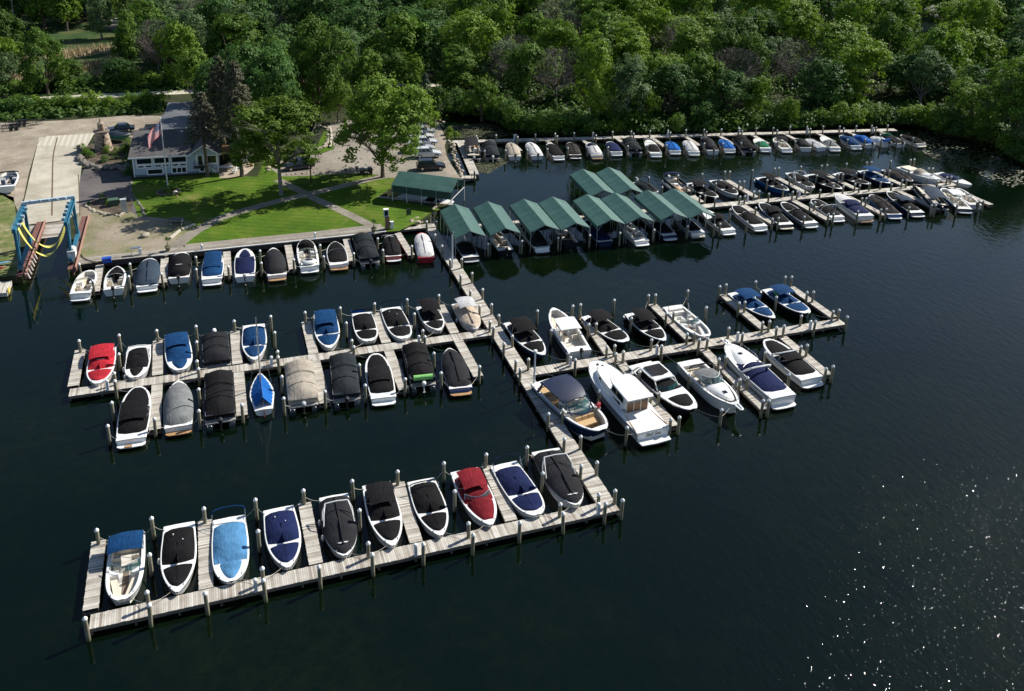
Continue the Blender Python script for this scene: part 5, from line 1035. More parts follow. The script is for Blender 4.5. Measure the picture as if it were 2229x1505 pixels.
for i in range(NU+1):
    u=i/NU; rows.append([(-fl*u*.55-.08,.16*sin(u*9+j*.5)*u**.5-1.3*u,ft-fh*(1-j/6)-fl*.5*u**1.25-.10*sin(u*8)) for j in range(7)])
o=k.grid(rows).build('flag',flagmat(),e,fix=False,smooth='all'); uv=o.data.uv_layers.new(name='UVMap')
for p in o.data.polygons:
    for li in p.loop_indices:
        vi=o.data.loops[li].vertex_index; uv.data[li].uv=((vi//7)/NU,(vi%7)/6)
# ---------------- travel lift over the slip
BLUE=mat('lift_blue',(.02,.135,.22),.5,.25,2); e=empty('travel_lift',(0,0,0),0,'blue steel travel lift straddling the haul-out slip with yellow slings','boat lift')
TZ=6.4; LP={'l':(Vector((-23.1,112.2,1.2)),Vector((-23.1,119.6,1.2))),'r':(Vector((-17.6,113.0,1.2)),Vector((-17.6,120.4,1.2)))}
for t in('l','r'):
    A_,B_=LP[t]; sg=1 if t=='l' else -1
    k=MB(); k.box((A_.x,(A_.y+B_.y)/2,1.75),(.42,(B_.y-A_.y)+1.6,.45))
    for P_ in(A_,B_): k.box((P_.x,P_.y,4.),(.34,.34,4.7)).box((P_.x,P_.y,4.),(.14,.5,4.7))
    k.box((A_.x,(A_.y+B_.y)/2,TZ),(.42,(B_.y-A_.y)+1.,.5)); k.tube([(A_.x,A_.y+.2,2.),(A_.x,A_.y+2.6,TZ-.2)],.08,5); k.tube([(A_.x,B_.y-.2,2.),(A_.x,B_.y-2.6,TZ-.2)],.08,5)
    k.tube([(A_.x-.3*sg,A_.y-.3,TZ+.35),(A_.x-.3*sg,B_.y+.3,TZ+.35)],.05,5)
    k.build('side_frame',BLUE,e)
    for i in range(5): MB().rings([[(A_.x+.12*sg+dx,A_.y+.9+i*(B_.y-A_.y-1.8)/4+.22*cos(2*pi*j/10),TZ+.2+.22*sin(2*pi*j/10)) for j in range(10)] for dx in(.1*sg,.45*sg)]).build('winch_drum',BLUE if i%2 else mat('drum_pale',(.35,.47,.55),.5,.1),e)
    for P_ in(A_,B_): MB().rings([[(P_.x+dx,P_.y+.5*cos(2*pi*i/16),1.42+.5*sin(2*pi*i/16)) for i in range(16)] for dx in(-.2,.2)]).build('wheel',RUBBER,e,smooth=True)
lb,rb=LP['l'][1],LP['r'][1]; lf,rf_=LP['l'][0],LP['r'][0]
k=MB(); k.box(((lb.x+rb.x)/2,(lb.y+rb.y)/2+.2,TZ+.5),(rb.x-lb.x+.5,.35,.4),math.atan2(rb.y-lb.y,rb.x-lb.x))
for i in range(5): k.box((lb.x+.8+i*1.0,(lb.y+rb.y)/2-.05,TZ+.62),(.18,.3,.3))
k.build('cross_beam',mat('beam_pale',(.42,.52,.60),.5,.1),e)
for yy,dz in((lf.y+1.2,4.1),(lf.y+3.6,4.0)):
    a_=Vector((lf.x+.2,yy,TZ-.2)); b_=Vector((rf_.x-.2,yy+.6,TZ-.2)); rows=[]
    for i in range(25):
        u=i/24; c_=a_.lerp(b_,u)-Vector((0,0,dz*(4*u*(1-u))**.85)); tw=.10*cos(u*7); rows.append([(c_.x-tw,c_.y-.15,c_.z+tw),(c_.x+tw,c_.y+.15,c_.z-tw)])
    MB().shell(rows,.02).build('sling',mat('sling_yellow',(.60,.56,.13),.8,.1,5),e,smooth='all')
MB().box((rf_.x+.1,rf_.y+.3,2.3),(.9,1.5,.9)).box((rf_.x+.1,rf_.y+.4,2.85),(.6,1.0,.25)).build('engine_box',mat('lift_white',(.55,.56,.55),.6,.2,3),e)
RUST=mat('rust_red',(.16,.07,.055),.9,.3,2)
for x,y0,y1,t,wz in((-23.0,110.9,128.5,'left',1.1),(-17.5,111.4,129.,'right',1.0)):
    e=empty('runway_pier',(x,y0,0),0,'rust-red steel runway pier on the %s side of the haul-out slip'%t,'pier')
    MB().box((0,(y1-y0)/2,.72),(wz,y1-y0,.42)).build('beam',RUST,e); MB().box((wz/2-.08,(y1-y0)/2,1.05),(.14,y1-y0,.24)).build('guide_rail',mat('rust_light',(.36,.2,.15),.8,.2,3),e)
    for i in range(5): MB().tube([(0,.4+i*3.2,-.8),(0,.4+i*3.2,.6)],.2,8).build('leg',RUST,e)
    for i in range(6):
        if t=='left': MB().tube([(wz/2+.08,.3+i*1.15,1.1),(wz/2+.3,.35+i*1.15,.35)],.12,7).build('fender',mat('fender_pale',(.62,.55,.5),.7,.1),e)
# ---------------- vehicles
TYRE=RUBBER; HL=mat('lamp_clear',(.7,.7,.68),.2); TLR=mat('lamp_red',(.35,.02,.02),.3)
CARC={k:mat('car_'+k,c,.3,.06,2,coat=.6,metal=.2) for k,c in dict(black=(.014,.015,.018),white=(.68,.69,.70),silver=(.42,.44,.46),navy=(.016,.022,.05),teal=(.045,.11,.15)).items()}
def car(label,px,rz,col,suv=True,L=4.75,W=1.85):
    v=G(*px,.95); e=empty('parked_car',(v.x,v.y,.93),rz,label,'car','cars parked at the marina'); c=CARC[col]; hz=1.0 if suv else .82; tz=1.72 if suv else 1.42
    S_=[(-L/2,.45,.78,.84),(-L/2+.12,.34,hz-.02,.93),(-L*.3,.28,hz+.02,1),(0,.28,hz,1),(L*.22,.28,hz-.02,1),(L*.38,.3,hz-.12,.97),(L/2-.12,.36,hz-.24,.9),(L/2,.45,.62,.8)]
    MB().rings([[(x,-W/2*wf_,zl),(x,-W/2*wf_*1.01,(zl+zh)/2),(x,-W/2*wf_*.94,zh),(x,0,zh+.03),(x,W/2*wf_*.94,zh),(x,W/2*wf_*1.01,(zl+zh)/2),(x,W/2*wf_,zl)] for x,zl,zh,wf_ in S_]).build('body',c,e,smooth=True)
    x0,x1=(-L/2+.12,L*.20) if suv else (-L*.36,L*.2); y=W/2
    cb=MB().rings([[(x0,-y*.92,hz-.02),(x1,-y*.92,hz-.02),(x1,y*.92,hz-.02),(x0,y*.92,hz-.02)],[(x0+(.28 if suv else .6),-y*.74,tz),(x1-.75,-y*.74,tz),(x1-.75,y*.74,tz),(x0+(.28 if suv else .6),y*.74,tz)]]); cb.build('cabin',c,e)
    dx0=.28 if suv else .6
    def q(u,v_,s,off): # point on cabin side
        xa=x0+(dx0)*v_;xb=x1-.75*v_; return (xa+(xb-xa)*u,s*(y*(.92-.18*v_)+off),hz-.02+(tz-hz+.02)*v_)
    k=MB()
    for s in(-1,1):
        for u0,u1 in((.06,.32),(.35,.62),(.65,.92)): k.add([q(u0,.18,s,.012),q(u1,.18,s,.012),q(u1,.88,s,.012),q(u0,.88,s,.012)],[(0,1,2,3)])
    k.build('side_window',DGLASS,e)
    for nm,xa,xb in(('windshield',x1,x1-.75),('rear_window',x0,x0+dx0)):
        sg=1 if nm[0]=='w' else -1; P_=lambda v_,ss:(xa+(xb-xa)*v_+sg*.014,ss*y*(.84-.16*v_),hz-.02+(tz-hz+.02)*v_+.012)
        MB().add([P_(.12,-1),P_(.12,1),P_(.92,1),P_(.92,-1)],[(0,1,2,3)]).build(nm,DGLASS,e)
    for sx in(-1,1):
        for s in(-1,1):
            xx=sx*L*.31; w_=MB().rings([[(xx+.36*cos(2*pi*i/14),s*(W/2-.12)+dy,.36+.36*sin(2*pi*i/14)) for i in range(14)] for dy in(-.13,.13)]).build('wheel',TYRE,e,smooth=True)
            MB().rings([[(xx+.2*cos(2*pi*i/10),s*(W/2+.015)+dy,.36+.2*sin(2*pi*i/10)) for i in range(10)] for dy in(-.01,.01)]).build('rim',METAL,w_)
    for s in(-1,1):
        MB().box((L/2-.08,s*W*.33,.66),(.12,.34,.14)).build('headlight',HL,e); MB().box((-L/2+.04,s*W*.40,.86),(.08,.2,.22)).build('taillight',TLR,e)
    return e
car('black SUV nearest the green boathouse canopy',(938,368),rad(-8),'black'); car('white SUV with roof rails beside the black SUV',(931,341),rad(-8),'white',L=4.6)
car('silver SUV behind the white SUV, partly under the leaning tree',(915,329),rad(-8),'silver',L=4.9); car('white car third from the black SUV, under the tree edge',(925,314),rad(-8),'white',False,4.5)
car('white car fourth from the black SUV in the shaded line',(918,302),rad(-8),'white',False,4.4); car('pale car farthest up the line by the pond bank',(921,291),rad(-10),'silver',False,4.4)
car('dark SUV parked beside the lawn under the bright green tree',(651,367),rad(188),'navy',L=4.9); car('dark car behind the dark SUV under the bright green tree',(645,332),rad(175),'black',False)
car('dark car parked behind the covered teal boat beside the house',(262,286),rad(182),'navy',False,4.9)
car('white car glimpsed beyond the far meadow between trees',(262,50),rad(10),'white',False,5.2); car('white pickup glimpsed on the far road right of the pale willow',(318,52),rad(12),'white',True,5.4); car('white car on the road behind the willow, top left',(300,10),rad(10),'white',True,5.)
# teal covered boat on trailer, white boat on gravel, trailers
for o_ in range(0): pass
def onland(label,bow,stern,W,cover,cc,hull,z=1.45,**kw):
    o=B(label,bow,stern,W,cover=cover,cc=cc,hull=hull,zg=z+.7,**kw); BO.pop(); 
    o.location.z=z; return o
onland('teal-grey covered boat on a trailer beside the garden bed',(283,291),(228,294),2.3,'full','slate','teal',1.45,style='v',far=True)
onland('white motorboat standing on the gravel at the left edge',(24,372),(13,412),2.7,'open','black','white',1.3,style='r',seatc=mat('seat_navy',(.03,.05,.1),.6),arch=(.7,.7,0,'black',.1))
def trailer(px,rz,lab,L=7.):
    v=G(*px,.92); e=empty('boat_trailer',v,rz,lab,'trailer'); k=MB()
    for s in(-1,1): k.tube([(-L/2,s*.95,.55),(L*.25,s*.95,.55),(L/2,0,.5)],.06,5)
    for i in range(4): k.tube([(-L/2+.4+i*1.2,-.95,.52),(-L/2+.4+i*1.2,.95,.52)],.05,5)
    for s in(-1,1): k.box((-L*.1,s*.5,.72),(L*.6,.12,.08))
    k.tube([(L*.25,0,.5),(L/2+.2,0,.5)],.06,5); k.box((L/2-.1,0,.8),(.1,.1,.7)); k.build('frame',DARKM,e)
    for s in(-1,1):
        for x in(-.9,-.1): w_=MB().rings([[(x+.33*cos(2*pi*i/12),s*1.05+dy,.34+.33*sin(2*pi*i/12)) for i in range(12)] for dy in(-.11,.11)]).build('wheel',RUBBER,e)
        MB().box((-.5,s*1.05,.74),(1.7,.3,.05)).build('mudguard',DARKM,e)
trailer((55,272),rad(5),'empty black boat trailer farther from the viewer beside the hedge'); trailer((38,281),rad(4),'empty black boat trailer nearer the viewer at the left edge',6.5)
# golf cart / mower
v=G(797,378,.92); e=empty('utility_cart',v,rad(5),'small dark utility cart parked beside the big lawn tree','cart')
MB().box((0,0,.62),(1.9,1.05,.35)).box((.7,0,.85),(.5,.9,.25)).build('body',DARKM,e); MB().box((-.1,0,.95),(.5,.8,.3)).build('seat',GREYP,e)
for x in(-.65,.65):
    for s in(-1,1): MB().rings([[(x+.3*cos(2*pi*i/10),s*.5+dy,.3+.3*sin(2*pi*i/10)) for i in range(10)] for dy in(-.1,.1)]).build('wheel',RUBBER,e)
for q,t in(((753,388),'small dark sign on a post left of the utility cart'),((777,383),'small dark sign on a post right beside the utility cart')):
    v=G(*q,.9); e=empty('sign_post',v,0,t,'sign'); MB().tube([(0,0,0),(0,0,1.3)],.035,5).build('post',DARKM,e); MB().box((0,-.04,1.35),(.5,.04,.55)).build('panel',mat('sign_dark',(.10,.10,.11),.6,.2,9),e)
# ---------------- small things on shore
v=G(233,571,1.0); e=empty('storage_box',v,rad(3),'bright blue plastic box on the boardwalk with a hose','box'); MB().box((0,0,.28),(1.05,.6,.55)).build('box',mat('box_blue',(.01,.07,.42),.5,.1,3),e); MB().box((0,0,.58),(1.1,.65,.06)).build('lid',mat('box_blue',(.01,.07,.42),.5),e)
tag(MB().tube([tuple(G(*q,1.)) for q in((177,553),(180,560),(190,566),(203,570),(216,570),(226,567))],.05,5).build('hose',RUBBER),'black hose curving across the boardwalk end to the blue box','hose')
v=G(297,553,1.0); e=empty('cleaning_table',v,rad(3),'white-topped metal work table on the boardwalk','table'); MB().box((0,0,.85),(1.2,.5,.06)).build('table_top',METAL,e)
for x in(-.55,.55):
    for y in(-.2,.2): MB().tube([(x,y,0),(x,y,.84)],.03,4).build('leg',METAL,e)
MB().box((.45,-.2,.4),(.4,.3,.75)).build('bin',WCAP,e)
ROCKM=stone('rock_pale',(.36,.31,.24),(.56,.50,.41),.35); ROCKD=stone('rock_grey',(.18,.16,.14),(.36,.32,.28),.35)
def rockmesh(name,m,seed):
    r=random.Random(seed); b=bmesh.new(); bmesh.ops.create_icosphere(b,subdivisions=2,radius=.5)
    ax=[Vector((r.uniform(-1,1),r.uniform(-1,1),r.uniform(-1,1))).normalized() for _ in range(7)]
    for v_ in b.verts:
        s=1+sum(max(0,v_.co.normalized().dot(a_)-.72)*-.7 for a_ in ax)+r.uniform(-.03,.03); v_.co*=s; v_.co.z*=.72
    me=bpy.data.meshes.new(name); b.to_mesh(me); b.free(); me.materials.append(m); return me
RK=[rockmesh('rock',ROCKM,i) for i in range(5)]; RKD=[rockmesh('rock',ROCKD,i+9) for i in range(4)]
def rock(x,y,z_,s,lab,grp,dk=False,fl=1.):
    o=bpy.data.objects.new('boulder',R.choice(RKD if dk else RK)); COL.objects.link(o); o.location=(x,y,z_); o.scale=(s*R.uniform(.85,1.25),s*R.uniform(.8,1.1),s*R.uniform(.75,1.)*fl); o.rotation_euler=(R.uniform(-.2,.2),R.uniform(-.2,.2),R.uniform(0,6)); tag(o,lab,'rock',grp)
zq=Zp(820,430,15.92)
rp=[(1730,300,1.),(2030,380,1.3),(1940,430,1.2),(1830,470,1.1),(1950,540,.9),(1720,520,.9),(1830,550,1.1),(1610,550,.5),(1700,610,1.),(1580,600,.5),(1500,620,.6),(1830,630,.6),(1430,640,.5),(1610,690,1.2),(1490,700,.9),(1720,700,.8),(1395,745,1.3),(1270,710,.5),(1600,770,.8),(1270,800,1.1),(1510,820,1.),(1190,860,1.4),(1400,880,1.5),(1060,830,.7),(900,890,.8),(1060,890,.7),(960,930,.9),(1250,920,1.1),(850,960,.8),(720,960,.5),(1040,960,1.),(950,995,.9),(800,970,.5),(1130,960,.9),(1660,330,.6),(1780,370,.9)]
for x,y,s in rp: v=G(*zq(x,y),.7); rock(v.x,v.y,.62,s*.92,'pale boulder of the rock bank between the lawn tip and the main pier','boulders of the rock bank')
for i in range(46):
    t=i/45; P=[(962,262),(978,300),(985,318),(990,338),(998,360),(1006,382)]; f=t*(len(P)-1); j=min(int(f),len(P)-2); a_,b_=P[j],P[j+1]; q=(a_[0]+(b_[0]-a_[0])*(f-j)+R.uniform(-6,4),a_[1]+(b_[1]-a_[1])*(f-j)); v=G(*q,.8); rock(v.x,v.y,.78,R.uniform(.45,.9),'small pale rock of the bank beside the parked cars','rocks of the parking bank')
for i in range(40):
    a_=i/39; P=[(172,325),(170,345),(185,360),(215,368),(245,366),(270,372),(284,362)]; f=a_*(len(P)-1); j=min(int(f),len(P)-2); p0,p1=P[j],P[j+1]; v=G(p0[0]+(p1[0]-p0[0])*(f-j)+R.uniform(-3,3),p0[1]+(p1[1]-p0[1])*(f-j)+R.uniform(-4,4),1.); rock(v.x,v.y,1.2,R.uniform(.7,1.4),'grey boulder of the retaining wall round the lighthouse garden','boulders of the lighthouse garden wall',True)
for P,n,s,lab,gr in (([(188,448),(200,458),(225,466),(262,470),(268,464)],20,.55,'pale edging stone of the crescent bed beside the driveway','edging stones of the crescent bed'),([(285,395),(286,415),(295,435),(310,455),(315,470)],22,.5,'dark edging stone along the left side of the lawn','edging stones left of the lawn'),([(694,273),(712,280),(715,305),(708,318),(690,325),(665,320)],26,.8,'pale block of the rock wall at the parking curve','blocks of the parking curve wall'),([(583,325),(585,345),(583,372)],9,.9,'pale block of the short wall right of the patio','blocks of the patio wall'),([(625,381),(650,379),(680,377),(712,375)],8,.45,'pale stone in the row between the dark SUV and lawn','stones between parking lot and lawn')):
    for i in range(n):
        f=i/(n-1)*(len(P)-1); j=min(int(f),len(P)-2); p0,p1=P[j],P[j+1]; v=G(p0[0]+(p1[0]-p0[0])*(f-j)+R.uniform(-1.5,1.5),p0[1]+(p1[1]-p0[1])*(f-j)+R.uniform(-1,1),.95); rock(v.x,v.y,.95,s*R.uniform(.8,1.2),lab,gr,s==.5)
for i in range(20): a_=2*pi*i/20; c_=G2((366,418)); rock(c_[0]+1.6*cos(a_),c_[1]+1.4*sin(a_),.95,R.uniform(.3,.45),'small stone ringing the round flower bed at the flagpole','stones of the flagpole bed',True)
v=G(316,516,.9); rock(v.x,v.y,1.15,1.15,'single pale boulder lying alone on the gravel yard','single boulder'); 
TIM=mat('timber_pale',(.50,.46,.38),.85,.15,6)
for i,(p0,p1,lab) in enumerate((((371,519),(392,502),'pale landscape timber nearer the planter pot'),((396,500),(424,489),'pale landscape timber at the gravel corner by the lawn'))): 
    A_,B_=G(*p0,1.),G(*p1,1.); d_=(B_-A_); tag(MB().box((0,0,.12),(d_.length,.28,.26)).build('landscape_timber',TIM,None,(A_+B_)/2-Vector((0,0,.1)),math.atan2(d_.y,d_.x)),lab,'timber')
for i,(a_,b_) in enumerate((((719,278),(722,292)),((722,293),(721,306)),((721,307),(719,322)))):
    A_,B_=G(*a_,1.),G(*b_,1.); d_=(B_-A_); tag(MB().box((0,0,.1),(d_.length*.92,.3,.25)).build('parking_stop',TIM,None,(A_+B_)/2,math.atan2(d_.y,d_.x)),'pale timber wheel stop, %s up the parking curve'%ordn(i),'wheel stop')
def bench(px,rz,lab,col=DARKM):
    v=G(*px,.92); e=empty('picnic_table',v,rz,lab,'picnic table'); MB().box((0,0,.74),(1.8,.75,.06)).build('table_top',col,e)
    for s in(-1,1): MB().box((0,s*.7,.44),(1.8,.28,.05)).build('seat',col,e)
    for x in(-.7,.7): MB().tube([(x,-.6,0),(x,.25,.72)],.04,4).tube([(x,.6,0),(x,-.25,.72)],.04,4).tube([(x,-.75,.42),(x,.75,.42)],.04,4).build('leg',METAL,e)
bench((386,487),rad(-15),'dark picnic table on the gravel yard near the path',)
LEAF=leafmat('leaf_mid',[(0,(0.057,0.131,0.020)),(.3,(0.094,0.194,0.025)),(.6,(0.136,0.262,0.029)),(1,(0.189,0.319,0.035))])
LEAFU=leafmat('leaf_under',[(0,(0.048,0.125,0.016)),(1,(0.048,0.125,0.016))])
LEAFB=leafmat('leaf_bright',[(0,(0.085,0.168,0.011)),(1,(0.121,0.200,0.016))],.3)
LEAFG=leafmat('leaf_grey',[(0,(0.095,0.174,0.077)),(1,(0.153,0.246,0.107))])
LEAFD=leafmat('leaf_dark',[(0,(0.052,0.140,0.035)),(1,(0.092,0.214,0.053))])
LEAFS=leafmat('needle_blue',[(0,(.05,.085,.075)),(1,(.07,.11,.10))],.1)
LEAFP=leafmat('needle_dark',[(0,(.10,.095,.065)),(1,(.15,.13,.105))],.1)
LEAFY=leafmat('leaf_willow',[(0,(.12,.17,.045)),(1,(.15,.20,.06))],.3)
LEAFM=leafmat('leaf_yellowish',[(0,(0.155,0.278,0.021)),(1,(0.218,0.353,0.029))],.3)
BARK=mat('bark',(.11,.085,.065),.95,.3,6); BARKG=mat('bark_grey',(.20,.18,.165),.95,.25,6); TWIG=mat('twig_grey',(.15,.125,.115),.95,.2,6)
def crown(kind,seed,n=5200,ls=.055):
    "unit crown: radius about 1 in x,y, z from 0 to 2; many small leaf faces set in clumps"
    r=random.Random(seed); V=[];F=[]
    def leaf(p,nr,s):
        nr=(nr+Vector((r.uniform(-.6,.6),r.uniform(-.6,.6),r.uniform(-.4,.6)))).normalized(); u=nr.orthogonal().normalized(); a=r.uniform(0,6.28); u,v_=u*cos(a)+nr.cross(u)*sin(a),nr.cross(u)*cos(a)-u*sin(a)
        k=len(V); s*=r.uniform(.6,1.35); V.extend([p-u*s,p-v_*s*.6+nr*s*.15,p+u*s,p+v_*s*.6+nr*s*.15]); F.append((k,k+1,k+2,k+3))
    cl=[]
    if kind in('broad','round','tall','airy'):
        nl={'broad':9,'round':8,'tall':8,'airy':9}[kind]; LB=[]; tries=0
        while len(LB)<nl and tries<3000:
            tries+=1; z_=r.uniform(.45,1.62); env=math.sqrt(max(0,1-((z_-.85)/1.15)**2))*(.72 if kind=='tall' else 1); a=r.uniform(0,2*pi); rr=env*r.uniform(.25,.68)
            R_=r.uniform(.26,.46)*(.85 if kind in('tall','airy') else 1); c=Vector((rr*cos(a),rr*sin(a),z_))
            if all((c-q[0]).length>.55*(R_+q[1]) for q in LB): LB.append((c,R_))
        LB.append((Vector((r.uniform(-.15,.15),r.uniform(-.15,.15),r.uniform(1.5,1.68))),r.uniform(.26,.36)))
        for c,R_ in LB:
            oc=(c-Vector((0,0,.55))).normalized()
            for _ in range(int(34*(R_/.36)**2)):
                d=Vector((r.gauss(0,1),r.gauss(0,1),r.gauss(0,1)+.25)).normalized()
                if d.dot(oc)<-.45 and r.random()<.8: continue
                cl.append((c+Vector((d.x,d.y,d.z*1.12))*R_*r.uniform(.6,1.3),r.uniform(.05,.145)*(.9 if kind=='airy' else 1),d))
        per=n*.9/max(1,sum((s/.12)**2 for _,s,_ in cl))
        for c,s,oc in cl:
            for _ in range(int(per*(s/.12)**2)):
                d=Vector((r.gauss(0,1),r.gauss(0,1),r.gauss(0,1))).normalized()
                if d.dot(oc)<-.3 and r.random()<.6: continue
                q=s*r.uniform(.4,1.1)**.5; leaf(c+Vector((d.x*q,d.y*q,d.z*q*.7)),d*.5+oc*.8,ls)
        for _ in range(n//5):
            c,s,oc=r.choice(cl); d=Vector((r.gauss(0,1),r.gauss(0,1),r.gauss(0,1))).normalized(); leaf(c+d*s*r.uniform(1.,2.6),oc,ls*.9)
    elif kind=='conifer':
        for i in range(26):
            z_=.05+1.9*i/26; R0=(1-z_/2.)**.75+.04; nb=int(6+7*R0)
            for j in range(nb):
                a=r.uniform(0,6.28); 
                for _ in range(int(n/26/9)):
                    t=r.uniform(.15,1.)**.7; p=Vector((R0*t*cos(a)+r.gauss(0,.03),R0*t*sin(a)+r.gauss(0,.03),z_-.22*t*R0+r.gauss(0,.02))); leaf(p,Vector((cos(a)*.3,sin(a)*.3,1)),ls*.9)
    elif kind=='willow':
        for i in range(150):
            a=r.uniform(0,6.28); rr=r.uniform(.15,.95); zt=1.95-.75*rr*rr; ln=r.uniform(.6,1.4)*(.5+.7*rr)
            for _ in range(n//150):
                t=r.random(); leaf(Vector((rr*cos(a)*(1+.08*t)+r.gauss(0,.02),rr*sin(a)*(1+.08*t)+r.gauss(0,.02),max(.02,zt-ln*t))),Vector((cos(a),sin(a),.2)),ls*.8)
    return V,F
def mkmesh(nm,V,F,m):
    me=bpy.data.meshes.new(nm); me.from_pydata(V,[],F); me.materials.append(m); return me
def limbs(seed,h0,h,rad_,tr=.03,m=None,full=False,n=9):
    "trunk to h0, limbs spreading into the crown; metres"
    r=random.Random(seed); k=MB(); t=tr*h; lean=Vector((r.uniform(-.03,.03),r.uniform(-.03,.03),0))
    top=Vector((0,0,h0+(h-h0)*.45))+lean*h; k.tube([(0,0,-.2),(0,0,.3),lean*h0*.5+Vector((0,0,h0*.5)),lean*h0+Vector((0,0,h0)),top],[t*1.5,t,t*.85,t*.75,t*.3],8)
    for i in range(n):
        a=2*pi*i/n+r.uniform(-.3,.3); z0=h0*r.uniform(.75,1.1)+(h-h0)*.3*r.random(); p0=lean*z0+Vector((0,0,z0)); ln=rad_*r.uniform(.5,.85); up=(h-h0)*r.uniform(.25,.6)
        p1=p0+Vector((cos(a)*ln*.5,sin(a)*ln*.5,up*.45)); p2=p0+Vector((cos(a+.15)*ln,sin(a+.15)*ln,up)); k.tube([p0,p1,p2],[t*.42,t*.26,t*.08],5)
        if full:
            for j in range(9):
                q=p0.lerp(p2,r.uniform(.25,1)); aa=a+r.uniform(-1.3,1.3); l2=ln*r.uniform(.25,.6); e_=q+Vector((cos(aa)*l2,sin(aa)*l2,r.uniform(.2,.9)*l2)); k.tube([q,q.lerp(e_,.5)+Vector((0,0,.1)),e_],[t*.13,t*.09,t*.04],4)
                for _ in range(5):
                    w_=q.lerp(e_,r.uniform(.3,1)); a3=aa+r.uniform(-1.2,1.2); l3=l2*r.uniform(.3,.6); k.tube([w_,w_+Vector((cos(a3)*l3,sin(a3)*l3,r.uniform(.1,.9)*l3))],[t*.06,t*.025],3)
    return k
# prototypes at world size for crown radius 5, height 12 (scaled per copy)
PR={}
def proto_tree(key,kind,seed,m,n=10500,ls=.043,h=12.,h0=1.3,cr=5.,name='broadleaf_tree',bark=None,full=False,stretch=1.):
    e=empty(name,(0,0,-500)); V,F=crown(kind,seed,n,ls); V=[(v_[0]*cr,v_[1]*cr,h0*.75+v_[2]/2*(h-h0*.75)) for v_ in V]
    o=bpy.data.objects.new('crown',mkmesh('crown',V,F,m)); COL.objects.link(o); o.parent=e
    limbs(seed,h0,h,cr,.019 if full else .026,full=full).build('trunk',bark or BARK,e); PR[key]=(e,h,cr,[]); return e
def bare(key,seed):
    e=empty('bare_tree',(0,0,-500)); k=limbs(seed,3.2,11.5,4.6,.02,full=True,n=13); k.build('trunk',TWIG,e)
    r=random.Random(seed); V=[];F=[]
    for i in range(3600):
        a=r.uniform(0,6.28); z_=r.uniform(.35,1.); rr=math.sqrt(max(0,1-((z_-.62)/.42)**2))*r.uniform(.35,1.)*4.4; p=Vector((rr*cos(a),rr*sin(a),z_*12)); d=Vector((cos(a)*.5+r.gauss(0,.35),sin(a)*.5+r.gauss(0,.35),.8)).normalized()*r.uniform(.35,.9); s=Vector((r.uniform(-1,1),r.uniform(-1,1),0))*.022; q=len(V); V+= [p-s,p+s,p+d]; F.append((q,q+1,q+2))
    o=bpy.data.objects.new('twigs',mkmesh('twigs',V,F,TWIG)); COL.objects.link(o); o.parent=e; PR[key]=(e,12.,4.6,[])
proto_tree('mid1','broad',1,LEAF);proto_tree('mid2','round',2,LEAF);proto_tree('mid3','tall',3,LEAF);proto_tree('mid4','broad',4,LEAF,9800,.045)
proto_tree('bri1','round',5,LEAFM,10000);proto_tree('bri2','tall',6,LEAFM,9500);proto_tree('gry1','airy',7,LEAFG,8000,.04,bark=BARKG);proto_tree('gry2','tall',8,LEAFG,9500,.04,bark=BARKG)
proto_tree('drk1','broad',9,LEAFD,10500);proto_tree('drk2','round',10,LEAFD,10500)
proto_tree('spr','conifer',12,LEAFS,7000,.05,h0=.8,cr=3.,name='blue_spruce');proto_tree('pin','conifer',13,LEAFP,10500,.045,h0=7.2,cr=3.4,name='conifer')
proto_tree('wil','willow',14,LEAFY,6500,.05,name='willow_tree')
proto_tree('near','broad',21,LEAF,21000,.033,h=15.,h0=2.2,cr=6.,full=True); proto_tree('nearb','airy',22,LEAFB,22000,.032,h=14.,h0=4.6,cr=6.,bark=BARKG,full=True); proto_tree('neard','round',23,LEAFD,20000,.034,h=17,h0=1.2,cr=6.)
bare('bar1',31);bare('bar2',32)
def bushp(key,seed,m,n=1500):
    V,F=crown('round',seed,n,.075); V=[(v_[0],v_[1],v_[2]*.75-.1) for v_ in V]; o=bpy.data.objects.new('bush',mkmesh('bush',V,F,m)); COL.objects.link(o); o.location=(0,0,-500); PR[key]=(o,1.,1.,[])
bushp('bu1',41,LEAF);bushp('bu2',42,LEAFM);bushp('bu3',43,LEAFD)
TUSED={}
def plant(key,x,y,h,cr,label,group=None,cat='tree',lean=0):
    e,ph,pc,us=PR[key]
    if not us: us.append(1); o=e
    else: o=copy_tree(e) if e.type=='EMPTY' else e.copy(); 
    if o is not e and o.name not in COL.objects: COL.objects.link(o)
    o.location=(x,y,GZ-.05); o.rotation_euler=(lean*R.uniform(-.05,.05),lean*R.uniform(-.05,.05),R.uniform(0,6.28)); o.scale=(cr/pc,cr/pc,h/ph); tag(o,label,cat,group); return o
def pt(key,px,h,cr,label,**k): v=G(*px,.9); return plant(key,v.x,v.y,h,cr,label,**k)
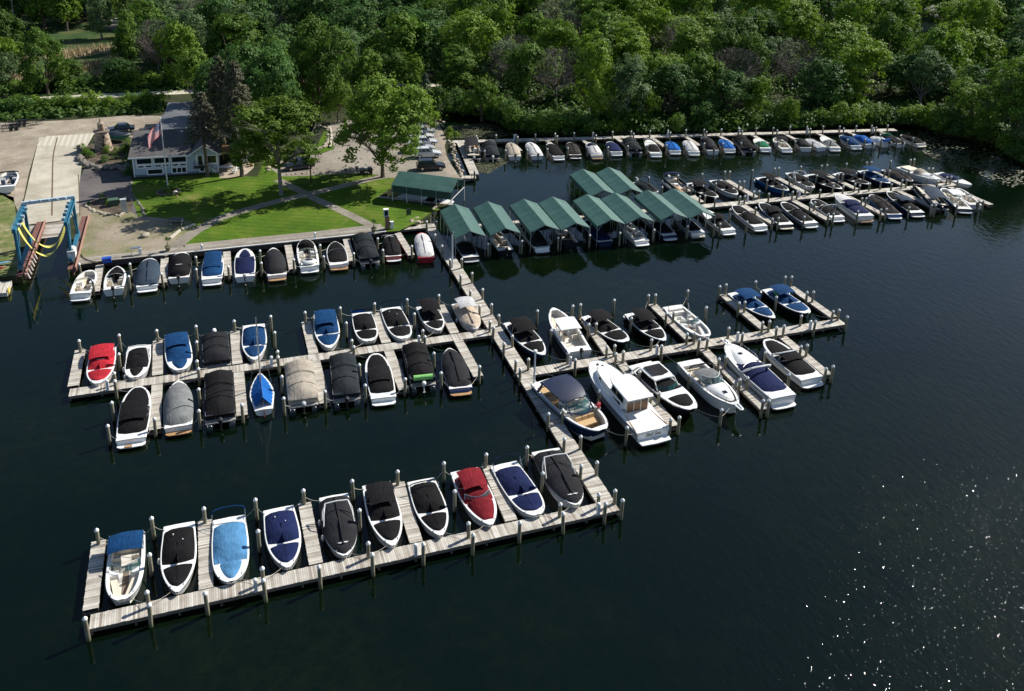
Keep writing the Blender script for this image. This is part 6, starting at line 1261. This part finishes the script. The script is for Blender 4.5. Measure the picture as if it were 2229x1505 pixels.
# trees that can be named
HERO=[('near',(833,386),15.8,7.7,'big maple at the lawn corner spreading over the parked cars'),('near',(560,348),11,4.2,'leafy tree right behind the patio, left of the bright lawn tree'),('nearb',(612,424),14.6,7.4,'bright light green tree on the lawn over the dark SUV'),
('pin',(452,384),14.,3.3,'dark scraggly conifer standing right before the house gable'),('pin',(527,384),19,3.6,'tall dark conifer with bare lower trunk by the patio chairs'),('pin',(490,330),17.,3.2,'dark conifer between the house and the patio tree'),
('neard',(590,322),18.5,7.,'large dense dark tree behind the bright lawn tree'),('neard',(545,290),16.,5.5,'dense dark tree behind the patio conifers'),('near',(695,262),19,6.6,'tall rounded tree at the parking curve, left of the drive'),('gry2',(770,215),14,3.4,'slim grey-green tree behind the trail, above the parking lot'),
('spr',(927,258),9.5,2.6,'blue-green spruce beside the line of parked cars'),('mid2',(955,262),6.5,2.6,'small green tree on the bank right of the blue spruce'),('near',(735,268),9,3.6,'green tree leaning over the top of the parking lot'),
('bri1',(690,200),10,4,'yellow-green tree just behind the trail, left of the tall rounded tree'),('mid1',(800,215),10,4.2,'green tree by the trail right of the grey-green one'),('mid4',(860,205),9,4.,'olive green tree on the trail above the parked cars'),('bri2',(905,210),8.5,3.2,'light green tree behind the blue spruce'),
('mid1',(105,205),13,5.,'spreading tree by the trail at the left'),('mid3',(285,160),13.5,4.6,'dark vase-shaped tree at the right end of the meadow'),('bar1',(348,175),13,4.6,'bare grey tree right of the meadow'),('bri1',(400,185),13.5,5.,'bright tree beside the trail left of the conifers'),('mid2',(20,150),13,5.,'leafy tree at the left edge above the meadow'),('bri1',(12,185),10,4.5,'bright green tree at the left edge by the trail'),
('mid1',(640,262),10,4.5,'leafy tree between the dense dark tree and the parking curve'),('drk1',(480,262),12,4.5,'dark tree behind the house roof beside the conifers'),('mid2',(430,225),11,4.5,'green tree at the back of the house by the trail'),('bri1',(545,235),12,4.5,'bright tree behind the dense dark trees'),('mid3',(600,225),13,5,'tall green tree behind the dense dark tree'),('wil',(292,82),15,3.6,'pale yellow-green weeping willow at the far road'),('gry2',(222,85),16,5,'tall soft green tree left of the willow'),('mid3',(147,68),14,6.5,'broad tree on the far lawn behind the meadow'),('mid1',(75,50),14,6,'rounded tree right of the utility pole'),
('bar2',(598,120),10,4.5,'bare grey tree in the dark wood, upper left of centre'),('bar1',(818,80),15,5.5,'large bare brownish tree in the dark wood at top centre'),('bar2',(1120,215),13,6,'bare grey-brown tree at the left of the wood, above the farthest dock'),('bar1',(1210,235),12,5.5,'second bare grey-brown tree, right of the first, above the farthest dock'),
('near',(2200,312),16,8.,'huge rounded tree overhanging the water at the right edge'),('gry1',(2228,338),8,5,'pale green drooping tree at the right edge of the bank'),('bri2',(1645,262),8.5,4.,'feathery bright green tree on the bank above the farthest dock'),('bri1',(1716,272),5.5,2.,'small round yellow-green tree on the bank behind the farthest dock'),
('mid2',(1048,262),8,3.6,'round green tree over the dark pond at the left end of the wood'),('bri1',(1400,272),7,3.,'small bright tree at the water behind the farthest dock')]
HP=[]
for key,px,h,cr,lab in HERO: o=pt(key,px,h,cr,lab,lean=0); HP.append((o.location.x,o.location.y,cr))
# the wood
def inpoly(x,y,P):
    c=False;j=len(P)-1
    for i in range(len(P)):
        if (P[i][1]>y)!=(P[j][1]>y) and x<(P[j][0]-P[i][0])*(y-P[i][1])/(P[j][1]-P[i][1])+P[i][0]: c=not c
        j=i
    return c
W1P=[G2(q) for q in((972,225),(1020,236),(1080,252),(1130,274),(1200,280),(1330,278),(1500,274),(1700,266),(1850,259),(1990,254),(2060,275),(2145,290),(2200,305),(2260,330))]+[(215,165),(330,250),(330,345),(60,345),G2((930,60)),G2((940,150))]
W2P=[G2(q) for q in((330,190),(480,185),(640,181),(760,176),(930,172),(940,100),(930,20),(420,25),(340,60),(330,120))]
W4P=[G2(q) for q in((-30,198),(330,184),(330,165),(270,172),(60,186),(-30,180))]; W5P=[G2(q) for q in((-30,70),(230,55),(230,25),(-30,40))]
W3P=[G2(q) for q in((-40,25),(-40,-20),(930,-20),(930,20),(420,5),(230,35),(100,40))]
HSE=[(v_.x,v_.y,9) for v_ in(G(2012,75,1),G(1990,105,1))]
trees=[]
def scatter(P,sp,grow,nmax,y0):
    xs=[p[0] for p in P];ys=[p[1] for p in P]; out=[]; tries=0
    while tries<30000 and len(out)<nmax:
        tries+=1; x=R.uniform(min(xs),max(xs));y=R.uniform(min(ys),max(ys))
        if not inpoly(x,y,P): continue
        s=sp+grow*max(0,(math.hypot(x,y)-170)/150)
        if all((x-a)**2+(y-b)**2>s*s for a,b,_ in out+trees) and all((x-a)**2+(y-b)**2>(c*.8)**2 for a,b,c in HP+HSE): out.append((x,y,s))
    return out
t1=scatter(W1P,6.6,4.2,205,0); trees+=t1; t2=scatter(W2P,7.,3.4,48,0); trees+=t2; t3=scatter(W3P,10.,2,20,0); trees+=t3; t4=scatter(W4P,9.,0,4,0); trees+=t4; t5=scatter(W5P,8,0,16,0); trees+=t5; print('TREES',len(t1),len(t2),len(t3),max(0,*[math.hypot(a,b) for a,b,_ in t1]))
KN={'mid1':'mid green','mid2':'mid green','mid3':'tall mid green','mid4':'mid green','bri1':'yellow-green','bri2':'tall yellow-green','gry1':'airy grey-green','gry2':'tall grey-green','drk1':'dark green','drk2':'dark green','bar1':'bare twiggy','bar2':'bare twiggy','pin':'dark conifer'}
rowsn=sorted(t1+t2+t3+t4+t5,key=lambda p:p[0]); lb={}; 
def zone(x,y):
    q=P2((x,y),GZ+7); fx=q[0]; fy=q[1]
    c='left' if fx<560 else 'left-centre' if fx<1000 else 'centre' if fx<1350 else 'right-centre' if fx<1750 else 'right'
    d='near the water' if (fy>205 and fx>960) else 'mid-depth' if fy>110 else 'far back'
    return c,d
cntr={}
for x,y,s in rowsn:
    dist=math.hypot(x,y); u=R.random()
    key=R.choice(['mid1','mid2','mid4','mid3','mid2','mid1']) if u<.40 else R.choice(['bri1','bri2','bri1']) if u<.60 else R.choice(['gry1','gry2']) if u<.76 else R.choice(['drk1','drk2']) if u<.955 else R.choice(['bar1','bar2'])
    c,d=zone(x,y); 
    if (x,y,s) in t2 and u<.6: key=R.choice(['drk1','drk2','mid1','mid2'])
    h=R.uniform(7.5,14.5)+(dist-170)*.03; cr=s*R.uniform(.70,1.0)
    if (x,y,s) in t4: h*=.55; cr*=.6
    if d=='near the water': h*=R.uniform(.6,.95)
    if 'tall' in KN[key]: h*=1.15
    kk=(KN[key],c,d); cntr[kk]=cntr.get(kk,0)+1; lab='%s tree %s in the %s of the wood, %s from left'%(KN[key],d,c,ordn(cntr[kk]-1))
    plant(key,x,y,h,cr,lab,'trees of the wood',lean=1)
W6P=[G2(q) for q in((-20,240),(350,225),(350,246),(-20,262))]; W7P=[G2(q) for q in((-20,188),(470,165),(470,192),(-20,214))]
W1E=[G2(q) for q in((972,232),(1020,242),(1080,259),(1130,281),(1200,288),(1330,286),(1500,282),(1700,275),(1850,267),(1990,262),(2060,285),(2140,298),(2175,312),(2200,332),(2229,345),(2200,300),(2145,275),(2060,262),(1990,240),(1850,245),(1700,250),(1500,255),(1330,260),(1130,255),(1020,222))]
def undergrowth():
    r=random.Random(77); V=[];F=[]
    for P,n in ((W1P,6500),(W2P,1000),(W3P,300),(W1E,1900),(W6P,330),(W7P,200)):
        xs=[p[0] for p in P];ys=[p[1] for p in P]; c=0
        while c<n:
            x=r.uniform(min(xs),max(xs));y=r.uniform(min(ys),max(ys)); c+=.15
            if not inpoly(x,y,P): continue
            c+=.85; s=r.uniform(.9,2.6)*(1+max(0,math.hypot(x,y)-200)/300)*(.62 if P is W6P else 1); hz=r.uniform(.3,1.)*s*1.3
            for _ in range(26):
                d=Vector((r.gauss(0,1),r.gauss(0,1),abs(r.gauss(0,1)))).normalized(); p=Vector((x,y,GZ))+Vector((d.x*s,d.y*s,d.z*hz)); nr=(d+Vector((r.uniform(-.5,.5),r.uniform(-.5,.5),.3))).normalized(); u=nr.orthogonal().normalized(); v_=nr.cross(u); q=r.uniform(.2,.5); k=len(V); V.extend([p-u*q,p-v_*q*.6,p+u*q,p+v_*q*.6]); F.append((k,k+1,k+2,k+3))
    o=bpy.data.objects.new('undergrowth',mkmesh('undergrowth',V,F,LEAFU)); COL.objects.link(o); tag(o,'dense low leafy undergrowth covering the floor of the wood','undergrowth',kind='stuff')
undergrowth()
# bushes: hedge along the trail, wood edge
def bushes(pts,n,rmin,rmax,lab,grp,jit=3.,keys=('bu1','bu2','bu3','bu1')):
    P=[Vector(G2(q)) for q in pts]
    for i in range(n):
        f=i/(n-1)*(len(P)-1); j=min(int(f),len(P)-2); p=P[j].lerp(P[j+1],f-j); r_=R.uniform(rmin,rmax)
        plant(R.choice(keys),p.x+R.uniform(-jit,jit),p.y+R.uniform(-jit,jit),r_*R.uniform(.8,1.2),r_,lab,grp,'bush')
bushes([(-10,245),(60,243),(150,238),(250,236),(345,232)],62,1.0,2.3,'leafy hedge bush between the trail and gravel yard','bushes of the trail hedge',1.8)
bushes([(-10,205),(90,196),(200,192),(330,186),(470,180)],36,1.3,2.6,'leafy bush on the meadow side of the trail','bushes behind the trail',2.2)
bushes([(985,240),(1080,256),(1130,279),(1200,285),(1330,284),(1500,280),(1700,273),(1850,265),(1985,262),(2060,284),(2140,297),(2190,322),(2229,345)],62,1.5,3.0,'leafy bush overhanging the water along the wood','bushes along the wood shore',1.4)
bushes([(480,215),(560,205),(640,215),(700,225),(780,225),(860,225),(930,215)],26,1.4,2.8,'leafy bush on the parking side of the trail','bushes above the parking lot',3.)
bushes([(188,325),(215,340),(250,335),(270,320),(262,350),(225,350)],16,.45,1.0,'low shrub in the lighthouse garden','shrubs of the lighthouse garden',1.2)
bushes([(205,440),(225,436),(240,448),(262,440)],8,.3,.6,'small plant in the crescent bed by the driveway','plants of the crescent bed',.8); bushes([(362,417),(368,414),(371,421)],7,.3,.55,'small plant in the round flagpole bed','plants of the flagpole bed',.8)
bushes([(976,292),(986,303)],5,.6,1.,'bright grass tuft on the bank by the farthest dock corner','tufts on the pond bank',1.2,('bu2',))
bushes([(560,345),(590,340),(620,345),(650,335)],7,.8,1.5,'shrub between the patio and the parked dark cars','shrubs behind the patio',1.5); bushes([(283,360),(286,375),(281,385)],5,.8,1.3,'dark shrub at the left corner of the house','shrubs at the house corner',.8,('bu3',))
# planters with topiary
for q,lab in (((366,545),'potted shrub at the boardwalk end of the curved path'),((814,505),'potted ball topiary where the second path meets the boardwalk')):
    v=G(*q,1.); e=empty('planter',v,0,lab,'planter'); MB().lathe((0,0,0),[(.25,0),(.36,.45),(.42,.5),(.38,.52)],12).build('pot',mat('pot_olive',(.16,.15,.09),.8),e)
    V,F=crown('round',61,700,.11); V=[(a*.4,b*.4,1.15+c*.4) for a,b,c in V]+[]; o=bpy.data.objects.new('foliage',mkmesh('foliage',V,F,LEAFD)); COL.objects.link(o); o.parent=e; MB().tube([(0,0,.4),(0,0,1.4)],.035,5).build('stem',BARK,e)
    V,F=crown('round',62,300,.12); V=[(a*.4,b*.4,.45+c*.18) for a,b,c in V]; o=bpy.data.objects.new('flowers',mkmesh('flowers',V,F,LEAFB)); COL.objects.link(o); o.parent=e
# lily pads
def pads(polys,n,nm,lab):
    r=random.Random(5); V=[];F=[]
    for P in polys:
        P=[G2(q,0) for q in P]; xs=[p[0] for p in P];ys=[p[1] for p in P]; c=0;cl=[]
        for _ in range(60): cl.append((r.uniform(min(xs),max(xs)),r.uniform(min(ys),max(ys))))
        while c<n:
            a=r.choice(cl); x=a[0]+r.gauss(0,2.2);y=a[1]+r.gauss(0,1.2)
            if inpoly(x,y,P):
                k=len(V); s=r.uniform(.08,.24); V+= [(x+s*cos(2*pi*i/6)*1.3,y+s*sin(2*pi*i/6),.006+.004*(c%5)) for i in range(6)]; F.append(tuple(range(k,k+6))); 
            c+=1
    me=mkmesh(nm,V,F,mat('lily_pad',(.055,.06,.025),.6,.5,1.5)); o=bpy.data.objects.new(nm,me); COL.objects.link(o); tag(o,lab,'water plants',kind='stuff')
pads([[(975,275),(1060,268),(1150,290),(1080,300),(985,301)],[(2000,285),(2060,292),(2140,305),(2180,325),(2228,370),(2228,420),(2130,380),(2040,350),(1990,320)],[(1030,330),(1110,350),(1060,380),(1035,370)]],2600,'lily_pads','brownish lily pads and weeds floating at the pond edges')
r=random.Random(3); V=[];F=[]
for ps in REEDS:
    P=[G2(q) for q in ps]; xs=[p[0] for p in P];ys=[p[1] for p in P]; c=0
    while c<1500:
        x=r.uniform(min(xs),max(xs));y=r.uniform(min(ys),max(ys)); c+=1
        if inpoly(x,y,P):
            a=r.uniform(0,3.1); k_=len(V); q=.14; hh=r.uniform(.7,1.9); V+= [(x-q*cos(a),y-q*sin(a),GZ),(x+q*cos(a),y+q*sin(a),GZ),(x+r.uniform(-.3,.3),y+r.uniform(-.3,.3),GZ+hh)]; F.append((k_,k_+1,k_+2))
o=bpy.data.objects.new('reeds',mkmesh('reeds',V,F,mat('reed_stalk',(.40,.33,.20),.9,.3,.8))); COL.objects.link(o); tag(o,'dry tan reeds standing in the meadow','reeds',kind='stuff')
# patio furniture
WP=mat('chair_white',(.74,.75,.76),.5,.04)
def chair(px,rz,lab,i):
    v=G(*px,.93); e=empty('patio_chair',v,rz,lab,'chair','white chairs on the patio'); MB().box((0,0,.36),(.55,.55,.05)).build('seat',WP,e); MB().box((-.3,0,.7),(.06,.55,.75),ry=-.25).build('backrest',WP,e)
    for s in(-1,1): MB().box((-.02,s*.3,.58),(.62,.1,.04)).build('armrest',WP,e)
    for x in(-.25,.25):
        for s in(-1,1): MB().box((x,s*.28,.28),(.06,.06,.56)).build('leg',WP,e)
for i,(px,a,t) in enumerate((((460,371),10,'nearest the dark conifer trunk'),((468,378),60,'second from the house corner'),((511,377),150,'left of the tall trunk in the front'),((518,372),200,'beside the tall trunk in the front'),((512,357),20,'far left in the back group'),((528,357),190,'behind the tall trunk in the back group'),((538,355),250,'in the middle of the back group'),((545,358),120,'rightmost by the brown pot'))): chair(px,rad(a),'white patio chair '+t,i)
v=G(490,372,.93); e=empty('patio_table',v,0,'pale long patio table between the white chairs','table'); MB().box((0,0,.72),(2.4,1.1,.06)).build('table_top',mat('table_top',(.46,.48,.52),.5,.1,3),e)
for x in(-1.1,1.1):
    for y in(-.45,.45): MB().box((x,y,.35),(.07,.07,.7)).build('leg',WP,e)
v=G(547,362,.93); e=empty('flower_pot',v,0,'brown flower pot at the right end of the patio','flower pot'); MB().lathe((0,0,0),[(.22,0),(.3,.5),(.34,.52),(.3,.53)],12).build('pot',TAN,e); V,F=crown('round',63,300,.12); o=bpy.data.objects.new('foliage',mkmesh('foliage',[(a*.3,b*.3,.5+c*.2) for a,b,c in V],F,LEAFD)); COL.objects.link(o); o.parent=e
# electrical cabinets in crescent bed
v=G(271,462,.93); e=empty('utility_cabinet',v,rad(8),'tall pale metal utility cabinet at the crescent bed','cabinet'); MB().box((0,0,.95),(.75,.5,1.9)).build('body',mat('cabinet_grey',(.46,.50,.52),.5,.1,2),e); MB().box((0,0,1.94),(.85,.6,.08)).build('lid',mat('cabinet_grey',(.46,.50,.52),.5),e); MB().box((0,-.27,1.),(.6,.02,1.6)).build('door',GREYP,e)
v=G(248,447,.93); e=empty('transformer_box',v,rad(8),'dark green ground transformer box in the crescent bed','cabinet'); MB().box((0,0,.45),(1.3,.9,.9)).build('body',mat('box_green',(.03,.07,.045),.6,.15,3),e); MB().box((0,-.05,.93),(1.4,1.05,.08)).build('lid',mat('box_green2',(.06,.11,.07),.6),e)
# fuel pump kiosk
v=G(843,498,.95); e=empty('fuel_pump',v,rad(-5),'blue and white fuel pump with display head beside the boardwalk','fuel pump'); MB().box((0,0,.95),(.55,.5,1.9)).build('body',mat('pump_brown',(.17,.10,.07),.6,.2,3),e); MB().box((-.12,0,2.35),(.62,.5,1.0)).build('display_head',mat('pump_blue',(.30,.42,.55),.5),e); MB().box((-.12,-.26,2.4),(.42,.04,.7)).build('screen',WIN,e); MB().box((-.12,0,2.88),(.72,.6,.08)).build('lid',WCAP,e)
v=G(853,497,.95); e=empty('hose_reel_stand',v,0,'white and grey hose reel stand right of the fuel pump','hose reel'); MB().box((0,0,.5),(.5,.4,1.)).build('body',WCAP,e); MB().rings([[(dx,.3*cos(2*pi*i/14)-.1,.75+.3*sin(2*pi*i/14)) for i in range(14)] for dx in(-.32,-.26)]).build('reel',DARKM,e)
v=G(890,470,.9); e=empty('garden_sign',v,rad(15),'dark green board sign standing on the lawn tip','sign'); MB().box((0,0,.62),(.7,.06,.95)).build('panel',mat('sign_green',(.03,.06,.04),.7),e)
for s in(-1,1): MB().box((s*.33,.04,.6),(.07,.07,1.2)).build('post',DARKM,e)
k=empty('dock_ladder',G(941,487,.65),0,'steel dock ladder with hoop rails at the rock bank','ladder')
for s in(-1,1): MB().tube([(s*.25,0,-.4),(s*.25,0,1.1),(s*.25,-.35,1.25),(s*.25,-.5,.2)],.025,5).build('rail',METAL,k)
for i in range(4): MB().tube([(-.25,0,.0+i*.28),(.25,0,.0+i*.28)],.02,4).build('rung',METAL,k)
# utility pole + wires
v=G(36,74,.9); e=empty('utility_pole',v,0,'grey wooden utility pole beyond the meadow at upper left','utility pole'); MB().tube([(0,0,0),(0,0,12)],[.2,.14],8).build('pole',BARKG,e); MB().box((0,0,11.4),(.12,2.4,.14)).build('crossarm',BARKG,e)
k=MB()
for y in(-1.1,0,1.1): k.tube([(-60,y-14,11.),(0,y,11.5),(40,y+8,10.6),(80,y+16,11.5)],.03,4)
k.build('wire',DARKM,e)
# work float at left edge
v=G(0,628,.5); e=empty('work_float',(v.x-1.5,v.y,0),0,'weathered plank work float with yellow bumper at the left edge','float'); MB().box((0,0,.35),(5.,3.2,.5)).build('deck',PLK,e); MB().box((2.56,-.9,.5),(.14,1.,.5)).build('bumper',mat('bumper_yellow',(.55,.45,.08),.6),e)
v=G(3,578,.95); e=empty('kayak',(v.x-.8,v.y,1.05),rad(8),'pale blue kayak lying on the grass at the left edge','kayak'); MB().rings([[(x,.33*q*cos(2*pi*i/10),.2+.2*q*sin(2*pi*i/10)) for i in range(10)] for x,q in((-2,.08),(-1.4,.7),(0,1),(1.4,.7),(2,.08))]).build('hull',mat('kayak_blue',(.22,.42,.50),.4),e,smooth=True)
e2=empty('kayak',(v.x-1.2,v.y-1.6,1.05),rad(4),'dark red kayak lying nearer the water at the left edge','kayak'); MB().rings([[(x,.33*q*cos(2*pi*i/10),.2+.2*q*sin(2*pi*i/10)) for i in range(10)] for x,q in((-2,.08),(-1.4,.7),(0,1),(1.4,.7),(2,.08))]).build('hull',mat('kayak_red',(.25,.02,.015),.4),e2,smooth=True)
# unused prototypes out of the scene
for key,(e,_,_,us) in PR.items():
    if not us:
        for c_ in list(e.children): bpy.data.objects.remove(c_)
        bpy.data.objects.remove(e)
S.cycles.max_bounces=6; S.cycles.transparent_max_bounces=6

# things that share a label are told apart by their place along their row
bylab={}
for o in bpy.data.objects:
    if o.parent is None and 'label' in o: bylab.setdefault(o['label'],[]).append(o)
for lab,L in bylab.items():
    if 1<len(L)<100:
        L.sort(key=lambda o:P2((o.matrix_basis.translation.x,o.matrix_basis.translation.y),1.)[0])
        for i,o in enumerate(L): o['label']=' '.join(lab.split()[:13])+', %s from left'%ordn(i)
